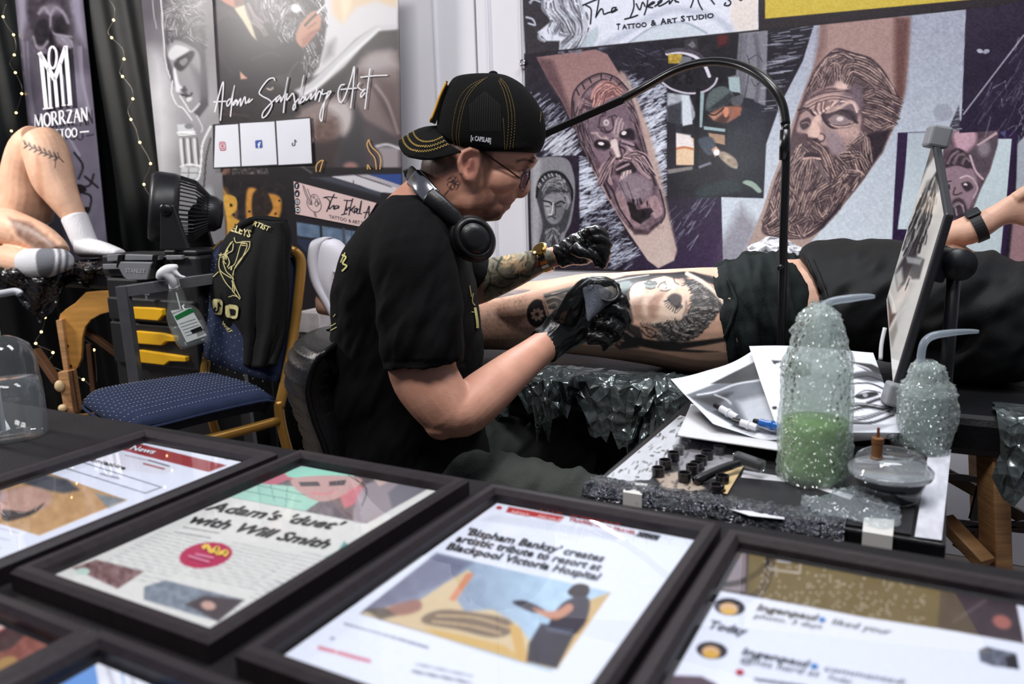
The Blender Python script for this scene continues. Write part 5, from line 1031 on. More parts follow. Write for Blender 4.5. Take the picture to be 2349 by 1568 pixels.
lettering('print_headline', [("'Bispham Banksy' creates", Q7((1100,312))[0], Q7((1785,450))[0],(13,-15), True),('artistic tribute to resort at', Q7((1050,347))[0], Q7((1770,495))[0],(13,-15), True),('Blackpool Victoria Hospital', Q7((1005,386))[0], Q7((1760,542))[0],(13,-15), True)], h3b, m_txt, f3)
lettering('print_title', [('The Gazette', Q7((1455,188))[0], Q7((1880,268))[0],(10,-14), True),('TRAFFIC AND TRAVEL', Q7((1615,245))[0], Q7((1950,315))[0],(5,-7), True)], h3b, m_red, f3)
lettering('print_bar_text', [('NEWS', Q7((1330,208))[0], Q7((1415,226))[0],(5,-6), True),('PEOPLE', Q7((1460,232))[0], Q7((1575,252))[0],(5,-6), True)], h3b, M('bar_text', (232,170,168)), f3)
# -- 4: phone notifications page
Q8 = zz(1500,1180,2.767)
def p4(p):
    top = Q8((495,140),(2270,415),(2360,820),(1800,720),(1300,640),(345,470))
    p.poly(top, (70,60,58),2); p.poly(Q8((500,150),(590,165),(580,490),(360,460)),(128,114,118),3)
    p.poly(Q8((610,180),(1830,370),(1800,720),(1300,645),(600,500)),(92,78,56),3); p.poly(Q8((1830,370),(2270,430),(2350,800),(1800,720)),(58,46,52),3); p.noise(top, 30,8,67)
    p.line(Q8((370,445),(540,430),(680,350),(740,250),(740,200)),13,(50,42,38),3); p.poly(Q8((780,220),(870,235),(870,310),(780,300)),(150,150,160),2); p.line(Q8((735,345),(925,370),(935,250)),6,(150,140,130),2,1, False)
    r = random.Random(5)
    for k in range(170):
        a, b = r.uniform(0,1), r.uniform(0,1); q = np.array(Q8((700,290))[0])*(1-a)+np.array(Q8((1740,430))[0])*a + np.array([-b * 14, b * 92]); 
        q = np.round(q / 6.5)*6.5; p.ell(q[0], q[1],2.2,2.0,(190,182,170),0,.5,.8)
    p.line(Q8((495,145),(1500,300),(2280,410)),7,(220,222,234),2,1, False); p.line(Q8((2280,410),(2360,800)),8,(214,216,230),2,1, False); p.ell(*Q8((2210,680))[0],22,15,(176,104,92),20,.4,.8); p.line(Q8((1900,680),(2110,540)),6,(90,76,80),3,.8, False)
    p.line(Q8((490,180),(520,220),(520,270),(490,220)),2,(40,36,40))
    for cx, cy in ((480,585),(368,860)):
        c = Q8((cx, cy))[0]; p.ell(c[0], c[1],36,20,(44,40,46),6,.05); p.ell(c[0]-2, c[1]+4,21,14,(206,164,120),6,.2); p.ell(c[0]-2, c[1]+10,18,8,(206,160,64),6,.3)
    p.poly(Q8((2060,860),(2110,835),(2300,880),(2320,980),(2150,960),(2070,930)),(88,92,106),3); p.noise(Q8((2060,860),(2110,835),(2300,880),(2320,980),(2150,960)),10,40,68); p.poly(Q8((2230,900),(2300,890),(2320,980),(2240,970)),(26,26,32),3)
    p.poly(Q8((120,1020),(300,1025),(400,1074),(380,1200),(0,1200)),(60,34,52),5)
    textlines(p, Q8((650,1030))[0], Q8((1000,1080))[0], Q8((640,1060))[0],1,(90,92,104),8,16)
f4, h4, h4b = framed('black framed phone notifications print with round portrait icons, at the right', T(1667,1207, FZ), p4,(216,220,234))
lettering('print_lettering', [('Ingenpaul', Q8((650,600))[0], Q8((1025,668))[0],(10,-13), True),('liked your', Q8((1125,690))[0], Q8((1495,758))[0],(10,-13)),('photo. 3 days', Q8((635,650))[0], Q8((1060,720))[0],(8,-10)),('Today', Q8((335,712))[0], Q8((575,760))[0],(13,-17), True),('Ingenpaul', Q8((555,880))[0], Q8((970,962))[0],(10,-14), True),('commented:', Q8((1075,985))[0], Q8((1590,1075))[0],(9,-12)),('@nts hard at', Q8((540,930))[0], Q8((1040,1025))[0],(10,-13)),('Today', Q8((1090,1040))[0], Q8((1250,1068))[0],(8,-10))], h4b, M('insta_text', (70,72,84)), f4)
for b_ in (circle(*Q8((1068,663))[0],8,5.5,10), circle(*Q8((1018,958))[0],9,6,10)): patch('badge', [b_], h4b, M('badge_blue', (52,130,196)), f4)
patch('heart', [circle(*Q8((545,996))[0],10,6.5,10)], h4b, m_red, f4)
# -- 5 and 6: near row
Q9 = Q6
def p5(p):
    p.poly(Q9((-500,830),(20,1010),(560,1215),(220,1400),(-200,1700),(-600,1300)),(176,34,36),3); p.poly(Q9((-100,1120),(60,1060),(240,1100),(180,1160),(0,1250),(-100,1270)),(196,170,166),6,1, True); p.poly(Q9((-300,980),(0,990),(40,1040),(-60,1110),(-200,1120)),(50,20,24),6,.95); p.poly(Q9((60,1300),(250,1180),(520,1210),(430,1290),(220,1400),(60,1500),(-100,1450)),(120,70,58),8,.95, True); p.poly(Q9((0,1260),(200,1160),(460,1190),(360,1230),(180,1260),(60,1360),(-60,1380)),(46,26,26),6,.9, True); p.noise(Q9((-500,830),(560,1215),(0,1600)),14,22,69); p.ell(*Q9((40,1450))[0],26,16,(150,116,66),-20,.2)
e_n = ex2; n_n = ey2
B5 = T(262,1420, FZ); A5 = B5-ex2*FW
f5, h5, h5b = framed('black framed red magazine print cut by the lower left corner', A5-ey2*.012, p5,(220,220,226))
def p6(p):
    p.grad([(0,1440),(900,1440),(900,1900),(0,1900)],(300,1460),(300,1600),(122,160,208),(96,140,206)); p.poly(Q9((560,1430),(690,1400),(730,1560),(760,1900),(640,1900)),(222,224,232),3); p.poly(Q9((710,1420),(820,1390),(880,1560),(920,1900),(800,1900)),(222,224,232),3)
    for x in (640,650,660,770,780): p.line(Q9((x - 20,1450),(x + 40,1640)),3,(150,152,166),3,.6, False)
A6 = T(268,1416, FZ)
f6, h6, h6b = framed('black framed blue sky print at the bottom edge beside the red one', A6+ex2*.002-ey2*.012, p6,(110,150,206))
# ------------------------------------------------------------------ work tray and the things on it
TZ = .66
tc = [T(1350,1112, TZ), T(2168,1246, TZ), T(2185,968, TZ), T(1600,945, TZ)]
t0 = tc[0]; te = (tc[1]-tc[0])/np.linalg.norm(tc[1]-tc[0]); tn = np.array([-te[1], te[0],0]); TWD, TDP = .422,.50
tp = lambda u, v, z=TZ: t0+te * u + tn * v + np.array([0,0, z - TZ])
m_tray = M('tray_black', (20,19,23), rough=.35, spec=.5, bump=.15, bscale=120, var=.3, vscale=25)
tr = empty('work_tray', tp(TWD / 2, TDP / 2,0)); tag(tr, 'black tattoo work tray on a stand, covered with film and paper', 'table')
G().box(tp(TWD / 2, TDP / 2, TZ - .0125), TWD, TDP, .022,(te, tn, EZ)).build('tray_top', m_tray, tr, bevel=.003)
m_steel = M('dark_steel', (36,36,40), rough=.35, metal=.8)
g = G(); g.tube([tp(TWD / 2, TDP * .75, TZ - .02), tp(TWD / 2, TDP * .75,.06)],.016,14); g.build('stand_post', m_steel, tr, smooth=True)
for a in range(4):
    g = G(); d = te * math.cos(a * 1.571+.78)+tn * math.sin(a * 1.571+.78); g.bar(tp(TWD / 2, TDP * .75,.05), tp(TWD / 2, TDP * .75,.05)+d * .2,.03,.02); g.build('stand_foot', m_steel, tr)
# film wrapped over the front edge
m_film = crinkle('clear_film', (120,124,132), rough=.12, scale=90, strength=.9, alpha=.55, spec=.8, dist=.006)
m_filmk = crinkle('black_film', (104,106,114), rough=.14, scale=75, strength=1.0, spec=1.0, metal=.7, dist=.008)
def film_strip(name, u0, u1, v0, h, mat, seed, depth=.012):
    r = np.random.default_rng(seed); n = 60; V = []; rows = [(.03,.0006),(.012,.003),(.002,.001),(-.006,-h * .4),(-.003,-h * .75),(0,-h)]
    for i in range(n):
        u = u0+(u1-u0)*i / (n - 1)
        for v, z in rows: V.append(tp(u, v0+v + r.normal(0,.0018)-(.004 if v < .01 else 0), TZ + z + abs(r.normal(0,.0018))+.0006))
    k = len(rows); F = [(i * k + j, i * k + j + 1,(i + 1)*k + j + 1,(i + 1)*k + j) for i in range(n - 1) for j in range(k - 1)]
    o = pyd(name, V, F, mat, tr, fix=True); return o
film_strip('edge_film', -.006,.32,0,.03, m_filmk, 4)
film_strip('edge_film', .0,.30,0.001,.026, clear('film_gloss', (225,230,240), rough=.06, dens=.06, bump=.9, bscale=160, vor=True),5)
# white paper strips along the tray edges
m_pw = M('paper_white', (214,214,220), rough=.6, var=.05, vscale=30, bump=.1, bscale=60)
def strip(name, pts, z, mat, parent=tr, th=.0006):
    V = [T(x, y, z) for x, y in pts]; V2 = [v - np.array([0,0, th]) for v in V]; n = len(V)
    return pyd(name, V + V2,[tuple(range(n)), tuple(range(n, 2*n))[::-1]] + [(i, (i + 1) % n, n + (i + 1) % n, n + i) for i in range(n)], mat, parent)
def p_spat(p): p.streaks([(1380,1110),(1560,950),(1590,960),(1480,1110)],40,9,-30,60,(30,28,30),4,.8,31); p.noise([(1350,1160),(1600,940),(1640,960),(1480,1140)],14,14,71)
m_papa = M('paper_attr', attr=True, rough=.55, var=.03, vscale=60)
def sheet_px(name, cor, z, paint, base, mat, parent=None, step=3, thick=.0006, warp=None):
    return sheet(name, [T(q[0], q[1], z) if len(q) == 2 else W(*q) for q in cor], step, paint, base, mat, parent, thick, warp)
sheet_px('edge_paper', [(1560,952),(1600,962),(1490,1100),(1376,1106)], TZ + .0008, p_spat, (190,192,198), m_papa, tr)
sheet_px('edge_paper', [(2130,1035),(2182,1030),(2160,1238),(2098,1230)], TZ + .0008, lambda p: p.noise([(2080,1020),(2200,1020),(2180,1250),(2080,1250)],16,24,72),(196,197,206), m_papa, tr)
strip('edge_paper', [(1706,1078),(1780,1090),(1960,1135),(1950,1145),(1840,1108),(1700,1094)], TZ + .001, m_pw)
strip('edge_paper', [(1660,1162),(1740,1150),(1790,1170),(1800,1190),(1720,1182)], TZ + .0012, m_pw)
def p_coll(p):
    p.noise([(1460,960),(2140,960),(2140,1240),(1380,1140)],24,12,73)
    p.poly([(1546,1010),(1600,1000),(1690,1030),(1700,1060),(1650,1100),(1560,1080)],(170,168,174),6,.8); p.poly([(1500,1090),(1560,1080),(1620,1120),(1540,1140)],(196,178,160),5,.8); p.streaks([(1500,1000),(1700,1000),(1690,1130),(1480,1110)],50,10,-20,60,(24,22,26),5,.7,33)
    p.poly([(1530,1010),(1570,1002),(1640,1008),(1700,1040),(1690,1020),(1600,995)],(90,62,48),4,.5)
sheet_px('collage_mat', [(1560,1002),(2120,1030),(2090,1225),(1420,1118)], TZ + .0006, p_coll, (30,29,33), m_papa, tr)
def tape(a, dy, wpx, lab):
    V = []
    for t in (0,.5,1):
        for s in (0,1):
            x = a[0]+wpx * s; 
            if t == 0: V.append(T(x, a[1]-22+s * 5, TZ + .003))
            elif t == .5: V.append(tp(*[(T(x, a[1], TZ)-t0).dot(te),-.011], TZ + .003))
            else: V.append(tp(*[(T(x, a[1], TZ)-t0).dot(te),-.012], TZ - dy))
    o = pyd('masking_tape', V, [(0,1,3,2),(2,3,5,4)], M('masking_tape', (206,204,200), rough=.6, var=.05), tr); return o
tape((1436,1126),.028,50, ''); tape((1982,1208),.032,70, '')

# paper towel stack
def quad_sheet(px, z): return [T(x, y, z) for x, y in px]
tw = empty('paper_towel_stack', T(1700,1000, TZ)); tag(tw, 'stack of folded white paper towels under the stencil prints', 'paper towels')
m_tow = M('paper_towel', (216,216,220), rough=.85, bump=.5, bscale=500, var=.03)
q0 = [(1586,930),(1860,985),(1868,1046),(1556,1000)]
for k in range(7):
    z = TZ + .002+k * .0032; r = random.Random(k); P = [T(x + r.uniform(-3,3), y + r.uniform(-2,2), z) for x, y in q0]
    P2 = [p + np.array([0,0,.0026]) for p in P]
    o = pyd('towel', P + P2,[(0,1,2,3),(7,6,5,4),(0,4,5,1),(1,5,6,2),(2,6,7,3),(3,7,4,0)], m_tow, tw)
    md = o.modifiers.new('b', 'BEVEL'); md.width = .001; md.segments = 2
# stencil prints
def pp1(p):
    p.poly([(1575,905),(1640,880),(1745,870),(1790,930),(1785,1000),(1700,985),(1620,940)],(96,100,108),4); p.poly([(1630,880),(1740,825),(1745,868),(1700,878)],(40,40,44),3); p.poly([(1590,912),(1680,900),(1640,935)],(30,30,34),10,.9); p.poly([(1690,920),(1780,900),(1790,990),(1720,980)],(190,194,202),14,.8); p.line([(1600,905),(1640,898),(1690,880),(1742,872)],4,(214,216,222),3,.9); p.line([(1640,905),(1665,915),(1676,925)],4,(206,208,214),4,.8); p.noise([(1560,870),(1800,820),(1800,1010)],20,12,74)
def warp1(u, v): return .016*np.maximum(0,(.35-u)/.35) ** 2*(1-.3*v)+.01*np.maximum(0,.3-v)+.004*np.sin(u * 7)
pa = sheet_px('stencil_print', [(1545,890,1.30),(1745,800,1.32),(1800,1010),(1640,985)], TZ + .028, pp1,(216,219,226), m_papa, None, 2.5,.0006, warp1)
tag(pa, 'curled grey portrait stencil print lying under the taller white print', 'paper')
def pp2(p):
    p.poly([(1770,826),(1860,832),(1860,860),(1800,870)],(26,26,30),4)
    for x, y, a in ((1785,837,-20),(1805,845,10),(1790,850,40),(1800,830,70)): p.ell(x, y, 12,5,(222,224,230), a)
    p.poly([(1945,828),(2000,835),(2050,860),(2060,872),(1990,850)],(40,40,44),3); p.line([(1960,835),(1990,845),(2010,862)],4,(200,202,208),3)
    p.poly([(1945,860),(2000,850),(2030,870),(2000,875)],(60,62,68),6,.9, True); p.lines([[(1950,870),(1990,862),(2035,880),(2060,905)],[(1948,880),(2000,880),(2050,905)]],3,(30,30,34),2); p.poly([(1960,908),(2000,898),(2015,905),(1980,915)],(24,24,28),3,1, True); p.line([(1955,912),(1985,895),(2020,900)],2,(20,20,24)); p.ell(1985,906,6,4,(150,152,158)); p.poly([(2025,890),(2055,885),(2060,900),(2035,905)],(40,40,46),3)
    hg = [[(1950,930),(1985,928),(2030,935),(2060,925)],[(1950,945),(1990,935),(2040,945)],[(1955,960),(1990,955),(2045,935)],[(1950,968),(2000,968),(2050,950)],[(1990,925),(2020,915),(2058,915)]]
    rnd_strokes(p, hg, 4,4,(28,28,32),.9,4,75); rnd_strokes(p, hg, 2,2,(190,192,198),.9,4,76); p.poly([(1947,975),(2055,972),(2020,985),(1950,990)],(150,150,158),4,.7); p.ell(1777,935,6,4,(40,32,32))
pb = sheet_px('stencil_print', [(1718,799,1.31),(2003,808,1.26),(2075,985),(1790,1003)], TZ + .034, pp2,(220,223,231), m_papa, None, 2.5,.0006, lambda u, v: .012*np.maximum(0,.4-v)+.003*np.sin(u * 5)-.012*np.maximum(0, u - .8))
tag(pb, 'large white portrait stencil print between the two wash bottles', 'paper')
strip('spare_sheet', [(1955,992),(2060,985),(2075,1002),(1950,1012)], TZ + .006, m_pw, None); tag(bpy.data.objects['spare_sheet'], 'white sheet edge behind the clear cup at the foot of the bottles', 'paper')

# ink caps
m_cap = M('cap_plastic', (30,29,32), rough=.25, spec=.6); m_ink = M('black_ink', (6,6,7), rough=.05, spec=.7); m_capc = clear('cap_clear', (150,150,155), rough=.08, dens=.25)
caps = [(1571,1022,1),(1556,1036,1),(1545,1050,0),(1622,1047,0),(1650,1036,1),(1608,1060,0),(1526,1068,0),(1588,1080,0),(1510,1086,0),(1570,1098,0),(1657,1105,0),(1645,1122,2),(1598,1070,2)]
first = None
for i, (x, y, k) in enumerate(caps):
    b = T(x, y + 5, TZ + .001); rr = .0085 if k != 2 else .0092; hh = .0125
    root = empty('ink_cap', b)
    places = ['farthest back, clear rimmed', 'second from the back on the left', 'third back in the left row', 'right of the middle pair', 'clear rimmed, beside the razor cap', 'in the middle behind the razor handle', 'left row above the white smear', 'tipped beside the razor handle', 'left row nearest the tray edge', 'in front of the razor handle end', 'beside the beige card', 'nearest the front, in front of the beige card', 'low one between the middle caps']
    tag(root, 'small ink cap of black ink, ' + places[i], 'ink cap', 'ink caps on the work tray')
    if k != 2: G().lathe([(rr * .9,0),(rr, 0),(rr * 1.05, hh),(rr * .85, hh),(rr * .8,.003),(0,.003)], b, 20).build('cup', m_capc if k == 1 else m_cap, root, smooth=False)
    else: G().lathe([(rr * 1.2,0),(rr * 1.2,.002),(rr, .002),(rr * 1.02, hh * .8),(rr * .85, hh * .8),(rr * .8,.003),(0,.003)], b, 20).build('cup', m_cap, root)
    G().lathe([(rr * .83, hh * .3),(rr * .83, hh * .62),(0, hh * .62)], b, 20).build('ink', m_ink, root)
# razor
rz = empty('razor', T(1650,1080, TZ)); tag(rz, 'black disposable razor with clear head guard among the ink caps', 'razor')
a, b = T(1594,1103, TZ + .006), T(1705,1058, TZ + .018); G().tube(cr([a, a * .5+b * .5+np.array([0,0,.002]), b],5),[.006]*3 + [.0055]*5 + [.005]*3,12, exp=3).build('handle', m_cap, rz, smooth=True)
c, d = T(1686,1048, TZ + .022), T(1748,1070, TZ + .018); G().bar(c, d, .012,.010).build('blade_head', m_steel, rz, bevel=.002); G().bar(c - (d - c)*.04, d + (d - c)*.05,.017,.016).build('head_guard', clear('guard_clear', (220,222,228), rough=.05, dens=.12), rz, bevel=.003)
strip('beige_card', [(1660,1068),(1712,1058),(1668,1132),(1652,1128)], TZ + .003, M('beige_card', (206,180,134), rough=.5, var=.08), None); tag(bpy.data.objects['beige_card'], 'beige pointed card lying under the razor and ink caps', 'card')
# cartridges
m_wp = M('white_plastic', (222,222,226), rough=.3, var=.03); m_blue2 = M('blue_plastic', (30,92,168), rough=.3)
_bv = [bvh_of(pa), bvh_of(pb)]
def on_paper(q, z):
    H = [h for h in (surf(b_, *q, .0062) for b_ in _bv) if h is not None]
    return min(H, key=lambda h: np.linalg.norm(h - CAM)) if H else T(*q, z)
def cartridge(lab, a, b, m1, z, zoff=0):
    A = on_paper(a, z); B = on_paper(b, z); root = empty('needle_cartridge', A); tag(root, lab, 'needle', 'needle cartridges on the paper'); d = (B - A)/np.linalg.norm(B - A); L = np.linalg.norm(B - A); X = axes(d)
    G().lathe([(.0035,0),(.0055,.001),(.0055, L * .45),(.007, L * .47),(.007, L * .55),(.0055, L * .57),(.005, L),(0, L)], A, 16, X).build('barrel', m1, root, smooth=False); G().lathe([(.004,-.012),(.0045,0),(0,0)], A, 12, X).build('tip', m_cap, root); return root
cartridge('white needle cartridge nearest the curled print edge', (1652,944),(1690,966), m_wp, TZ + .034); cartridge('white needle cartridge touching the blue one', (1696,976),(1736,988), m_wp, TZ + .032); cartridge('blue needle cartridge half hidden by the green bottle', (1746,976),(1798,990), m_blue2, TZ + .032)
# ------------------------------------------------------------------ the tattoo artist
def limb(g, st, seg=20, exp=2.0, n=4, ref=(0,1,0)):
    """st: (px, py, depth, radius px, depth radius px or None)"""
    S = cr([(*W(a[0], a[1], a[2]), a[3]*pxm(a[2]),(a[4] if len(a) > 4 and a[4] else a[3])*pxm(a[2])) for a in st], n)
    return g.tube([s[:3] for s in S],[s[3] for s in S], seg, [s[4] for s in S], exp=exp, ref=ref)
def rows(st, Y, n=4):
    """st: (py, x0 px, x1 px, half depth m) horizontal slices"""
    out = []
    for s in cr(st, n):
        py, x0, x1, b = s[:4]; a, c = W(x0, py, Y), W(x1, py, Y)
        out.append(((a + c)/2,(c - a)/2, np.array([0, b, 0])))
    return out
YM = 1.50
skin = M('skin', attr=True, rough=.48, spec=.4, bump=.18, bscale=260, var=.07, vscale=24, sss=.12, dist=.0015)
g = G()
g.slices(rows([(250,1040,1222,.066),(300,1022,1234,.072),(332,1004,1234,.075),(348,982,1231,.076),(372,967,1221,.076),(395,966,1203,.074),(418,968,1198,.072),(440,974,1190,.069),(458,985,1180,.065),(475,1000,1168,.060),(490,1025,1156,.053),(501,1050,1146,.042),(507,1075,1134,.028)], YM, 3),36,2.15,.28)
limb(g, [(1228,362, YM, 8,34),(1216,378, YM, 9,40),(1200,385, YM, 8,36)],14)                         # brow
limb(g, [(1203,388, YM, 6,8),(1205,408, YM, 8,10),(1206,424, YM, 10,13),(1203,438, YM, 10,17),(1192,446, YM, 9,18),(1182,440, YM, 6,14)],14)  # nose
limb(g, [(1150,448, YM, 16,44),(1172,456, YM, 8,26),(1179,462, YM, 4,16)],14)                           # upper lip
limb(g, [(1150,476, YM, 10,36),(1164,474, YM, 7,24),(1171,474, YM, 4,14)],14)                           # lower lip
limb(g, [(1120,492, YM, 14,30),(1140,494, YM, 12,24),(1149,492, YM, 7,14)],14)                          # chin
for sg in (-1,1):                                                                                              # cheek bones, jaw, ears
    g.ball(W(1150,410, YM + sg * .052),(.038,.022,.026)); g.ball(W(1085,452, YM + sg * .050),(.046,.020,.030)); g.ball(W(1112,478, YM + sg * .038),(.040,.018,.022))
    ye = YM + sg * .078
    g.tube([W(x, y, ye + sg * d) for x, y, d in ((1102,366,-.004),(1096,348,.004),(1078,342,.010),(1060,350,.013),(1053,372,.013),(1058,396,.010),(1072,412,.006),(1084,416,.002),(1088,402,-.002))],.0052,10)
    g.ball(W(1076,382, ye + sg * .001),(.020,.006,.030)); g.ball(W(1076,404, ye + sg * .003),(.011,.007,.012)); g.tube([W(1092,366, ye), W(1080,368, ye + sg * .006),(W(1074,384, ye + sg * .007)), W(1080,400, ye + sg * .005)],.0042,8)
limb(g, [(925,545, YM, 84,70),(955,500, YM, 76,66),(1000,455, YM, 70,62),(1045,415, YM, 66,60)],24)   # neck
g.slices(rows([(452,905,1000,.09),(480,884,1025,.13),(520,842,1048,.17),(570,810,1062,.18),(650,792,1078,.175),(740,780,1085,.165),(840,778,1092,.16),(940,790,1100,.165),(1040,806,1112,.17),(1120,830,1100,.15)], YM, 3),36,2.4)
NE = [(930,540,1.34,74),(950,640,1.30,80),(965,760,1.28,84),(970,850,1.27,79,66),(1000,905,1.26,74,62),(1030,945,1.26,66,60)]
limb(g, NE, 24)
limb(g, [(1016,935,1.26,62,60),(1058,944,1.265,60,58),(1110,905,1.30,58,54),(1170,855,1.36,48,46),(1225,812,1.43,39,36),(1262,783,1.47,36,30),(1300,752,1.49,36,28)],24)
g.ball(W(1012,968,1.255),.030)
limb(g, [(985,560,1.66,60),(1030,620,1.72,52),(1078,656,1.745,44),(1120,640,1.74,46),(1180,620,1.72,38),(1240,598,1.70,27),(1275,588,1.69,23),(1310,578,1.685,24)],22)
man = fuse(g, 'person', .0032, skin, None, 3)
tag(man, 'man in black T-shirt and backwards cap bending over the leg he tattoos', 'person')
p = painter(man, (204,150,128)); mv = verts(man)
p.noise([(850,300),(1330,300),(1330,1050),(850,1050)],40,10,81)
p.poly([(1040,300),(1250,300),(1240,350),(1226,352),(1120,348),(1108,380),(1100,358),(1080,338),(1050,350),(1046,385),(1010,400),(968,408),(950,380),(960,300)],(74,54,46),10,.85)       # short hair under the cap
p.poly([(1105,345),(1130,350),(1128,400),(1112,430),(1106,400)],(92,66,54),10,.8)
p.poly([(1095,430),(1115,420),(1128,440),(1150,455),(1172,452),(1180,464),(1160,482),(1150,505),(1110,510),(1080,480)],(112,76,62),12,.62)   # stubble
p.poly([(1110,482),(1146,478),(1150,508),(1110,514)],(80,54,46),8,.75); p.noise([(1080,430),(1185,440),(1150,510),(1080,500)],5,14,82)
p.line([(1150,467),(1166,467),(1177,468)],4,(126,62,58),3,.9); p.poly([(1158,454),(1180,456),(1181,464),(1160,465)],(176,104,96),5,.6)
p.line([(1186,370),(1205,366),(1224,372)],5,(64,46,40),3,.85); p.ell(1200,397,8,4,(226,214,208),10,.3); p.ell(1204,397,3.4,3.6,(50,40,38)); p.line([(1190,392),(1202,391),(1211,395)],2.5,(60,40,36)); p.line([(1188,404),(1200,406),(1208,402)],2,(150,100,88))
p.poly([(1052,345),(1100,340),(1105,400),(1080,420),(1050,400)],(206,140,122),8,.5); p.poly([(1066,368),(1086,362),(1090,390),(1074,398)],(140,86,74),7,.7)  # dark ear hollow: its shade painted into the skin colour
p.line([(1140,455),(1128,470),(1122,485)],3,(140,92,78),4,.6); p.line([(1176,444),(1158,456),(1148,472)],2.5,(150,98,84),3,.6)
# neck tattoo: open flower and script
for k in range(7):
    a = k * .897; p.line([(1041+3*math.cos(a),419+3*math.sin(a)),(1041+14*math.cos(a - .25),419+15*math.sin(a - .25)),(1041+14*math.cos(a + .35),419+15*math.sin(a + .35)),(1041+3*math.cos(a + .3),419+3*math.sin(a + .3))],2.2,(52,36,42),1.5,.9)
p.line([(1032,430),(1026,440),(1018,452)],2.5,(60,42,46)); p.line([(1020,455),(1012,462),(1018,464),(1008,474)],2.2,(60,42,46),1.5,.8)
# far forearm: dense sleeve tattoo
p.mask = (mv[:, 1] > 1.62).astype(float)
fa = [(1110,560),(1250,545),(1275,600),(1180,680),(1110,690)]
p.poly(fa, (128,124,104),5,.9); p.noise(fa, 22,34,83); p.noise(fa, 8,18,84)
p.ell(1165,598,20,14,(206,176,136),-20,.3); p.ell(1195,612,16,18,(196,166,128),10,.4); p.ell(1235,605,9,9,(150,74,64),0,.5)
for q in (((1112,600),(1125,640),(1112,670)),((1150,590),(1140,620),(1165,640),(1190,635)),((1175,570),(1210,580),(1205,610)),((1120,650),(1150,660),(1175,650)),((1210,575),(1230,590),(1222,620)),((1130,590),(1150,605)),((1180,630),(1215,635))): p.line(list(q),4,(46,50,46),2.5,.85)
for x in (1188,1196,1204): p.line([(x, 622),(x, 632)],2,(60,56,48))
p.streaks(fa, 130,12,-30,80,(52,60,54),2.6,.7,85); p.streaks(fa, 60,9,20,80,(206,176,138),2.4,.7,86)
p.mask = None; p.apply(man)

# shirt
m_shirt = M('black_cotton', (9,9,11), rough=.85, spec=.15, bump=.25, bscale=500, var=.2, vscale=30)
g = G()
g.slices(rows([(447,902,985,.085),(462,886,1012,.12),(490,862,1036,.165),(520,832,1056,.19),(570,797,1072,.205),(640,777,1088,.20),(720,765,1097,.19),(800,760,1104,.185),(880,763,1110,.185),(960,776,1117,.19),(1040,790,1128,.195),(1110,812,1110,.185)], YM, 3),44,2.5)
limb(g, [(930,520,1.36,70),(945,590,1.31,92),(958,680,1.285,98,84),(966,770,1.27,97,86),(973,838,1.265,93,84)],26, exp=2.3)
limb(g, [(980,540,1.64,66),(1040,600,1.71,62),(1083,632,1.74,58)],20)
sh = fuse(g, 'tee_shirt', .0045, m_shirt, man, 3)
V = verts(sh); N = normals(sh); x, y = proj(V)
dis = (vnoise(x * .9+y * .35, y * .25-x * .2,26,5,2)-.5)*.016*np.clip((y - 520)/200,.35,1)+.004*np.sin((y * .8+x * .5)/22)*np.clip((y - 840)/120,0,1)
hem = (np.abs(y - 832) < 5) & (x > 880) & (x < 1070) & (V[:, 1] < 1.42)
set_verts(sh, V + N * (dis - hem * .002)[:, None])
tag(sh, 'black cotton T-shirt')
bs = bvh_of(sh); hsh = lambda a, b: surf(bs, a, b, .0015)
m_lime = M('shirt_print', (196,192,120), rough=.6, var=.05)
ribbons('chest_print', [([(1088,705),(1093,735),(1094,752)],6),([(1076,655),(1080,680)],2),([(1084,672),(1082,690),(1088,700)],2.2),([(1080,715),(1086,716)],2)], hsh, m_lime, sh)
ribbons('back_print', [([(786,585),(795,590),(788,604),(797,610),(786,622)],4),([(783,602),(793,580)],2.5),([(760,748),(772,741)],2.2),([(759,758),(774,750)],2.2),([(766,726),(771,720)],2)], hsh, m_lime, sh)

# trousers, lower legs and shoes
m_tr = M('olive_trousers', (52,56,52), rough=.85, bump=.3, bscale=300, var=.2, vscale=14)
g = G()
g.slices(rows([(1030,800,1115,.19),(1080,800,1130,.195),(1140,820,1130,.19),(1190,850,1110,.17)], YM, 3),36,2.5)
limb(g, [(960,1100,1.42,95),(1080,1125,1.36,98),(1220,1140,1.30,92),(1340,1160,1.26,80),(1420,1190,1.25,74)],24)
limb(g, [(980,1060,1.58,90),(1080,1030,1.63,88),(1180,1025,1.68,80),(1270,1050,1.72,70),(1320,1090,1.74,62)],24)
for k, e in ((W(1420,1190,1.25), np.array([.04,.04,0])),(W(1318,1088,1.74), np.array([.02,-.02,0]))):
    f_ = np.array([k[0]+e[0], k[1]+e[1],.11]); g.tube(cr([k + np.array([0,0,.0]), k * .5+f_ * .5+np.array([.02,0,0]), f_],4),[.060,.062,.062,.06,.058,.056,.054,.052,.05],18, ref=(0,1,.2))
tr_o = fuse(g, 'trousers', .006, m_tr, man, 2)
V = verts(tr_o); N = normals(tr_o); x, y = proj(V); set_verts(tr_o, V + N * ((vnoise(x + y * .8, y * .3-x * .25,30,9,2)-.5)*.016)[:, None]); tag(tr_o, 'dark olive trousers')
m_shoe = M('black_shoe', (22,22,24), rough=.5)
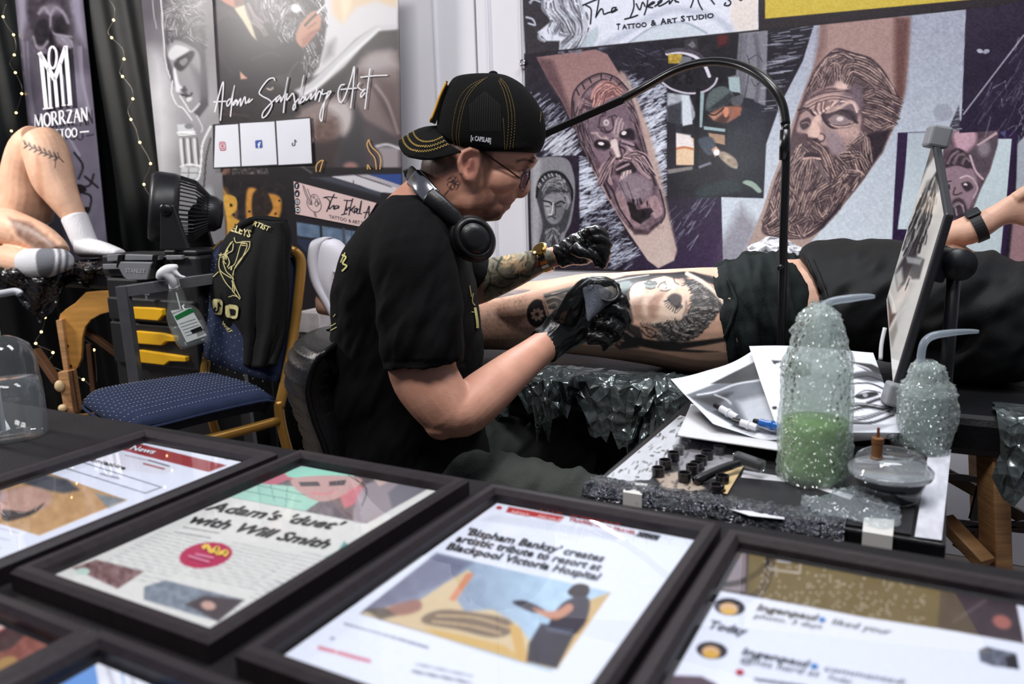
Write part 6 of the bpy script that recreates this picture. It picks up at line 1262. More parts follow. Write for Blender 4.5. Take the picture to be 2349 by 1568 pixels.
for k, e in ((W(1420,1190,1.25), np.array([.04,.04,0])),(W(1318,1088,1.74), np.array([.02,-.02,0]))):
    b = np.array([k[0]+e[0], k[1]+e[1],0]); g = G(); g.slices([(b + np.array([.05,0, z]), np.array([l, 0,0]), np.array([0, w_, 0])) for z, l, w_ in ((.002,.14,.048),(.03,.14,.05),(.06,.11,.045),(.10,.06,.045),(.13,.055,.045))],20); g.build('shoe', m_shoe, man, smooth=True)

# gloves with separate fingers
m_glove = M('nitrile', (17,18,19), rough=.30, spec=.55, bump=.55, bscale=55, var=.1, dist=.004)
g = G()
limb(g, [(1246,796,1.462,44,36),(1272,776,1.475,42,36),(1305,748,1.485,52,34),(1345,722,1.488,60,32),(1378,706,1.488,54,30)],24)
limb(g, [(1296,735,1.465,26),(1318,690,1.455,24),(1345,657,1.45,20),(1378,650,1.45,17),(1404,656,1.452,15),(1416,672,1.456,13)],14)      # thumb
limb(g, [(1372,684,1.475,22),(1404,676,1.47,18),(1424,688,1.47,16),(1430,708,1.472,14),(1416,716,1.474,13)],14)       # index
limb(g, [(1378,716,1.468,22),(1412,712,1.458,18),(1432,726,1.456,16),(1426,746,1.46,14),(1404,744,1.465,13)],14)
limb(g, [(1370,746,1.462,22),(1404,746,1.452,18),(1418,762,1.45,15),(1404,776,1.454,13),(1386,772,1.458,12)],14)
limb(g, [(1350,772,1.46,19),(1380,776,1.45,16),(1394,788,1.45,13),(1380,796,1.452,12)],14)
gl1 = fuse(g, 'glove', .0026, m_glove, man, 2); tag(gl1, 'glossy black nitrile glove gripping the wrapped machine')
V = verts(gl1); N = normals(gl1); x, y = proj(V); set_verts(gl1, V + N * ((vnoise(x + y, x * .3-y * .3,14,3,2)-.5)*.0055)[:, None])
g = G()
limb(g, [(1276,590,1.69,27,24),(1300,580,1.688,30,26),(1330,570,1.685,38,26),(1356,562,1.682,38,24)],22)
for q in ([(1338,540,1.665,15),(1366,528,1.655,14),(1386,542,1.652,13),(1380,560,1.655,12),(1362,562,1.66,11)],[(1350,552,1.66,14),(1376,546,1.65,13),(1392,562,1.648,12),(1384,578,1.65,11),(1364,576,1.655,11)],[(1352,572,1.66,13),(1378,568,1.65,12),(1390,584,1.648,11),(1384,602,1.65,10),(1378,614,1.652,8)],[(1346,588,1.662,12),(1368,588,1.654,11),(1376,600,1.652,10),(1362,606,1.655,9)],[(1316,568,1.655,15),(1332,578,1.645,13),(1352,584,1.645,11),(1368,592,1.648,9)]): limb(g, q, 12)
gl2 = fuse(g, 'glove', .0024, m_glove, man, 2); tag(gl2, 'shiny black nitrile glove closed in a fist above the leg')
V = verts(gl2); N = normals(gl2); x, y = proj(V); set_verts(gl2, V + N * ((vnoise(x - y, x * .3+y * .3,10,4,2)-.5)*.005)[:, None])

# gold wristwatch on the far wrist
m_gold = M('watch_gold', (200,160,88), rough=.2, metal=1, var=.1); wt = empty('wristwatch', W(1252,592,1.70)); wt.parent = man; wt.matrix_parent_inverse = man.matrix_world.inverted()
c = W(1252,594,1.70); ax = (W(1275,586,1.69)-W(1240,599,1.70)); X = axes(ax, (0,0,1)); R0 = 29*pxm(1.7)
for k in range(18):
    a = 2*math.pi * k / 18; d = X[0]*math.cos(a)+X[1]*math.sin(a); t_ = -X[0]*math.sin(a)+X[1]*math.cos(a)
    G().box(c + d * R0,.0035,.0088,.017,(d, t_, X[2])).build('watch_link', m_gold if k % 2 else m_chrome, wt, bevel=.001)
d = np.array([0,-.55,.83]); d = d - X[2]*d.dot(X[2]); d /= np.linalg.norm(d); G().lathe([(.016,0),(.017,.006),(.013,.008),(0,.008)], c + d * R0,20, axes(d)).build('watch_case', m_gold, wt)

# trucker cap worn backwards
m_capf = M('cap_black', (11,11,12), rough=.85, spec=.15, bump=.4, bscale=700, var=.15); m_gst = M('gold_stitch', (176,146,66), rough=.6, var=.1); m_mesh = M('cap_mesh', (14,14,15), rough=.8, bump=.9, bscale=900, var=.2)
g = G(); g.slices(rows([(172,1095,1150,.022),(178,1046,1170,.05),(195,1030,1198,.070),(220,1019,1221,.084),(250,1009,1240,.092),(280,1003,1250,.096),(310,1004,1252,.097),(332,1018,1247,.096),(347,1052,1239,.094),(352,1060,1230,.088)], YM, 4),48,2.2)
cap = fuse(g, 'cap', .003, m_capf, man, 2); bc = bvh_of(cap); hcap = lambda a, b: surf(bc, a, b, .0008)
tag(cap, 'black trucker cap with gold stitching, worn backwards')
V = []; nv, nt_ = 25,9                               # brim
for i in range(nv):
    v = -1+2*i / (nv - 1); a = abs(v); yy = YM + math.sin(v * 1.45)*.094/math.sin(1.45)
    root_ = np.array(cr([(1006,290),(1012,306),(1028,328),(1058,347)],8)[min(24, int(a * 24))]); rim = np.array(cr([(916,324),(917,338),(934,358),(985,366),(1058,349)],6)[min(24, int(a * 24))])
    for j in range(nt_):
        t = j / (nt_ - 1); q = root_ * (1-t)+rim * t; q = q + np.array([0,-10*math.sin(math.pi * t)*(1-a)]); V.append(W(q[0], q[1], yy))
F = [(i * nt_ + j, i * nt_ + j + 1,(i + 1)*nt_ + j + 1,(i + 1)*nt_ + j) for i in range(nv - 1) for j in range(nt_ - 1)]
br = pyd('brim', V, F, m_capf, cap, smooth=True); md = br.modifiers.new('s', 'SOLIDIFY'); md.thickness = .004; md.offset = 0
bb = BVHTree.FromPolygons([Vector(q) for q in V], F); hbr = lambda a, b: surf(bb, a, b, .003)
def zig(P, n, amp):
    C = cr(P, max(2, n // (len(P)-1))); out = []
    for i, q in enumerate(C):
        t = C[min(i + 1, len(C)-1)]-C[max(i - 1,0)]; t = t / (np.linalg.norm(t)+1e-9); out.append(tuple(q + np.array([-t[1], t[0]])*amp * (1 if i % 2 else -1)))
    return out
def zrib(name, Ls, hit, w, par, stp=1):
    gg = G()
    for L in Ls:
        pts = [hit(*q) for q in L]
        for a, b in list(zip(pts[:-1], pts[1:]))[::stp]:
            if a is not None and b is not None and 1e-5 < np.linalg.norm(a - b) < .03: gg.tube([a, b], w, 5)
    return tag(pyd(name, gg.v, gg.f, m_gst, par), kind='stuff') if gg.v else None
zrib('brim_stitching', [zig([(924,310),(930,332),(950,347),(990,346),(1036,330)],60,2.2), zig([(935,306),(942,325),(960,337),(992,336),(1028,322)],52,2.2), zig([(948,302),(956,318),(972,327),(995,326),(1018,316)],40,2)], hbr, .0004, br)
bcap = [[(1118,178),(1080,196),(1054,226),(1042,270),(1038,310),(1044,336)],[(1112,182),(1084,200),(1064,230),(1052,272),(1047,312),(1052,338)],[(1106,186),(1088,202),(1069,232),(1058,272),(1053,312),(1056,340)]]
bcap += [[(1148,180),(1164,200),(1176,235),(1181,280),(1176,340)],[(1146,182),(1160,204),(1170,238),(1174,282),(1169,342)],[(1144,186),(1155,210),(1163,242),(1166,284),(1162,343)],[(1154,270),(1156,300),(1158,343)]]
bcap += [[(1239,256),(1240,262),(1238,280)]]
zrib('crown_stitching', [[tuple(q) for q in cr(l, 20)] for l in bcap], hcap, .00034, cap, 2)
ribbons('mesh_weave', [([(x, 208+abs(x - 1112)*.9),(x + 2,300)],.9) for x in range(1078,1150,4)], hcap, M('mesh_line', (38,36,32), rough=.8), cap)
g = G(); g.ball(W(1131,170, YM),(.009,.009,.006)); g.build('top_button', m_capf, cap, smooth=True)
P0 = [W(x, y, YM) for x, y in cr([(1028,197),(1014,226),(1003,256),(993,281)],4)]; V = []
for q in P0:
    for d in (-.036,0,.036): V.append(q + np.array([-.004-(.0 if d == 0 else -.004), d, .002]))
pt = pyd('badge_patch', V, [(i * 3+j, i * 3+j + 1,(i + 1)*3+j + 1,(i + 1)*3+j) for i in range(len(P0)-1) for j in range(2)], m_mesh, cap); md = pt.modifiers.new('s', 'SOLIDIFY'); md.thickness = .004; md.offset = 0
loop = [V[i * 3] for i in range(len(P0))] + [V[-2]] + [V[i * 3+2] for i in range(len(P0)-1,-1,-1)] + [V[1]]
G().tube(loop + [loop[0]],.0022,8, cap=False).build('patch_border', M('patch_gold', (206,150,50), rough=.6), cap, smooth=True)
lettering('side_label', [('[x CAPSLAB]', (1080,321),(1126,327),(.5,-11), True)], hcap, m_ink_w, cap)

# glasses
m_wire = M('glasses_wire', (70,52,44), rough=.25, metal=1); gs = empty('glasses', W(1200,405, YM)); gs.parent = man; gs.matrix_parent_inverse = man.matrix_world.inverted()
for sg in (-1,1):
    cc = W(1204,410, YM + sg * .034); X = axes((.90, sg * .30,-.32),(0,0,1)); ring = [cc + X[0]*.0205*math.cos(a)+X[1]*.023*math.sin(a) for a in [2*math.pi * i / 28 for i in range(29)]]
    G().tube(ring, .0012,8, cap=False, ref=X[2]).build('lens_rim', m_wire, gs, smooth=True); pyd('lens', ring[:-1],[tuple(range(28))], clear('lens_clear', (250,251,252), rough=.02, ior=1.35), gs)
    G().tube(cr([W(1192,408, YM + sg * .062), W(1170,392, YM + sg * .076), W(1140,371, YM + sg * .080), W(1104,346, YM + sg * .082)],4),.0014,8).build('temple', m_wire, gs, smooth=True)
    G().tube([cc - X[1]*.022*sg * 0+np.array([-.004, sg * .020,.004]), W(1192,408, YM + sg * .062)],.0013,6).build('hinge', m_wire, gs)
G().tube(cr([W(1207,402, YM - .014), W(1210,399, YM), W(1207,402, YM + .014)],4),.0013,8).build('bridge', m_wire, gs, smooth=True)
# gold chain
G().tube(cr([W(940,440, YM - .02), W(955,470, YM - .095), W(985,500, YM - .115), W(1010,530, YM - .10)],6),.0016,6).build('neck_chain', m_gold, man, smooth=True)

# headphones hanging round the neck
hpn = empty('headphones', W(1010,470, YM)); tag(hpn, 'black over-ear headphones with chrome slider hanging round the man\'s neck', 'headphones')
m_hp = M('headphone_black', (22,22,24), rough=.38, spec=.5, bump=.1, bscale=300); m_pad = M('ear_pad', (14,14,15), rough=.55, bump=.3, bscale=90)
band = cr([W(1052,510, YM - .118), W(1022,482, YM - .118), W(990,452, YM - .112), W(962,420, YM - .09), W(945,402, YM - .05), W(940,396, YM), W(945,402, YM + .05), W(962,420, YM + .09), W(1010,470, YM + .115), W(1052,510, YM + .118)],6)
n = len(band); rr = [.0155 if 6 < i < 17 else .012 for i in range(n)]
G().tube(band[16:n - 16],.0135,14,.005).build('headband', m_pad, hpn, smooth=True)
G().tube(cr([W(1064,520, YM - .120), W(1035,494, YM - .122), W(1008,468, YM - .120), W(983,447, YM - .112)],5),[.013]*4 + [.0155]*12,14,[.009]*16).build('yoke', m_hp, hpn, smooth=True)
G().tube(cr([W(992,452, YM - .113), W(968,426, YM - .095), W(950,408, YM - .062)],5),.0172,16,.0075, exp=3).build('chrome_slider', m_chrome, hpn, smooth=True)
G().tube(cr([W(1064,520, YM + .120), W(1008,468, YM + .120), W(983,447, YM + .112)],5),.013,12,.008).build('yoke', m_hp, hpn, smooth=True)
for sg in (-1,1):
    cc = W(1086,547, YM + sg * .118); X = axes((.28, sg * .93,.10),(.7,0,-.7)); R0 = 53*pxm(1.4)
    prof = [(R0*.55,-.020),(R0*.98,-.020),(R0*1.06,-.012),(R0*1.06,-.003),(R0*.98,.003)]
    g = G().lathe(prof, cc, 36, X * np.array([[1.0],[.86],[1]])); g.build('ear_pad', m_pad, hpn, smooth=True)
    g = G().lathe([(R0*.98,.001),(R0*.97,.008),(R0*.86,.016),(R0*.72,.017),(R0*.70,.0145),(R0*.67,.0145),(R0*.64,.019),(R0*.3,.0215),(0,.022)], cc, 36, X * np.array([[1.0],[.86],[1]])); g.build('ear_cup', m_hp, hpn, smooth=True)

# wrapped tattoo machine in the near hand
tm = empty('tattoo_machine', W(1395,680,1.46)); tag(tm, 'tattoo machine wrapped in clear film, held in the near glove', 'tattoo machine')
c0, c1 = W(1392,668,1.436), W(1368,716,1.50); X = axes(c1-c0)
G().lathe([(0,-.004),(.020,-.002),(.0205,.006),(.017,.012),(.015,.05),(.010,.056),(.005,.075),(0,.075)], c0,24, X).build('grip', M('machine_grey', (96,92,86), rough=.35, var=.3, vscale=60), tm, smooth=True)
G().tube([c0-X[2]*.002+(X[0]*math.cos(a)+X[1]*math.sin(a))*.0215 for a in [2*math.pi * i / 24 for i in range(25)]],.003,8, cap=False, ref=X[2]).build('grip_ring', m_cap, tm, smooth=True)
fm = crinkle('bag_film', (150,158,176), rough=.08, scale=140, strength=1, alpha=.55, spec=.9, dist=.006)
rg = random.Random(3); V = []
prof = [(1352,664,5),(1362,660,24),(1372,672,34),(1370,690,32),(1362,708,20),(1352,726,9),(1350,736,2)]
for x, y, r in prof:
    for k in range(12):
        a = 2*math.pi * k / 12; V.append(W(x + r * math.cos(a)*rg.uniform(.8,1.1), y + r * .45*math.sin(a)*rg.uniform(.6,1.1),1.428+.012*math.sin(a)))
F = [(i * 12+k, i * 12+(k + 1) % 12,(i + 1)*12+(k + 1) % 12,(i + 1)*12+k) for i in range(len(prof)-1) for k in range(12)]
pyd('film_bag', V, F, fm, tm)

# stool with ribbed backrest
st = empty('rolling_stool', (W(940,1100, YM)[0], YM, 0)); tag(st, 'black leather rolling stool with ribbed backrest under the seated man', 'stool')
m_lea = M('black_leather', (16,15,17), rough=.34, spec=.5, bump=.25, bscale=160, var=.15)
hipc = np.array([W(950,1100, YM)[0], YM, 0]); zs = W(950,1195, YM)[2]
G().lathe([(.17,-.07),(.185,-.05),(.19,-.02),(.175,0),(0,.004)], hipc + np.array([0,0, zs]),32).build('seat', m_lea, st, smooth=True)
G().tube([hipc + np.array([0,0, zs - .06]), hipc + np.array([0,0,.08])],.022,14).build('gas_post', m_chrome, st, smooth=True)
for k in range(5):
    a = 2*math.pi * k / 5; d = np.array([math.cos(a), math.sin(a),0]); G().bar(hipc + np.array([0,0,.09]), hipc + d * .26+np.array([0,0,.065]),.03,.02).build('base_arm', m_chrome, st)
    G().lathe([(0,-.012),(.024,-.012),(.026,0),(.024,.012),(0,.012)], hipc + d * .26+np.array([0,0,.027]),16, axes((-d[1], d[0],0))).build('castor', m_cap, st)
sp = cr([(748,756),(706,762),(672,790),(656,845),(668,905),(690,965),(708,1035),(735,1110)],22); V = []; ns, nw = len(sp),17
for i, q in enumerate(sp):
    t_ = i / (ns - 1)
    for j in range(nw):
        w_ = -1+2*j / (nw - 1); half = .17*min(1,.35+t_ * 3); P = W(q[0], q[1],1.50)+np.array([.085*w_ * w_, half * w_, 0])
        if abs(w_) < .86 and t_ > .05: P = P + np.array([.005*abs(math.sin((t_ + .06*w_)*math.pi * 13)) ** .7,0,0])
        V.append(P)
F = [(i * nw + j, i * nw + j + 1,(i + 1)*nw + j + 1,(i + 1)*nw + j) for i in range(ns - 1) for j in range(nw - 1)]
o = pyd('backrest', V, F, m_lea, st, smooth=True); md = o.modifiers.new('s', 'SOLIDIFY'); md.thickness = .045; md.offset = -1; md = o.modifiers.new('b', 'BEVEL'); md.width = .012; md.segments = 3; md.angle_limit = .9
for sd in (0, nw - 1): G().tube([V[i * nw + sd] for i in range(ns)],.006,10).build('piping', m_lea, o, smooth=True)
G().tube(cr([W(720,1060, YM), W(735,1140, YM), hipc + np.array([-.05,0, zs - .07])],6),.016,10,.006).build('back_bracket', m_steel, st, smooth=True)
# ------------------------------------------------------------------ treatment bed with the lying client
BZ = .665
b0 = T(1450,884, BZ); bp_ = lambda u, v, z=BZ: b0+EX * u + EY * v + np.array([0,0, z - BZ])
bed = empty('treatment_bed', bp_(.2,.3,0)); tag(bed, 'black padded treatment bed on wooden legs under the lying client', 'bed')
m_vinyl = M('bed_vinyl', (16,16,19), rough=.4, bump=.2, bscale=90, var=.2)
G().box(bp_(.19,.31, BZ - .035),2.08,.62,.07,(EX, EY, EZ)).build('bed_top', m_vinyl, bed, bevel=.015)
m_wood = M('beech_wood', (176,132,90), rough=.5, bump=.2, bscale=30, var=.25, vscale=10, stretch=(1,1,10)); m_woodd = M('dark_beech', (84,56,36), rough=.5, var=.25, vscale=10)
def pbar(name, a, b, Ya, Yb, w, h, m, par): G().bar(W(*a, Ya), W(*b, Yb), w, h).build(name, m, par, bevel=.002)
def flr(px, py): return T(px, py, 0)
for u in (-.75,.62,1.12):
    for v in (.04,.58): G().bar(bp_(u, v, BZ - .06), bp_(u + (.06 if u > .2 else -.03), v, .0),.05,.028,(1,0,0)).build('bed_leg', m_wood, bed, bevel=.002)
pbar('brace', (2160,1080),(2349+90,1240),1.50,1.46,.03,.022, m_woodd, bed); pbar('brace', (2165,1190),(2262,1292),1.30,1.22,.032,.02, m_wood, bed); pbar('brace', (2330,1080),(2200,1260),1.62,1.60,.028,.02, m_woodd, bed)
for a, b in (((2160,1090),(2349,1110)),((2170,1195),(2349,1215)),((2180,1215),(2349,1200)),((2250,1110),(2230,1190))): G().bar(W(*a, 1.44), W(*b, 1.44),.006,.012).build('strap', m_cap, bed)
# black sheet added at the far side to darken the view under the bed
r = np.random.default_rng(8); V = []; nu_ = 120; rowsz = np.linspace(0,1,14)
for i in range(nu_):
    u = -.85+1.25*i / (nu_ - 1)
    for t in rowsz: V.append(bp_(u, .56+.016*math.sin(u * 40)*t + .008*math.sin(u * 93+1)*t + r.normal(0,.0015), BZ - .02-t * (BZ - .04)))
F = [(i * 14+j, i * 14+j + 1,(i + 1)*14+j + 1,(i + 1)*14+j) for i in range(nu_ - 1) for j in range(13)]
pyd('underbed_dark_sheet', V, F, m_cloth, bed, smooth=True)
# crinkled plastic film over the bed edge
m_bfilm = crinkle('bed_film', (104,112,112), rough=.22, scale=16, strength=.7, spec=1.0, metal=.6, dist=.02)
def bedfilm(name, u0, u1, drop, seed, lift=.004, n=110, amp=.008, jag=.5):
    r = np.random.default_rng(seed); k = 9; V = []
    sp = np.cumsum(r.normal(0,1, n)); sp = (sp - sp.mean())/(sp.std()+1e-6)
    for i in range(n):
        u = u0+(u1-u0)*i / (n - 1); dr = drop * (1+jag * math.sin(i * .55+sp[i]*.5)*.5+jag * r.uniform(-.4,.4))
        fold = .010*math.sin(i * .9+sp[i])
        for j in range(k):
            t = j / (k - 1)
            if t < .45: v, z = .10*(1-t / .45), BZ + lift
            else: v, z = -.014-.018*(t - .45), BZ + lift - (t - .45)/.55*dr
            jt = amp * (.3 if t < .2 else 1)
            V.append(bp_(u + r.normal(0,.003), v - abs(r.normal(0, jt))-abs(fold)*(t > .4), z + abs(r.normal(0, jt * .8))))
    F = []
    for i in range(n - 1):
        for j in range(k - 1):
            a, b, c, d = i * k + j, i * k + j + 1,(i + 1)*k + j + 1,(i + 1)*k + j
            F += [(a, b, c),(a, c, d)] if (i + j) % 2 else [(a, b, d),(b, c, d)]
    o = pyd(name, V, F, m_bfilm, bed); return o
bedfilm('bed_film', -.34,.20,.085,11,.004,46,.008,.9); bedfilm('bed_film', .62,1.18,.11,12,.004,40,.009); bedfilm('bed_film', .0,.17,.17,13,.006,18,.010,.9)
# ---- the client
g = G()
LG = [(850,728,1.98,44),(960,745,1.91,56),(1100,745,1.84,56),(1180,740,1.80,63),(1240,734,1.775,71),(1310,729,1.745,83),(1400,725,1.71,97),(1500,728,1.68,109),(1600,736,1.65,122),(1680,735,1.62,122),(1770,725,1.60,118),(1840,712,1.60,112)]
limb(g, LG, 32)
limb(g, [(735,690,2.28,30),(860,700,2.24,38),(1000,690,2.16,46),(1120,692,2.10,40),(1250,684,2.03,42),(1340,672,1.98,44),(1400,668,1.95,42),(1500,680,1.90,58),(1620,700,1.84,76),(1760,710,1.80,92),(1850,705,1.78,95)],24)
g.ball(W(1362,656,1.955),(.045,.04,.026))
limb(g, [(1770,712,1.70,118,170),(1850,705,1.69,110,178),(1950,690,1.66,112,185),(2080,690,1.62,118,190),(2220,700,1.58,112,190),(2330,712,1.55,95,175),(2420,700,1.53,60,110),(2500,690,1.51,50,60)],32)
limb(g, [(2250,650,1.72,58),(2190,610,1.76,48),(2150,560,1.77,36),(2180,537,1.75,26),(2220,528,1.74,33),(2255,513,1.73,29),(2290,494,1.72,26,20),(2325,480,1.715,34,18),(2360,476,1.71,42,17),(2400,470,1.705,40,16)],20)
for q in ([(2330,455,1.71,15),(2370,428,1.695,13),(2400,412,1.69,11),(2420,402,1.69,9)],[(2395,446,1.705,12),(2440,432,1.70,11),(2470,430,1.695,10),(2492,436,1.69,8)],[(2400,464,1.705,12),(2450,456,1.70,11),(2484,456,1.695,10),(2508,464,1.69,8)],[(2398,484,1.705,12),(2446,480,1.70,10.5),(2478,482,1.695,9.5),(2500,490,1.69,8)],[(2392,502,1.705,11),(2430,504,1.70,9.5),(2456,508,1.695,8.5),(2474,516,1.69,7)]): limb(g, q, 12)
hc_ = W(2610,670,1.50); g.ball(hc_, (.105,.075,.085)); g.ball(hc_ + np.array([-.03,0,.06]),(.05,.06,.035)); g.tube([hc_ + np.array([-.01,0,.075]), hc_ + np.array([-.02,0,.105])],[.014,.008],10)
client = fuse(g, 'person', .0029, skin, None, 3)
tag(client, 'client in black shorts and T-shirt lying on the bed with tattooed thigh', 'person')
cv = verts(client); p = painter(client, (208,166,144)); near = (cv[:, 1] < 1.60+.27*np.clip((1850-p.x)/750,0,1.6)).astype(float)
p.noise([(600,500),(2500,500),(2500,900),(600,900)],30,8,91)
p.mask = 1-near; p.poly([(1090,660),(1215,664),(1215,700),(1090,705)],(120,116,120),6,.85); p.noise([(1090,660),(1215,660),(1215,705),(1090,705)],6,26,92,2,8,5)
p.mask = near
K = zz(1000,480,3.091); INK = (26,24,27); D2 = (58,50,50)
# leg hair on the shin
p.streaks(K((300,660),(640,600),(700,760),(640,880),(320,990)),260,7,55,30,(110,86,70),1.4,.5,93)
# knee: dark panel with blossom
p.poly(K((650,700),(700,640),(760,650),(790,720),(810,790),(740,830),(690,830),(650,780)), INK, 3,.97, True)
for k in range(8):
    a = k * .785+.2; c = K((718,745))[0]; e = (c[0]+17*math.cos(a), c[1]+17*math.sin(a)); p.poly([(c[0]+2*math.cos(a + 1.5), c[1]+2*math.sin(a + 1.5)),(c[0]+12*math.cos(a + .32), c[1]+12*math.sin(a + .32)), e, (c[0]+12*math.cos(a - .32), c[1]+12*math.sin(a - .32))],(196,160,140),2,.95); p.line([c, e],1.2,(80,60,56),1.2,.8)
p.ell(*K((718,745))[0],4,4,(36,28,28))
p.poly(K((760,600),(870,570),(1000,540),(1000,640),(860,720),(800,700)),(98,98,96),4,.9); p.lines([K((780,640),(840,620),(900,640)), K((790,680),(850,660),(860,700)), K((820,600),(900,590),(960,600))],3,(226,196,170),2,.8); p.lines([K((770,620),(860,600),(960,570)), K((800,700),(860,690),(920,640))],3, INK, 2,.8)
p.line(K((755,640),(790,750)),4,(206,168,148),2,.9)
# band of black sweeping from the knee over the thigh
p.poly(K((960,560),(1200,500),(1500,460),(1800,440),(1950,470),(2100,540),(2110,570),(1960,520),(1820,480),(1560,500),(1380,530),(1300,640),(1340,800),(1280,900),(1000,900)),(52,50,52),4,.95); p.poly(K((1280,540),(1400,500),(1380,600),(1330,620)),(128,140,138),5,.8, True)
p.line(K((1180,520),(1400,475),(1640,462),(1760,450)),6, INK, 3,.95); p.line(K((1300,560),(1360,520),(1500,490)),3,(196,190,182),2,.8)
p.poly(K((1740,450),(1830,445),(1960,490),(2110,540),(2100,560),(1960,530),(1850,500)), INK, 4,.95); p.noise(K((1740,440),(2120,530),(2110,570),(1850,510)),4,20,94)
# portrait: face lying on its side
N_ = zz(1400,600,3.447)
p.poly(N_((0,150),(120,110),(380,90),(560,100),(700,190),(620,260),(300,150),(160,170),(150,420),(110,470),(240,520),(260,620),(160,620),(0,660)),(40,38,40),5,.9)
p.poly(N_((60,170),(150,150),(160,200),(90,240)),(130,146,144),6,.75, True); p.line(N_((0,160),(140,130),(300,105)),3,(206,200,192),2,.7)
face = N_((150,300),(155,210),(200,165),(290,145),(400,112),(500,130),(590,160),(640,240),(620,330),(590,410),(540,470),(420,480),(330,500),(230,470),(180,420))
p.poly(face, (210,182,162),4,1, True); p.poly(N_((160,290),(165,210),(230,170),(270,190),(250,290),(220,320)),(230,212,198),12,.85, True); p.poly(N_((165,330),(250,290),(260,420),(310,480),(220,460),(180,410)),(150,116,100),16,.75, True); p.poly(N_((290,330),(340,260),(420,240),(430,290),(380,360),(350,450),(300,420)),(146,108,92),16,.75, True); p.poly(N_((420,280),(560,300),(600,400),(520,460),(420,440),(400,360)),(222,198,180),12,.8, True); p.poly(N_((260,290),(330,220),(370,230),(300,320),(280,420)),(218,192,174),10,.7, True)
p.poly(N_((270,160),(320,145),(370,160),(360,200),(300,215),(275,200)),(120,128,126),4,.9, True); p.lines([N_((268,170),(320,180),(372,170)), N_((290,160),(310,150),(330,165),(360,155)), N_((280,205),(320,215),(355,205))],2.2,(44,38,40),1.6,.9)
p.poly(N_((380,200),(400,170),(450,150),(500,170),(530,200),(470,225),(410,230)),(200,188,178),6,.85, True); p.lines([N_((378,205),(395,175),(440,155)), N_((395,225),(440,232),(480,215)), N_((430,170),(450,190),(440,210))],2.6,(52,44,44),2,.85); p.ell(*N_((480,190))[0],10,8,(240,230,220),0,.8,.8)
p.lines([N_((500,120),(510,160),(540,180)), N_((540,130),(590,130),(590,180),(560,190)), N_((150,300),(152,220),(200,165),(300,140),(410,112))],2.6,(50,42,44),2,.85); p.poly(N_((530,140),(575,130),(590,170),(560,190),(540,170)),(176,150,134),4,.8, True)
p.poly(N_((450,290),(500,250),(560,270),(560,330),(530,370),(490,340)),(46,38,40),5,.9, True)
for k in range(13):
    t = k / 12; a_ = np.array(cr(N_((455,300),(480,340),(530,370),(560,330)),4)[k]); c_ = np.array(N_((525,290))[0]); e_ = (a_ - c_)/np.linalg.norm(a_ - c_); p.line([a_ - e_ * 5, a_ + e_ * 8+np.array([-2,2])],2.2, INK, 1.4,.9)
p.line(N_((600,320),(600,380),(580,420)),6,(110,86,74),6,.7); p.noise(face, 4,12,95)
hair = N_((590,160),(680,140),(780,220),(860,320),(850,410),(760,520),(680,600),(560,640),(400,630),(260,520),(240,490),(330,500),(440,480),(560,460),(610,400),(640,330),(650,240))
p.poly(hair, (46,42,44),4,.97, True)
hg = [N_((640,200),(700,180),(760,230)), N_((640,300),(700,270),(770,280),(850,330)), N_((620,400),(680,370),(760,370),(850,390)), N_((640,420),(720,430),(820,400)), N_((400,490),(470,520),(540,560),(640,560)), N_((480,480),(520,530),(600,550)), N_((560,470),(600,520),(680,540)), N_((640,440),(700,490),(760,480)), N_((360,520),(440,600),(560,620),(680,590))]
flow(p, hair, hg, 620,15,2.0,(20,18,20),(196,188,182),96,1.25)
p.poly(N_((235,520),(250,490),(320,510),(375,545),(380,590),(330,600),(270,580)),(176,142,126),4,.95, True); p.lines([N_((250,510),(310,530),(360,560),(340,590)), N_((280,520),(300,560),(330,570)), N_((245,540),(280,580),(330,600),(378,580))],3, INK, 2,.9)
# strap shapes round the hip
p.poly(K((1880,500),(1980,560),(2080,680),(2140,760),(2080,830),(2020,780),(2010,720),(2000,640)), INK, 5,.95); p.line(K((1780,455),(1900,520),(2010,620),(2080,730)),9,(222,200,182),3,.95); p.noise(K((1880,500),(2140,660),(2080,830),(2010,720)),4,18,98)
p.poly(K((1380,900),(1560,930),(1740,945),(1900,925),(2060,905),(2060,935),(1900,965),(1740,990),(1900,1000),(2020,1010),(1860,1015),(1600,1000),(1400,960)), INK, 4,.95)
p.poly(K((1220,800),(1330,800),(1400,880),(1440,980),(1300,990),(1200,920)),(34,31,33),6,.95)
for k in range(7):
    a = k * .9+.3; c = K((1285,920))[0]; e = (c[0]+19*math.cos(a), c[1]+17*math.sin(a)); p.poly([c, (c[0]+13*math.cos(a + .35), c[1]+12*math.sin(a + .35)), e, (c[0]+13*math.cos(a - .35), c[1]+12*math.sin(a - .35))],(150,122,110),2,.9)
p.line(K((1310,840),(1400,900)),5,(150,128,118),3,.8); p.poly(K((1000,620),(1300,560),(1380,680),(1400,800),(1280,880),(1040,900)),(44,42,44),6,.9)
p.mask = None; p.apply(client)
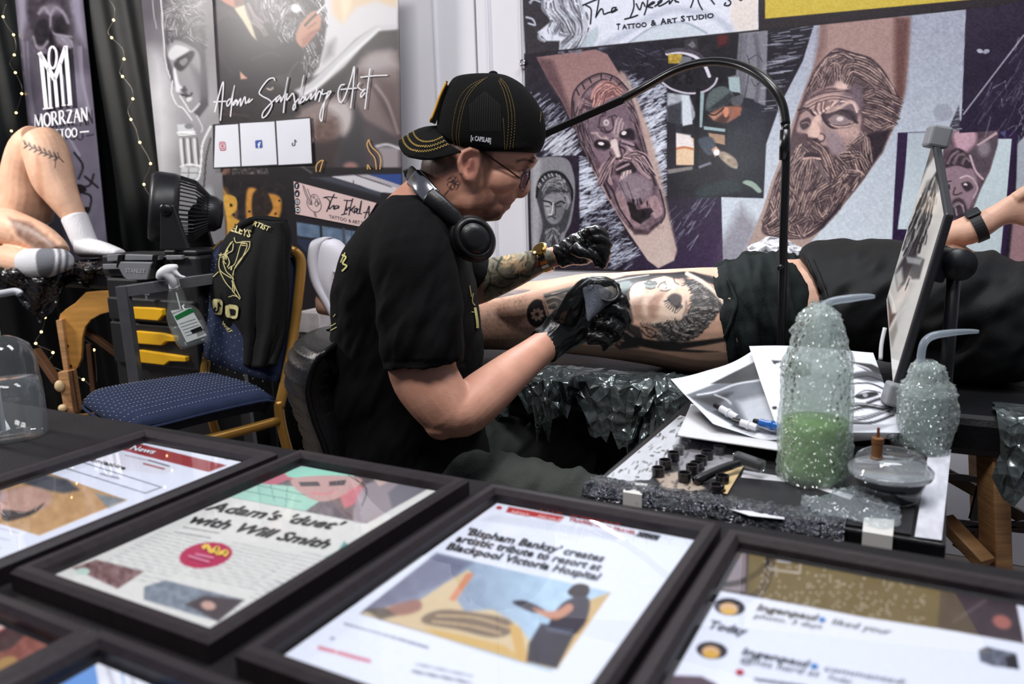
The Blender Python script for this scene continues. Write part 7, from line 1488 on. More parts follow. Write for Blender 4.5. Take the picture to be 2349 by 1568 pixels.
# shorts
m_shorts = M('shorts_green_black', (17,24,24), rough=.8, spec=.25, bump=.3, bscale=350, var=.15)
g = G()
limb(g, [(1664,737,1.625,128),(1700,730,1.615,133),(1750,722,1.61,138),(1795,716,1.61,134),(1822,712,1.61,118)],28)
limb(g, [(1640,690,1.83,88),(1720,690,1.80,104),(1800,695,1.76,118),(1830,700,1.74,112)],22)
limb(g, [(1690,640,1.72,44),(1720,606,1.72,30),(1750,600,1.71,22),(1790,640,1.70,40)],14)
so = fuse(g, 'shorts', .005, m_shorts, client, 2); V = verts(so); N = normals(so); x, y = proj(V); set_verts(so, V + N * ((vnoise(x * 1.3-y * .25, y * .35+x * .2,26,14,2)-.5)*.026)[:, None]); tag(so, 'dark shorts rolled up on the thigh')
bso = bvh_of(so); g = G(); pts = [surf(bso, *q, .002) for q in cr([(1668,640),(1690,690),(1676,740),(1662,780),(1655,830)],6)]; pts = [q for q in pts if q is not None]
if len(pts) > 3: G().tube(pts, .0035,8).build('hem', m_shorts, so, smooth=True)
# T-shirt
m_tee = M('client_tee', (14,15,17), rough=.65, spec=.3, bump=.2, bscale=400, var=.2)
g = G()
limb(g, [(1872,700,1.665,128,190),(1950,688,1.645,134,200),(2060,692,1.605,140,205),(2180,708,1.565,142,205),(2300,724,1.53,136,205),(2400,735,1.51,110,180)],36, exp=2.3)
limb(g, [(2240,660,1.70,66),(2200,625,1.745,54),(2175,600,1.755,44)],18)
limb(g, [(2080,760,1.50,90,50),(2200,790,1.44,90,45),(2330,800,1.40,85,45),(2460,800,1.38,80,40)],22)
te_o = fuse(g, 'tee_shirt', .006, m_tee, client, 2); V = verts(te_o); N = normals(te_o); x, y = proj(V)
set_verts(te_o, V + N * ((vnoise(x * .5+y * .5, y * .35-x * .2,34,24,2)-.5)*.034)[:, None]); tag(te_o, 'loose black T-shirt')
bte = bvh_of(te_o); g = G()
for dx in (0,12):
    pts = [surf(bte, x_ + dx, y_, .001) for x_, y_ in cr([(1852,596),(1862,620),(1876,655),(1888,690),(1895,720)],6)]; pts = [q for q in pts if q is not None]
    if len(pts) > 3: G().tube(pts, .0022,8).build('hem', m_tee, te_o, smooth=True)
# black wrist band
ax = W(2255,513,1.73)-W(2220,528,1.74); X = axes(ax, (0,0,1)); c = W(2241,518,1.735); R0 = 33*pxm(1.735)
ring = [c + (X[0]*math.cos(a)+X[1]*math.sin(a))*R0 for a in [2*math.pi * i / 32 for i in range(33)]]
wb = G().tube(ring, .0115,12,.003, ref=X[2], cap=False); o = G(); V = []
for i in range(32):
    a = 2*math.pi * i / 32; d = X[0]*math.cos(a)+X[1]*math.sin(a)
    for rr_, l in ((R0,-.011),(R0+.004,-.011),(R0+.004,.011),(R0,.011)): V.append(c + d * rr_ + X[2]*l)
F = [(i * 4+j, i * 4+(j + 1) % 4,((i + 1) % 32)*4+(j + 1) % 4,((i + 1) % 32)*4+j) for i in range(32) for j in range(4)]
wbo = pyd('wrist_band', V, F, M('band_rubber', (24,26,30), rough=.6), client); d = X[0]*.86+X[1]*.5; G().box(c + d * (R0+.005),.007,.026,.030,(d, np.cross(X[2], d), X[2])).build('band_case', M('band_rubber'), wbo, bevel=.004)
# white sneaker on the far foot
m_snk = M('white_leather', (214,212,220), rough=.45, bump=.1, bscale=200, var=.04); m_sole = M('rubber_sole', (196,194,202), rough=.6)
sn = empty('sneaker', W(752,650,2.26)); sn.parent = client; sn.matrix_parent_inverse = client.matrix_world.inverted(); tag(sn, 'white leather sneaker')
def slab(st, Y, dep): return [((W(a[1], a[0], Y)+W(a[2], a[0], Y))/2,(W(a[2], a[0], Y)-W(a[1], a[0], Y))/2, np.array([0, a[3],0])) for a in cr(st, 4)]
g = G(); g.slices(slab([(548,742,768,.026),(556,728,784,.040),(580,724,800,.046),(615,724,802,.046),(650,734,800,.043),(690,756,806,.038),(730,775,815,.034)],2.26,0),26,2.4); g.build('upper', m_snk, sn, smooth=True)
g = G(); g.slices(slab([(544,738,760,.028),(552,718,752,.044),(575,711,742,.050),(615,710,738,.050),(650,720,745,.046),(695,745,768,.040),(735,766,788,.036)],2.26,0),26,3); g.build('sole', m_sole, sn, smooth=True)
for y_ in (612,628,645): G().tube(cr([W(798, y_, 2.22), W(782, y_ + 8,2.205), W(765, y_ + 12,2.21)],4),.005,8).build('lace', m_sole, sn, smooth=True)
# white tissue on the bed behind the shorts
r = random.Random(9); V = []
for i in range(13):
    for j in range(9):
        u, v = i / 12, j / 8; V.append(W(1715+125*u + r.uniform(-2,2),600-58*v * (.55+.45*math.sin(u * math.pi))+r.uniform(-3,3),1.92+r.uniform(-.014,.014)+.04*v))
ts = pyd('paper_tissue', V, [(i * 9+j, i * 9+j + 1,(i + 1)*9+j + 1,(i + 1)*9+j) for i in range(12) for j in range(8)], M('tissue', (222,222,226), rough=.8), None); md = ts.modifiers.new('s', 'SOLIDIFY'); md.thickness = .002
tag(ts, 'crumpled white tissue tucked behind the client\'s dark shorts', 'tissue')

# ------------------------------------------------------------------ gooseneck lamp
lamp = empty('floor_lamp', (W(1793,800,1.37)[0],1.37,0)); tag(lamp, 'black arched floor lamp reaching over the client to behind the cap', 'lamp')
m_lampk = M('lamp_black', (16,16,18), rough=.28, spec=.55)
pb_ = W(1793,800,1.37); base = np.array([pb_[0],1.37,0.0])
px_ = [(1794,700,1.37),(1797,560,1.37),(1801,440,1.37),(1803,340,1.37),(1802,285,1.375),(1794,240,1.385),(1772,200,1.40),(1735,168,1.43),(1690,148,1.47),(1640,141,1.51),(1590,148,1.55),(1540,166,1.59),(1480,200,1.645),(1424,230,1.685)]
arc = [base + np.array([0,0,.03]), base + np.array([0,0,.35])] + [W(*q) for q in px_]
G().tube(cr(arc[:7],4),.0072,14).build('lamp_post', m_lampk, lamp, smooth=True)
G().tube(cr(arc[6:],6),.0080,14).build('gooseneck', m_lampk, lamp, smooth=True)
j_ = W(1800,332,1.37); G().lathe([(.0086,-.025),(.0086,.025)], j_, 14).build('joint_sleeve', m_lampk, lamp, smooth=True); j2 = W(1793,612,1.37); G().ball(j2+np.array([-.005,-.008,0]),.006).build('clip', m_lampk, lamp, smooth=True)
G().lathe([(.13,0),(.13,.012),(.02,.025),(0,.025)], base, 32).build('lamp_base', m_lampk, lamp, smooth=True)
# slim LED bar at the end of the gooseneck, lit on its underside
ba, bb_ = W(1432,226,1.68), W(1196,330,1.865); bt = (bb_ - ba)/np.linalg.norm(bb_ - ba); X = axes(np.cross(bt, np.cross(EZ, bt)), bt)
dn = np.cross(bt, np.cross(bt, EZ)); dn /= np.linalg.norm(dn); sd = np.cross(bt, dn); sd = sd if sd[1] > 0 else -sd
dn, sd = dn * math.cos(.31)+sd * math.sin(.31), sd * math.cos(.31)-dn * math.sin(.31)      # the strip is turned a little towards the wall
G().box((ba + bb_)/2, np.linalg.norm(bb_ - ba),.024,.014,(bt, sd, -dn)).build('led_bar', m_lampk, lamp, bevel=.002)
a2, b2_ = ba + bt * .012+dn * .0074, bb_ - bt * .01+dn * .0074
for k_ in (-1,1): G().box((ba + bb_)/2+dn * .0064+sd * .0108*k_, np.linalg.norm(bb_ - ba),.003,.0036,(bt, sd, -dn)).build('led_bar_lip', m_lampk, lamp)
pyd('led_strip', [a2+sd * .008, b2_ + sd * .008, b2_ - sd * .008, a2-sd * .008],[(0,1,2,3)], M('led_glow', (240,246,255), emit=26.0, var=0), lamp)
l = bpy.data.lights.new('led_light', 'AREA'); l.shape = 'RECTANGLE'; l.size = .28; l.size_y = .02; l.energy = 3.4; l.color = (.94,.97,1.0)
lo = bpy.data.objects.new('led_light', l); COL.objects.link(lo); mid_ = (a2+b2_)/2+dn * .0004; ml = Matrix(((bt[0],0,0, mid_[0]),(bt[1],0,0, mid_[1]),(bt[2],0,0, mid_[2]),(0,0,0,1)))
zc = -dn; yc = np.cross(zc, bt)
for q in range(3): ml[q][1] = yc[q]; ml[q][2] = zc[q]
lo.matrix_world = ml; lo.parent = lamp; lo.matrix_parent_inverse = lamp.matrix_world.inverted()
# ------------------------------------------------------------------ wash bottles, cups, tablet
m_wrap = clear('cling_wrap', (226,240,234), rough=.10, dens=.30, bump=1.0, bscale=130, vor=True, ior=1.6)
m_milk = clear('milky_bottle', (214,228,226), rough=.25, dens=.42); m_spout = clear('spout_plastic', (196,208,220), rough=.15, dens=.45)
m_green = M('green_soap', (150,216,52), rough=.25, var=.05); m_water = clear('water_fill', (206,226,226), rough=.05, dens=.35)
def wash_bottle(lab, cx, by, prof, liq, mliq, spout, seed, lump=0, ycut=None):
    b = T(cx, by, TZ + .0012); Yb = b[1]; root = empty('wash_bottle', b); tag(root, lab, 'bottle', 'wrapped wash bottles on the work tray')
    P = [(r_ * pxm(Yb), max(0.0, W(cx, y_, Yb)[2]-b[2])) for y_, r_ in prof]
    body = [(0,.001)] + [(r_ * .93, z + .001) for r_, z in P] + [(0, P[-1][1])]
    G().lathe(body, b, 32).build('bottle_body', m_milk, root, smooth=True)
    zl = W(cx, liq, Yb)[2]-b[2]; lp = [(0,.003)] + [(np.interp(z, [q[1] for q in P],[q[0] for q in P])*.90, z + .003) for z in np.linspace(0, zl, 6)] + [(0, zl + .003)]
    G().lathe(lp, b, 32).build('liquid', mliq, root, smooth=True)
    r = np.random.default_rng(seed); n = 56; V = []; zs = np.linspace(0, P[-1][1]*1.02,44)
    for z in zs:
        rr = np.interp(z, [q[1] for q in P],[q[0] for q in P])
        for k in range(n):
            a = 2*math.pi * k / n; j = r.normal(0,.0007)+.0012*math.sin(a * 5+z * 90)+(.0022*abs(r.normal()) if z > P[-1][1]*.62 else 0)
            q = b + np.array([math.cos(a), math.sin(a),0])*(rr + .0008+j)+np.array([0,0, z])
            if lump and math.cos(a) > .2: q = q + np.array([.016*math.cos(a)*(1-abs(2*z / P[-1][1]-.9))*lump, 0,0])
            V.append(q)
    F = [(i * n + k, i * n + (k + 1) % n, (i + 1)*n + (k + 1) % n, (i + 1)*n + k) for i in range(len(zs)-1) for k in range(n)]
    pyd('film_wrap', V, F, m_wrap, root, smooth=True)
    S = cr([W(x, y, Yb) for x, y, _ in spout],6); R_ = [np.interp(i / (len(S)-1), np.linspace(0,1, len(spout)),[q[2] for q in spout])*pxm(Yb) for i in range(len(S))]
    G().tube(S, R_, 14).build('spout', m_spout, root, smooth=True)
    return root
wash_bottle('tall film-wrapped wash bottle half full of green soap', 1864,1094,[(1112,70),(1105,78),(1080,81),(980,81),(860,77),(834,73),(800,60),(760,50),(730,42),(712,30),(700,16)],968, m_green, [(1878,740,9),(1880,716,9),(1890,700,9),(1912,690,9),(1950,684,9),(1988,680,7),(2006,680,4)],21)
wash_bottle('shorter film-wrapped wash bottle of clear liquid behind the cup', 2112,1030,[(1046,48),(1040,54),(1010,56),(910,54),(890,48),(870,36),(850,33),(838,30),(830,16)],905, m_water, [(2112,850,9),(2113,815,9),(2120,786,9),(2140,770,9),(2180,763,8),(2220,760,6),(2244,760,4)],22,1.0)
# deli cup with domed lid
m_clearp = clear('deli_plastic', (228,230,236), rough=.04, dens=.05, ior=1.5); b = T(2038,1140, TZ + .001); Yb = b[1]; s_ = pxm(Yb)
dc = empty('deli_cup', b); tag(dc, 'clear lidded deli cup of dark rinse in front of the bottles', 'cup')
zt = W(2038,1078, Yb)[2]-b[2]
G().lathe([(0,.0),(62*s_, .0),(66*s_, .004),(84*s_, zt),(80*s_, zt),(62*s_, .003),(0,.003)], b, 36).build('cup_body', m_clearp, dc, smooth=True)
G().lathe([(0,.0015),(61*s_, .002),(78*s_, zt * .82),(0, zt * .82)], b, 36).build('dark_rinse', M('dark_rinse', (14,13,16), rough=.1), dc, smooth=True)
G().lathe([(92*s_, zt - .004),(92*s_, zt),(88*s_, zt + .002),(86*s_, zt + .006),(78*s_, zt + .010),(74*s_, zt + .018),(60*s_, zt + .022),(50*s_, zt + .022),(47*s_, zt + .019),(0, zt + .019)], b, 40).build('lid', m_clearp, dc, smooth=True)
G().lathe([(93*s_, zt - .002),(93.5*s_, zt + .002),(90*s_, zt + .003)], b, 40).build('lid_rim', clear('lid_rim', (220,222,228), rough=.05, dens=.25), dc, smooth=True)
ck = W(2011,1052, Yb - .004); wk = empty('wooden_peg', ck); tag(wk, 'small brown wooden peg standing on the cup lid', 'peg')
G().lathe([(0,0),(.0075,0),(.008,.002),(.0065,.004),(.0065,.020),(.0072,.021),(.0072,.027),(.004,.028),(0,.028)], ck, 16).build('peg_body', M('peg_wood', (112,74,44), rough=.5, var=.3, vscale=80), wk, smooth=False); G().lathe([(.0018,.027),(.0018,.040),(0,.040)], ck, 8).build('peg_pin', M('peg_rust', (120,62,34), rough=.5), wk)
b2 = T(2082,1032, TZ + .001); s2 = pxm(b2[1]); sc_ = empty('sauce_cup', b2); tag(sc_, 'small round cup of black ink behind the deli cup', 'cup')
G().lathe([(0,0),(32*s2,0),(44*s2,.016),(47*s2,.017),(47*s2,.018),(42*s2,.017),(31*s2,.002),(0,.002)], b2,32).build('cup_body', m_clearp, sc_, smooth=True); G().lathe([(0,.003),(31*s2,.003),(38*s2,.011),(0,.011)], b2,32).build('ink', m_ink, sc_, smooth=True)
# crumpled film
r = np.random.default_rng(31); V = []; n1, n2 = 40,16
for i in range(n1):
    for j in range(n2):
        u, v = i / (n1-1), j / (n2-1); x = 1838+228*u + r.normal(0,1.5); y = 1148+30*u + (v - .5)*(24+58*math.sin(min(1, u * 1.05)*2.4) ** 2)+8*math.sin(u * 9)
        V.append(T(x, y, TZ + .003)+np.array([0,0, abs(r.normal(0,.0022))+.012*math.sin(math.pi * v)*math.sin(math.pi * u) ** .5]))
cf = pyd('crumpled_film', V, [(i * n2+j, i * n2+j + 1,(i + 1)*n2+j + 1,(i + 1)*n2+j) for i in range(n1-1) for j in range(n2-1)], clear('loose_film', (216,228,236), rough=.10, dens=.28, bump=.8, bscale=70, ior=1.55), None, smooth=True)
tag(cf, 'crumpled translucent film lying at the tray front before the cup', 'plastic film')

# tablet on a clamp stand
tab = empty('tablet_stand', W(2190,605,1.20)*np.array([1,1,0])+EZ * .66); tag(tab, 'tablet showing a grey portrait, clamped upright on a black stand', 'tablet')
Pt, Pl, Pr = W(2140,322,1.30), W(2032,690,1.30), W(2169,490,1.145); Pb = Pl + Pr - Pt
nn = np.cross(Pl - Pt, Pr - Pt); nn /= np.linalg.norm(nn); nn = nn if nn.dot(CAM - Pt) > 0 else -nn
m_case = M('tablet_case', (34,34,38), rough=.4); ea = (Pl - Pt)/np.linalg.norm(Pl - Pt); eb = (Pr - Pt)/np.linalg.norm(Pr - Pt)
cen = (Pt + Pb)/2; LA, LB = np.linalg.norm(Pl - Pt), np.linalg.norm(Pr - Pt); eb2 = np.cross(nn, ea); eb2 = eb2 if eb2.dot(eb) > 0 else -eb2
Vt = []; G_ = G(); 
front = [Pt, Pr, Pb, Pl]; back = [q - nn * .013 for q in front]; G_.add(front + back, [(0,1,2,3),(7,6,5,4),(0,4,5,1),(1,5,6,2),(2,6,7,3),(3,7,4,0)]); G_.build('tablet_case', m_case, tab, bevel=.003)
def p_tab(p):
    Z1 = zz(2000,260,4.126); Z2 = zz(1600,540,3.136)
    p.noise([(2020,320),(2180,320),(2180,840),(2020,840)],30,10,101)
    p.poly(Z1((560,280),(600,390),(520,520),(470,640),(420,760),(480,540)),(60,60,62),6,.8); p.poly(Z1((520,700),(620,530),(640,700),(600,790),(540,800),(500,1180),(470,1320),(400,1330),(440,1100),(360,1200),(420,900)),(46,44,44),5,.95); p.poly(Z1((520,640),(600,600),(640,700),(560,660),(470,760)),(120,116,110),6,.8)
    rnd_strokes(p, [Z1((540,740),(460,960),(380,1200)), Z1((500,760),(400,980),(300,1280)), Z1((560,800),(520,1100),(470,1340))],5,3,(200,198,194),.8,4,102); rnd_strokes(p, [Z1((480,800),(380,1060),(300,1300)), Z1((580,800),(540,1000),(500,1240))],4,3,(30,28,30),.8,4,103)
    p.poly(Z1((380,1080),(410,1060),(400,1200),(370,1220)),(20,20,22),3); p.poly(Z1((420,1350),(500,1380),(450,1568),(340,1568)),(60,66,68),4,.9)
    p.poly(Z2((1420,270),(1480,160),(1560,20),(1620,0),(1560,200),(1500,330),(1440,400)),(40,38,40),6,.9); p.poly(Z2((1420,280),(1470,230),(1480,330),(1440,390)),(196,192,188),8,.9); p.poly(Z2((1480,380),(1520,290),(1540,300),(1510,400)),(210,206,200),4,.95); p.line(Z2((1495,390),(1525,310)),3,(60,56,56)); p.lines([Z2((1370,380),(1410,500),(1380,600)), Z2((1390,420),(1420,540),(1400,640)), Z2((1370,650),(1430,590),(1500,500))],4,(214,212,206),2,.9); p.poly(Z2((1370,440),(1400,560),(1430,560),(1380,660)),(24,22,26),5,.9); p.poly(Z2((1380,700),(1430,620),(1440,680),(1400,800)),(150,146,140),6,.9)
    flow(p, Z1((560,620),(640,700),(600,900),(520,1200),(440,1340),(280,1330),(340,1100),(440,820)),[Z1((580,680),(500,900),(400,1120),(300,1330)), Z1((620,720),(580,960),(500,1200),(450,1340))],170,20,2.6,(26,24,26),(206,204,198),104,.7)
    p.poly(Z2((1500,150),(1620,170),(1600,210),(1510,195)),(206,208,208),4,.6)
ins = .0055; fr = [Pt + ea * ins + eb * ins + nn * .0008, Pr + ea * ins - eb * ins + nn * .0008, Pb - ea * ins - eb * ins + nn * .0008, Pl - ea * ins + eb * ins + nn * .0008]
sheet('screen', fr, 2.2, p_tab, (196,194,190), M('screen_glow', attr=True, rough=.08, spec=.6, var=0, emit=.22), tab, thick=.0004)
m_clip = M('clip_grey', (132,134,138), rough=.45)
for c_, nm in ((Pt - (ea + eb)*.004, 'clip'),(Pb + (ea + eb)*.004, 'clip')): G().box(c_ - nn * .006,.034,.034,.032,(ea, eb2, nn)).build('corner_clip', m_clip, tab, bevel=.004)
hub = cen - nn * .03; G().box(hub, .05,.05,.03,(ea, eb2, nn)).build('clamp_hub', m_case, tab, bevel=.004)
kn = W(2190,605,1.20); G().tube([hub - nn * .01, kn],.009,12).build('clamp_arm', m_case, tab, smooth=True); G().tube([kn + np.array([0,-.02,0]), kn + np.array([0,.02,0])],.024,20).build('clamp_knuckle', m_case, tab, smooth=True)
G().tube([kn, np.array([kn[0], kn[1],.665])],.010,14).build('stand_post', m_case, tab, smooth=True); G().lathe([(.024,0),(.024,.012),(.013,.02),(0,.02)], np.array([kn[0], kn[1],.6605]),28).build('stand_base', m_case, tab, smooth=True)
G().tube(cr([W(2030,752,1.30), W(2022,790,1.29), W(2020,825,1.28)],4),.0035,8).build('stylus', m_wp, tab, smooth=True)
# ------------------------------------------------------------------ left side: neighbouring booth
Z3 = zz(0,600,3.563)
# ---- massage table with wooden legs
B2 = .80; c0 = T(200,626, B2); q2 = lambda u, v, z=B2: c0+EX * u + EY * v + np.array([0,0, z - B2])
mt = empty('massage_table', q2(-.3,.3,0)); tag(mt, 'neighbouring massage table with plywood legs and black plastic cover', 'bed')
G().box(q2(-.45,.27, B2-.03),1.75,.54,.06,(EX, EY, EZ)).build('table_top', m_vinyl, mt, bevel=.015)
m_ply = M('plywood', (186,134,66), rough=.5, bump=.1, bscale=20, var=.18, vscale=8, stretch=(1,1,6))
def extr(name, pts, Y, th, m, par, bevel=0):
    V = [W(x, y, Y) for x, y in pts]; n = len(V); V2 = [v + np.array([0, th, 0]) for v in V]
    o = pyd(name, V + V2,[tuple(range(n)), tuple(range(n, 2*n))[::-1]] + [(i, (i + 1) % n, n + (i + 1) % n, n + i) for i in range(n)], m, par)
    if bevel: md = o.modifiers.new('b', 'BEVEL'); md.width = bevel; md.segments = 2; md.limit_method = 'ANGLE'
    return o
br_ = extr('plywood_bracket', Z3((478,480),(490,430),(540,385),(610,340),(660,290),(700,250),(800,240),(1010,230),(1010,405),(900,410),(820,430),(740,475),(695,535),(672,620),(668,720),(660,800),(630,870),(580,892),(552,880)),2.88,.016, m_ply, mt, .002)
for x, y in ((515,508),(548,686),(575,852)): c = W(*Z3((x, y))[0],2.875); G().lathe([(0,-.003),(.005,-.002),(.006,.001),(0,.001)], c, 12, axes((0,1,0))).build('bolt', m_steel, br_)
extr('leg', Z3((455,480),(505,470),(560,890),(520,900)),2.86,.03, m_wood, mt, .002); extr('leg_foot', Z3((470,905),(585,890),(638,1225),(560,1228),(515,1170)),2.84,.035, m_wood, mt, .002); extr('leg_foot_strip', Z3((555,895),(585,890),(638,1225),(600,1226)),2.834,.008, m_woodd, mt)
fl_ = W(*Z3((600,1225))[0],2.86); G().bar(fl_ + np.array([0,0,.02]), np.array([fl_[0]+.02, fl_[1],0]),.035,.03).build('leg_end', m_wood, mt)
pbar('brace', Z3((290,720))[0], Z3((470,980))[0],2.92,2.89,.03,.025, m_woodd, mt); pbar('brace', Z3((700,560))[0], Z3((1010,790))[0],2.95,2.95,.03,.02, m_woodd, mt); pbar('rear_leg', Z3((730,670))[0], Z3((770,1080))[0],3.1,3.1,.02,.02, m_woodd, mt)
G().ball(W(*Z3((487,1015))[0],2.83),(.018,.014,.022)).build('wing_knob', M('pale_wood', (206,180,140), rough=.5), mt, smooth=True); G().ball(W(*Z3((512,1195))[0],2.83),(.016,.014,.014)).build('wing_knob', M('pale_wood'), mt, smooth=True)
# black plastic bunched over the table's corner
m_bag = crinkle('bin_liner', (22,21,24), rough=.24, scale=22, strength=.6, spec=.8, dist=.015)
r = np.random.default_rng(41); V = []; n1, n2 = 30,20
for i in range(n1):
    for j in range(n2):
        u, v = i / (n1-1), j / (n2-1); x = -30+290*u; top = 612-14*u; bot = 640+85*math.exp(-((x - 85)/60) ** 2)+14*math.sin(u * 17)+6
        V.append(W(x + r.normal(0,2)+10*(v - .5)*math.sin(i * 1.3), top + (bot - top)*v, 2.92-.05*math.sin(math.pi * min(1, v * 1.4))+r.normal(0,.006)+.02*math.sin(x / 9+v * 4)))
o = pyd('plastic_cover', V, [(i * n2+j, i * n2+j + 1,(i + 1)*n2+j + 1,(i + 1)*n2+j) for i in range(n1-1) for j in range(n2-1)], m_bag, mt, smooth=True)
cu = G(); cu.box(W(170,600,3.24)*np.array([1,1,0])+EZ * .821-EX * .25,.95,.34,.042,(EX, EY, EZ)); o = cu.build('seat_cushion', m_bag, None, bevel=.015); tag(o, 'flat black plastic covered cushion on the neighbouring table', 'cushion')
# ---- person sitting there: bent knee, crossed shin
g = G(); YK = 3.20
limb(g, [(92,322, YK, 42),(106,350, YK - .02,46),(122,410, YK - .04,44),(146,455, YK - .06,34),(172,500, YK - .07,25),(190,545, YK - .08,23),(200,572, YK - .08,22)],24)
limb(g, [(86,318, YK, 34),(70,345, YK + .03,44),(60,400, YK + .06,50),(58,460, YK + .08,58),(30,520, YK + .12,66),(-40,560, YK + .16,80)],24)
limb(g, [(196,566, YK - .08,20,26),(230,576, YK - .11,14,24),(268,580, YK - .13,9,20)],16)
limb(g, [(-50,560, YK + .0,70),(0,520, YK - .10,44),(40,528, YK - .16,40),(90,545, YK - .22,33),(125,566, YK - .26,26),(138,580, YK - .28,22)],22)
limb(g, [(-60,620, YK - .1,40),(10,598, YK - .2,34),(60,604, YK - .27,30),(100,604, YK - .30,26),(130,598, YK - .30,22)],18)
TS_ = [(-80,560, YK + .14,95),(-160,440, YK + .2,105),(-215,300, YK + .22,115),(-235,190, YK + .22,90)]; limb(g, TS_ + [(-235,140, YK + .22,40),(-234,100, YK + .21,38)],24); hd2 = W(-226,62, YK + .2); g.ball(hd2,(.092,.076,.118), None, 20,14); g.ball(hd2+np.array([.05,0,-.06]),(.045,.05,.055)); g.tube([hd2+np.array([.085,0,.015]), hd2+np.array([.112,0,-.02]), hd2+np.array([.09,0,-.03])],[.008,.013,.008],10)
sit = fuse(g, 'person', .0045, skin, None, 2); tag(sit, 'person sitting on the neighbouring table, one bare knee raised with a leaf tattoo', 'person')
p = painter(sit, (214,172,146)); yv = verts(sit)[:, 1]; p.noise([(-100,280),(300,280),(300,680),(-100,680)],24,8,111)
lf = [(56,330),(75,338),(95,348),(115,356),(135,362),(146,372)]; p.line(lf, 2.2,(50,44,42))
for k in range(7):
    for sg in (-1,1):
        x, y = 62+k * 11.5,333+k * 4.6; p.poly([(x, y),(x - 2+sg * 3, y + sg * 7-3),(x - 9, y + sg * 10-2),(x - 6, y + sg * 4)],(62,54,52),1.6,.9, True)
p.lines([[(128,362),(126,385)],[(132,350),(136,362)]],2,(50,44,42)); p.noise([(20,300),(170,300),(190,500),(20,500)],5,7,113)
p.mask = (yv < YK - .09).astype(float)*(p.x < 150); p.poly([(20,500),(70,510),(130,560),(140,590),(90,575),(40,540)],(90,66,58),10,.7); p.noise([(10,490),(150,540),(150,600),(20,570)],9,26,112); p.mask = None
p.poly([(84,350),(96,380),(104,470),(92,470),(80,400)],(176,124,96),9,.5); p.apply(sit)  # crease shade between thigh and shin, painted into the skin
m_sock = M('white_sock', (222,221,226), rough=.9, bump=.6, bscale=240, var=.05, stretch=(1,1,.2)); g = G()
limb(g, [(170,497, YK - .07,28),(184,530, YK - .08,27),(196,558, YK - .085,26),(206,572, YK - .09,22)],22); limb(g, [(192,566, YK - .085,24,30),(232,572, YK - .115,18,28),(262,578, YK - .13,12,24),(276,580, YK - .14,7,16)],18)
o = fuse(g, 'sock', .005, m_sock, sit, 2); tag(o, 'white ribbed ankle sock')
g = G(); limb(g, [(62,602, YK - .275,31,30),(90,604, YK - .31,34,30),(124,600, YK - .33,30,28),(150,596, YK - .34,24,24),(164,594, YK - .34,12,14)],22)
o = fuse(g, 'sock', .005, M('grey_sock', attr=True, rough=.9, bump=.4, bscale=240, var=.05), sit, 2); tag(o, 'grey striped sock'); p = painter(o, (196,196,202))
p.poly([(84,578),(112,566),(126,580),(122,620),(100,640),(86,620)],(96,98,106),3,.95, True)
for x in (132,148): p.line([(x, 560),(x + 6,590),(x, 640)],8,(92,94,102),3,.9)
p.apply(o)
g = G(); limb(g, [(58,470, YK + .085,62),(22,520, YK + .12,74),(-40,550, YK + .16,90),(-110,540, YK + .16,110)],22); limb(g, [(8,420, YK + .1,30),(12,470, YK + .08,40),(-20,520, YK + .1,60)],18)
o = fuse(g, 'shorts', .008, M('pale_shorts', (150,158,152), rough=.85, var=.15), sit, 2); tag(o, 'pale grey shorts'); g = G(); limb(g, [(a, b, c, r_ * 1.1) for a, b, c, r_ in TS_],24); fuse(g, 'tee_shirt', .01, m_tee, sit, 2); G().ball(hd2+np.array([-.012,0,.03]),(.096,.082,.102), None, 20,12).build('hair', M('short_hair', (44,34,28), rough=.8, bump=.6, bscale=120), sit, smooth=True)
# ---- tool tower with yellow drawer handles
tt = W(368,770,2.50); tA_ = axes(EZ, EX); tower = empty('tool_tower', np.array([tt[0], tt[1]+.14,0])); tag(tower, 'black tool chest tower with three yellow drawer handles, below the fan', 'tool chest')
m_toolk = M('tool_black', (20,20,23), rough=.5, bump=.2, bscale=300, var=.15); m_yel = M('handle_yellow', (226,172,28), rough=.4, var=.05); m_tgrey = M('latch_grey', (112,114,118), rough=.35, var=.08)
fx = lambda px, py: Plane(tt, EY).hit(px, py)          # the chest's front face
uL = (fx(262,800)-tt).dot(EX); uR = (fx(470,800)-tt).dot(EX); zT = fx(370,640)[2]; uc = (uL + uR)/2; wT = uR - uL
G().box(np.array([tt[0], tt[1],0])+EX * uc + EY * .075+EZ * zT / 2, wT, .15, zT, (EX, EY, EZ)).build('chest_body', m_toolk, tower, bevel=.01)
for P in (((1080,365),(1150,362),(1300,368),(1385,378),(1388,430),(1350,472),(1130,455),(1095,420)),((1100,560),(1180,556),(1380,575),(1490,600),(1490,640),(1415,640),(1375,672),(1150,655),(1115,620)),((1125,715),(1200,710),(1440,745),(1575,765),(1578,805),(1440,800),(1400,832),(1160,805),(1130,770))):
    V = [fx(*q) for q in Z3(*P)]; n = len(V); V2 = [v - EY * .028 for v in V]; cz = sum(v[2] for v in V)/n
    dw = G().box(np.array([tt[0], tt[1], cz + .005])+EX * uc - EY * .004, wT * .94,.02,.075,(EX, EY, EZ)).build('drawer', m_toolk, tower, bevel=.006)
    o = pyd('drawer_handle', V + V2,[tuple(range(n)), tuple(range(n, 2*n))[::-1]] + [(i, (i + 1) % n, n + (i + 1) % n, n + i) for i in range(n)], m_yel, dw); md = o.modifiers.new('b', 'BEVEL'); md.width = .003; md.segments = 2; md.limit_method = 'ANGLE'
    C = cr([V2[-3]*.7+V2[0]*.3, V2[-3]*.6+V2[-4]*.4, V2[-4]*.8+V2[-5]*.2],4); 
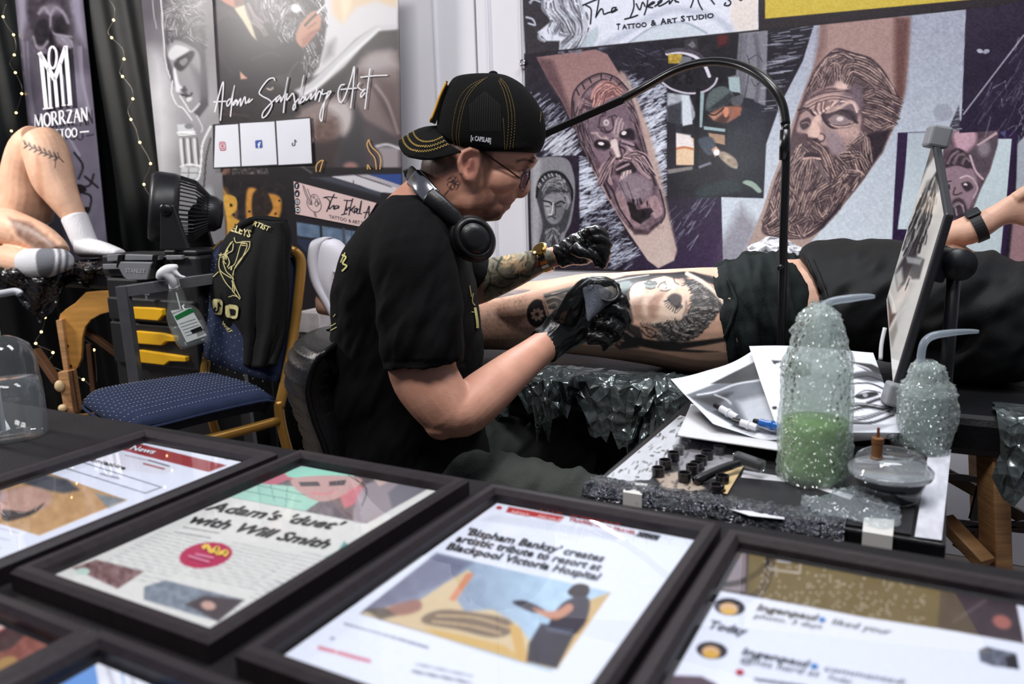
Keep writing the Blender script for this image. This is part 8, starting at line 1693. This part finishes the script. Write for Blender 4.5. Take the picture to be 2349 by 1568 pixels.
# key tag hanging on the chest
G().box(fx(355,668)-EY * .03,.026,.003,.018,(EX, EY, EZ)).build('key_tag', M('tag_grey', (96,98,104), rough=.4), tower, bevel=.002); G().box(fx(355,680)-EY * .03,.008,.003,.014,(EX, EY, EZ)).build('key_tag_tab', M('tag_grey'), tower)
# top tool box with grey latches
zz_ = fx(370,585)[2]; tbx = empty('tool_box', np.array([tt[0], tt[1]+.14, zT])); tag(tbx, 'flat black tool box with grey front latches, under the fan', 'tool box')
G().box(np.array([tt[0], tt[1],(zT + zz_)/2+.001])+EX * uc + EY * .075, wT * 1.04,.15, zz_ - zT - .002,(EX, EY, EZ)).build('box_body', m_toolk, tbx, bevel=.01)
def facep(name, P, th, m, par):
    V = [fx(*q)-EY * .003 for q in P]; n = len(V); V2 = [v - EY * th for v in V]; o = pyd(name, V + V2,[tuple(range(n)), tuple(range(n, 2*n))[::-1]] + [(i, (i + 1) % n, n + (i + 1) % n, n + i) for i in range(n)], m, par); md = o.modifiers.new('b', 'BEVEL'); md.width = .003; md.segments = 2; md.limit_method = 'ANGLE'; return o
Y2 = zz(0,280,3.915)
facep('side_rib', Y2((955,1270),(1120,1265),(1120,1315),(960,1320)),.012, m_tgrey, tbx); facep('side_rib', Y2((990,1185),(1120,1178),(1120,1240),(1000,1250)),.012, m_tgrey, tbx); facep('side_rib', Y2((1520,1190),(1670,1190),(1670,1230),(1530,1235)),.012, m_tgrey, tbx)
facep('latch_top', Y2((1180,1180),(1480,1190),(1480,1235),(1170,1235)),.02, m_tgrey, tbx); la = facep('latch', Y2((1160,1245),(1450,1250),(1430,1290),(1400,1405),(1230,1410),(1190,1380),(1140,1290)),.03, m_tgrey, tbx)
lettering('latch_lettering', [('STANLEY', Y2((1212,1338))[0], Y2((1390,1345))[0],(0,-9.5), True)], lambda a, b: fx(a, b)-EY * .0345, M('emboss_grey', (150,152,156), rough=.3), la)
for x in (1130,1145,1160,1440,1455,1470): facep('latch_groove', Y2((x, 1185),(x + 7,1185),(x - 10,1300),(x - 18,1300)),.026, m_toolk, tbx)
# ---- desk fan
fan = empty('desk_fan', fx(400,582)+EY * .1); tag(fan, 'black desk fan on the tool box, turned to face left', 'fan')
m_fan = M('fan_black', (24,24,28), rough=.42, spec=.5, bump=.08, bscale=300); Yf = 2.56; fc = W(388,478, Yf); X = axes((-.90,-.36,.16),(0,0,1)); RF = 78*pxm(Yf)
G().lathe([(RF * .82,.052),(RF * .9,.056),(RF * .98,.046),(RF, .03),(RF, -.01),(RF * .96,-.028),(RF * .93,-.028),(RF * .95,.03),(RF * .82,.044),(RF * .82,.052)], fc, 40, X).build('fan_housing', m_fan, fan, smooth=True)
for k in range(7):
    rr = RF * (.15+.1*k); G().tube([fc + X[2]*.045+(X[0]*math.cos(a)+X[1]*math.sin(a))*rr for a in [2*math.pi * i / 28 for i in range(29)]],.0015,5, cap=False, ref=X[2]).build('front_ring', m_fan, fan)
for k in range(44):
    a = 2*math.pi * k / 44; d = X[0]*math.cos(a)+X[1]*math.sin(a); G().tube([fc + d * RF * .95-X[2]*.024, fc + d * RF * .86-X[2]*.075, fc + d * RF * .52-X[2]*.118],.0022,5, ref=X[2]).build('cage_bar', m_fan, fan)
G().lathe([(0,-.165),(RF * .38,-.160),(RF * .5,-.14),(RF * .54,-.115),(RF * .4,-.08),(0,-.08)], fc, 28, X).build('motor', m_fan, fan, smooth=True)
for k in range(5):
    a = 2*math.pi * k / 5; d = X[0]*math.cos(a)+X[1]*math.sin(a); t_ = np.cross(X[2], d); G().add([fc + d * .02, fc + d * RF * .85+t_ * .02+X[2]*.01, fc + d * RF * .85-t_ * .03-X[2]*.02, fc + d * .02-t_ * .02-X[2]*.01],[(0,1,2,3)]).build('fan_blade', m_fan, fan)
kn_ = W(382,480, Yf - .105); extr('fan_arm', [(366,486),(378,468),(398,470),(432,572),(366,574)], Yf - .125,.02, m_fan, fan, .004); G().lathe([(.018,-.004),(.019,.006),(.014,.010),(0,.011)], W(381,480, Yf - .126),20, axes((0,-1,0))).build('pivot_knob', m_lampk, fan, smooth=True)
extr('fan_arm', [(430,486),(442,468),(460,470),(490,572),(430,574)], Yf + .10,.02, m_fan, fan, .004)
fb = fx(410,584)+EY * .07; G().box(np.array([fb[0], fb[1], zz_ + .0085]),.15,.13,.015,(EX, EY, EZ)).build('fan_base', m_fan, fan, bevel=.005)
# ---- grey steel frame
sf = empty('steel_frame', np.array([W(318,900,2.28)[0],2.28,0])); tag(sf, 'grey square-tube steel frame standing behind the blue chair', 'frame')
m_stl = M('satin_steel', (112,112,116), rough=.35, metal=.6, var=.08, vscale=30, bump=.05)
a_, b_ = W(283,668,2.28), W(520,634,2.44); G().bar(a_, b_, .026,.032).build('top_rail', m_stl, sf, bevel=.001)
fo = W(330,960,2.28); G().bar(a_ + np.array([0,0,.016]), np.array([fo[0],2.28,0]),.032,.030,(1,0,0)).build('upright', m_stl, sf, bevel=.001); G().bar(b_, np.array([b_[0]+.04, b_[1],0]),.032,.03,(1,0,0)).build('upright', m_stl, sf, bevel=.001)
# ---- spray bottle hooked on the rail
sb = empty('spray_bottle', W(440,790,2.33)); tag(sb, 'clear cleaner spray bottle with white trigger hooked on the steel frame', 'spray bottle')
def flat(name, st, Y, dep, m, par, seg=28):
    g = G(); g.slices([(W(x, y, Y),(W(x + rx, y + ry, Y)-W(x, y, Y)), np.array([0, d, 0])) for x, y, rx, ry, d in cr(st, 4)], seg, 2.6); return g.build(name, m, par, smooth=True)
m_spr = clear('spray_clear', (224,230,230), rough=.06, dens=.10)
flat('spray_body', [(402,662,14,-3,.016),(404,680,18,-4,.020),(408,700,22,-5,.022),(418,718,34,-9,.028),(430,745,37,-10,.032),(442,775,36,-10,.032),(448,790,30,-9,.028)],2.33,.03, m_spr, sb)
flat('spray_liquid', [(428,742,34,-9,.027),(440,772,33,-9,.028),(446,786,27,-8,.024)],2.33,.03, clear('spray_fluid', (206,220,216), rough=.05, dens=.2), sb)
LB = Plane(W(435,745,2.29),(0.0,-1,.0)); hl_ = lambda a, b, o_=0: LB.hit(a, b, o_)
lq = Z3((1395,400),(1560,375),(1690,600),(1525,660)); patch('spray_label', [lq], lambda a, b: hl_(a, b, .0), M('label_white', (206,212,208), rough=.5), sb)
patch('label_band', [Z3((1425,445),(1550,380),(1605,400),(1445,478))], lambda a, b: hl_(a, b, .0008), M('label_green', (22,104,52), rough=.5), sb)
lettering('label_text', [('SURFACE CLEANER', Z3((1408,432))[0], Z3((1500,392))[0],(-1,-3.5), True)], lambda a, b: hl_(a, b, .0008), m_grey, sb); ribbons('label_lines', [(Z3((1465+14*k, 510+24*k),(1600+14*k, 466+24*k)),1.2) for k in range(5)], lambda a, b: hl_(a, b, .0008), m_grey, sb)
patch('label_code', [Z3((1555,560),(1640,525),(1660,555),(1575,590))], lambda a, b: hl_(a, b, .0008), m_txt, sb); ribbons('label_bars', [(Z3((1605+9*k, 572-4*k),(1620+9*k, 612-4*k)),1.2) for k in range(8)], lambda a, b: hl_(a, b, .0008), m_txt, sb)
flat('spray_collar', [(398,642,11,-2,.012),(401,662,12,-3,.013)],2.33,.02, m_wp, sb)
g = G(); limb(g, [(362,640,2.31,5),(370,628,2.31,11),(386,618,2.31,12),(402,612,2.31,7),(408,610,2.31,4)],14); limb(g, [(380,625,2.31,12),(396,640,2.32,12),(400,655,2.33,11)],14); limb(g, [(398,620,2.31,7),(412,632,2.31,4),(426,636,2.31,3)],10); fuse(g, 'trigger_head', .003, m_wp, sb, 2)
G().tube([W(404,670,2.33), W(430,770,2.33)],.0022,6).build('dip_tube', m_wp, sb)
# ---- gold banquet chair with blue seat
ch = empty('banquet_chair', T(430,935,0) if False else np.array([W(430,930,2.25)[0],2.25,0])); tag(ch, 'gold framed banquet chair with blue dotted upholstery and a jacket on it', 'chair')
SZ = .50; BLk, BRk = T(470,868, SZ), T(640,928, SZ); e_b = (BRk - BLk)/np.linalg.norm(BRk - BLk); mid = (BLk + BRk)/2; e_f = np.array([e_b[1],-e_b[0],0]); e_f = e_f if e_f[0] < 0 else -e_f
HWc = .205; BLk, BRk = mid - e_b * HWc, mid + e_b * HWc; DPc = .39
m_fab = M('blue_dot_fabric', (38,46,70), rough=.9, spec=.15, bump=.3, bscale=500, var=.12, vscale=40); m_dot = M('fabric_dot', (176,182,196), rough=.8)

V = []; nu_, nv_ = 22,20
for j in range(nv_ + 1):
    for i in range(nu_ + 1):
        u, v = i / nu_ * 2-1, j / nv_; taper = 1-.04*v; e = 1-.16*max(0, v - .72)/.28*1.0; k = abs(u) ** 5
        top = .045*(1-.55*abs(u) ** 6)*(1-.6*max(0,(v - .85)/.15) ** 2)*(1-.5*max(0,(.08-v)/.08) ** 2)+.006*math.sin(3*v + u)
        V.append(mid + e_b * u * HWc * 1.06*taper * (1-.10*max(0,(v - .75)/.25) ** 2)+e_f * (.0+DPc * v - .06*abs(u) ** 4*max(0, v - .5))+EZ * (SZ - mid[2]+top + 0))
n0 = len(V); F = [(j * (nu_ + 1)+i, (j + 1)*(nu_ + 1)+i, (j + 1)*(nu_ + 1)+i + 1, j * (nu_ + 1)+i + 1) for j in range(nv_) for i in range(nu_)]
o = pyd('seat', V, F, m_fab, ch, smooth=True, fix=False); md = o.modifiers.new('s', 'SOLIDIFY'); md.thickness = .05; md.offset = -1
gd = G()
for j in range(1,40):
    for i in range(1,14):
        u, v = i / 14,(j + .5*(i % 2))/40; jj = min(nv_ - 1, int(v * nv_)); ii = min(nu_ - 1, int(u * nu_)); fu, fv = u * nu_ - ii, v * nv_ - jj; k = jj * (nu_ + 1)+ii
        c = (V[k]*(1-fu)+V[k + 1]*fu)*(1-fv)+(V[k + nu_ + 1]*(1-fu)+V[k + nu_ + 2]*fu)*fv + EZ * .0012; gd.add([c + (e_b * a + e_f * b)*.0015 for a, b in ((-1,-1),(1,-1),(1,1),(-1,1))],[(0,1,2,3)])
tag(gd.build('fabric_dots', m_dot, o), kind='stuff')
G().tube([V[i]-EZ * .012 for i in list(range(0, n0-nu_, nu_ + 1))+list(range(n0-nu_, n0))+list(range(n0-2-nu_, 0,-(nu_ + 1)))],.004,8).build('seat_piping', m_fab, o, smooth=True)
m_goldc = M('gold_paint', (158,118,58), rough=.35, metal=.55, var=.08)
def post(x1, px_pts, Y0):
    return cr([W(x, y, Y) for x, y, Y in px_pts],6)
Yl, Yr = BLk[1], BRk[1]
lp_ = post(0,[(468,880, Yl),(474,800, Yl + .03),(480,700, Yl + .06),(484,620, Yl + .08),(492,582, Yl + .085),(512,560, Yl + .08)],0); rp_ = post(0,[(640,935, Yr),(656,868, Yr + .02),(670,790, Yr + .045),(683,690, Yr + .07),(690,620, Yr + .085),(688,592, Yr + .09),(676,577, Yr + .09)],0)
for nm, P in (('back_post', lp_),('back_post', rp_)): G().tube(P, .014,14,.010, exp=3).build(nm, m_goldc, ch, smooth=True)
for P in (lp_, rp_):
    f_ = P[0]; G().tube(cr([f_ + EZ * .02, f_ - EZ * .10-e_f * .01, np.array([f_[0], f_[1],0])-e_f * .09],6),.013,12, exp=3).build('rear_leg', m_goldc, ch, smooth=True)
    k_ = f_ + e_f * DPc * .96-EZ * .03; G().tube(cr([f_ - EZ * .035, f_ + e_f * .2-EZ * .04, k_],5),.012,12, exp=3).build('side_rail', m_goldc, ch, smooth=True); G().tube([k_, np.array([k_[0], k_[1],0])+e_f * .02],.013,12, exp=3).build('front_leg', m_goldc, ch, smooth=True)
    G().tube([f_ * .5+k_ * .5-EZ * .17, f_ - EZ * .17-e_f * .02],.008,10).build('stretcher', m_goldc, ch, smooth=True)
# padded back
V = []
for t in np.linspace(.18,1,16):
    i = t * (len(lp_)-1); a = lp_[int(i)]; b = rp_[int(i)]
    for s in np.linspace(.05,.95,10): V.append(a * (1-s)+b * s + e_f * (.018*math.sin(math.pi * s)) )
F = [(i * 10+j, i * 10+j + 1,(i + 1)*10+j + 1,(i + 1)*10+j) for i in range(15) for j in range(9)]
o = pyd('back_pad', V, F, m_fab, ch, smooth=True); md = o.modifiers.new('s', 'SOLIDIFY'); md.thickness = .035; md.offset = 0
gd = G()
for i in range(15):
    for j in range(9):
        c = V[i * 10+j]+e_f * .0187
        for a_ in (0,.5): q = c * (1-a_)+(V[(i + 1)*10+j + 1]+e_f * .0187)*a_; gd.add([q + e_b * a * .0015+EZ * b * .0015 for a, b in ((-1,-1),(1,-1),(1,1),(-1,1))],[(0,1,2,3)])
tag(gd.build('fabric_dots', m_dot, o), kind='stuff')
# top rail
G().tube(cr([lp_[-1], lp_[-1]*.7+rp_[-1]*.3+EZ * .02, lp_[-1]*.3+rp_[-1]*.7+EZ * .02, rp_[-1]],5),.013,12).build('top_rail', m_goldc, ch, smooth=True)
# ---- black jacket over the chair back (visible face)
m_jac = M('jacket_black', (9,9,10), rough=.75, spec=.2, bump=.3, bscale=300, var=.2)
Lq = cr([(560,508),(518,556),(500,620),(490,680),(498,730),(520,770),(530,815)],6); Rq = cr([(652,508),(664,540),(662,600),(664,660),(660,720),(648,775),(624,838)],6); V = []; nj = 26; r = np.random.default_rng(51)
YJ = lambda s, t: (Yl * (1-s)+Yr * s)+.02-.05*math.sin(math.pi * min(1, max(0, s)))-.03*t
for i, (a, b) in enumerate(zip(Lq, Rq)):
    t = i / (len(Lq)-1)
    for j in range(nj):
        s = j / (nj - 1); x = a[0]*(1-s)+b[0]*s; y = a[1]*(1-s)+b[1]*s + (14*math.sin(math.pi * s)*(t > .9)); V.append(W(x, y, YJ(s, t)+.014*math.sin(s * 19+t * 3)*(.3+t)+.008*math.sin(s * 41+t * 6)*t))
F = [(i * nj + j, i * nj + j + 1,(i + 1)*nj + j + 1,(i + 1)*nj + j) for i in range(len(Lq)-1) for j in range(nj - 1)]
jk = pyd('jacket', V, F, m_jac, None, smooth=True); md = jk.modifiers.new('s', 'SOLIDIFY'); md.thickness = .02; md.offset = 0
tag(jk, 'black printed jacket draped over the back of the gold chair', 'jacket')
G().tube([W(x, y, YJ(.4,.1)+.01-.01*abs(k - 3)) for k, (x, y) in enumerate(cr([(552,520),(575,506),(610,502),(655,510)],2))],.010,12,.012).build('collar', m_jac, jk, smooth=True)
bj = BVHTree.FromPolygons([Vector(q) for q in V], F); hj_ = lambda a, b: surf(bj, a, b, .0115)
m_cream = M('jacket_print', (206,196,140), rough=.6, var=.05); Z4 = zz(400,380,3.92)
lettering('jacket_lettering', [('ARTIST', Z4((690,540))[0], Z4((880,590))[0],(6,-10), True),('ELEYS', Z4((535,605))[0], Z4((715,655))[0],(4,-15), True)], hj_, m_cream, jk)
lettering('jacket_web', [('wart', Z4((455,1400))[0], Z4((545,1525))[0],(7,-6), True)], hj_, m_cream, jk)
hand = [((570,660),(590,700),(640,690)),((640,690),(620,740),(580,870),(530,920)),((560,690),(520,740),(490,810),(455,830)),((545,700),(500,770),(470,850)),((565,710),(555,770),(510,800),(500,850)),((455,790),(435,870),(450,950),(540,1010)),((410,795),(460,810),(520,770)),((470,860),(500,950),(550,1010),(560,1130)),((640,700),(690,720),(640,840),(560,950),(565,1030)),((715,690),(700,760),(600,880),(550,980)),((550,1010),(590,1110),(630,1190)),((440,950),(500,1060),(570,1140),(625,1200)),((540,1030),(575,1100),(570,1140)),((345,1100),(360,1030),(430,960)),((500,800),(530,870),(510,920)),((640,690),(715,690)),((640,705),(690,705)),((635,720),(680,725)),((510,1175),(560,1165),(600,1175)),((500,810),(480,860),(500,890)),((520,930),(545,910),(540,940))]
ribbons('jacket_drawing', [(Z4(*l),1.8) for l in hand], hj_, m_cream, jk)
patch_r('jacket_icon', [rrect(*Z4((372,1195),(470,1200),(465,1340),(390,1325)),.3)], hj_, m_cream, jk); patch_r('jacket_icon', [rrect(*Z4((490,1235),(615,1255),(600,1375),(490,1355)),.3)], hj_, m_cream, jk)
hk_ = lambda a, b: surf(bj, a, b, .0122); patch_r('jacket_icon_mark', [rrect(*Z4((515,1275),(590,1288),(582,1345),(512,1332)),.3)], hk_, m_jac, jk)
ribbons('jacket_icon_note', [(Z4((432,1225),(432,1290),(410,1310),(392,1290),(410,1270)),4),(Z4((432,1230),(455,1265)),4)], hk_, m_jac, jk)
# white box behind the chair
bx_ = W(730,735,2.75); wbx = G(); wbx.box(bx_, .10,.10,.075,(EX, EY, EZ)); o = wbx.build('storage_box', M('box_grey', (186,178,178), rough=.7, var=.15, vscale=30), None, bevel=.004); tag(o, 'small pale box on a dark shelf behind the man\'s stool', 'box')
sh_ = empty('shelf_unit', np.array([bx_[0], bx_[1]+.05,0])); tag(sh_, 'dark shelf behind the man carrying the pale box', 'shelf'); G().box(np.array([bx_[0], bx_[1], bx_[2]-.047]),.34,.22,.016,(EX, EY, EZ)).build('shelf_board', m_toolk, sh_)
for sx in (-.16,.16):
    for sy in (-.1,.1): G().bar(np.array([bx_[0], bx_[1], bx_[2]-.05])+EX * sx + EY * sy, np.array([bx_[0], bx_[1],0])+EX * sx + EY * sy, .02,.02).build('shelf_leg', m_toolk, sh_)
# ---- fairy light strings
m_bulb = M('fairy_bulb', (255,214,130), emit=9.0, var=0); m_wirel = M('fairy_wire', (150,144,130), rough=.4, metal=.7)
def fairy(lab, pts, bulbs, off, loc=None, pos=None):
    f_ = pos or (lambda x, y: WALL.hit(x, y, off)); root = empty('fairy_lights', f_(*pts[0])); tag(root, lab, 'string lights')
    G().tube([f_(*q) for q in cr(pts, 6)],.0011,5).build('wire', m_wirel, root, smooth=True)
    for q in bulbs: G().ball(f_(*q),.0048, None, 8,6).build('bulb', m_bulb, root, smooth=True)
Q = zz(0,0,3.915)
fairy('warm fairy lights hanging on the drape at the far left edge', Q((55,40),(28,150),(70,240),(122,312),(145,420),(128,492),(88,570),(138,652),(190,760),(195,840),(145,1012),(102,1175),(105,1260),(138,1315)), Q((28,150),(122,312),(128,492),(138,652),(195,840),(145,1012),(102,1175)),.115)
fairy('warm fairy lights hanging on the drape between the two banners', Q((985,0),(1030,80),(1020,180),(972,280),(1003,338),(1095,430),(1114,530),(1076,640),(1100,686),(1180,790),(1193,887),(1150,980),(1176,1072),(1222,1160),(1256,1278),(1352,1468),(1290,1640),(1345,1755)), Q((1020,180),(1003,338),(1114,530),(1100,686),(1193,887),(1176,1072),(1256,1278),(1352,1468),(1293,1655)),.125)
bl = Z3((310,445),(368,455),(338,573),(292,667),(433,742),(405,840),(680,962),(768,720),(670,624),(784,1040))
fairy('tangle of warm fairy lights glowing in the dark under the massage table', [bl[i] for i in (0,1,2,3,4,5,6,9,7,8)], bl, 0, pos=lambda x, y: W(x, y, 3.2))
# crumpled clear bags on the floor
r = np.random.default_rng(61); g = G()
for k in range(3): g.ball(W(130+36*k, 905+8*k, 2.85)*np.array([1,1,0])+np.array([0,0,.05]),(.09,.07,.055), None, 14,10)
o = fuse(g, 'plastic_bag', .012, crinkle('floor_bag', (150,150,156), rough=.2, scale=30, strength=.8, alpha=.75), None, 1); V = verts(o); set_verts(o, np.maximum(V + normals(o)*r.normal(0,.009,(len(V),1)),[-9,-9,.002])); tag(o, 'crumpled clear plastic bag on the floor by the table leg', 'bag')
# ---- hand sanitiser on the display table
sb0 = T(38,1000,.7305); Ys = sb0[1]; sp_ = pxm(Ys); hs_ = empty('sanitiser_bottle', sb0); tag(hs_, 'clear pump bottle of hand sanitiser at the left edge of the display table', 'bottle')
zz2 = lambda y: W(38, y, Ys)[2]-sb0[2]
m_san = clear('sanitiser_clear', (222,226,232), rough=.03, dens=.06, ior=1.5)
G().lathe([(0,.0),(60*sp_, 0),(67*sp_, .004),(68*sp_, zz2(900)),(62*sp_, zz2(820)),(52*sp_, zz2(790)),(30*sp_, zz2(776)),(16*sp_, zz2(770)),(0, zz2(768))], sb0,36).build('bottle_body', m_san, hs_, smooth=True)
G().lathe([(0,.004),(58*sp_, .004),(63*sp_, zz2(900)),(60*sp_, zz2(870)),(0, zz2(870))], sb0,32).build('gel', clear('gel_clear', (214,222,230), rough=.03, dens=.10), hs_, smooth=True)
m_pump = M('pump_plastic', (186,188,194), rough=.35); G().lathe([(20*sp_, zz2(775)),(22*sp_, zz2(765)),(20*sp_, zz2(735)),(12*sp_, zz2(728)),(7*sp_, zz2(722)),(7*sp_, zz2(690)),(0, zz2(690))], sb0+np.array([-.016,0,0]),24).build('pump_collar', m_pump, hs_, smooth=True)
G().tube(cr([W(-16,676, Ys), W(10,672, Ys), W(36,668, Ys), W(46,674, Ys)],5),8*sp_, 12).build('pump_nozzle', m_pump, hs_, smooth=True)
V = []; 
for k in range(13):
    a = math.radians(200+k * 8.0); V += [sb0+np.array([math.cos(a)*69*sp_, math.sin(a)*69*sp_, zz2(y)]) for y in (990,965,870)]
pyd('label_blue', V, [(i * 3, i * 3+1,(i + 1)*3+1,(i + 1)*3) for i in range(9)], M('label_blue', (34,92,156), rough=.4), hs_); G().tube([sb0+np.array([-.016,0,.01]), sb0+np.array([-.016,0, zz2(770)])],.003,6).build('dip_tube', m_pump, hs_)
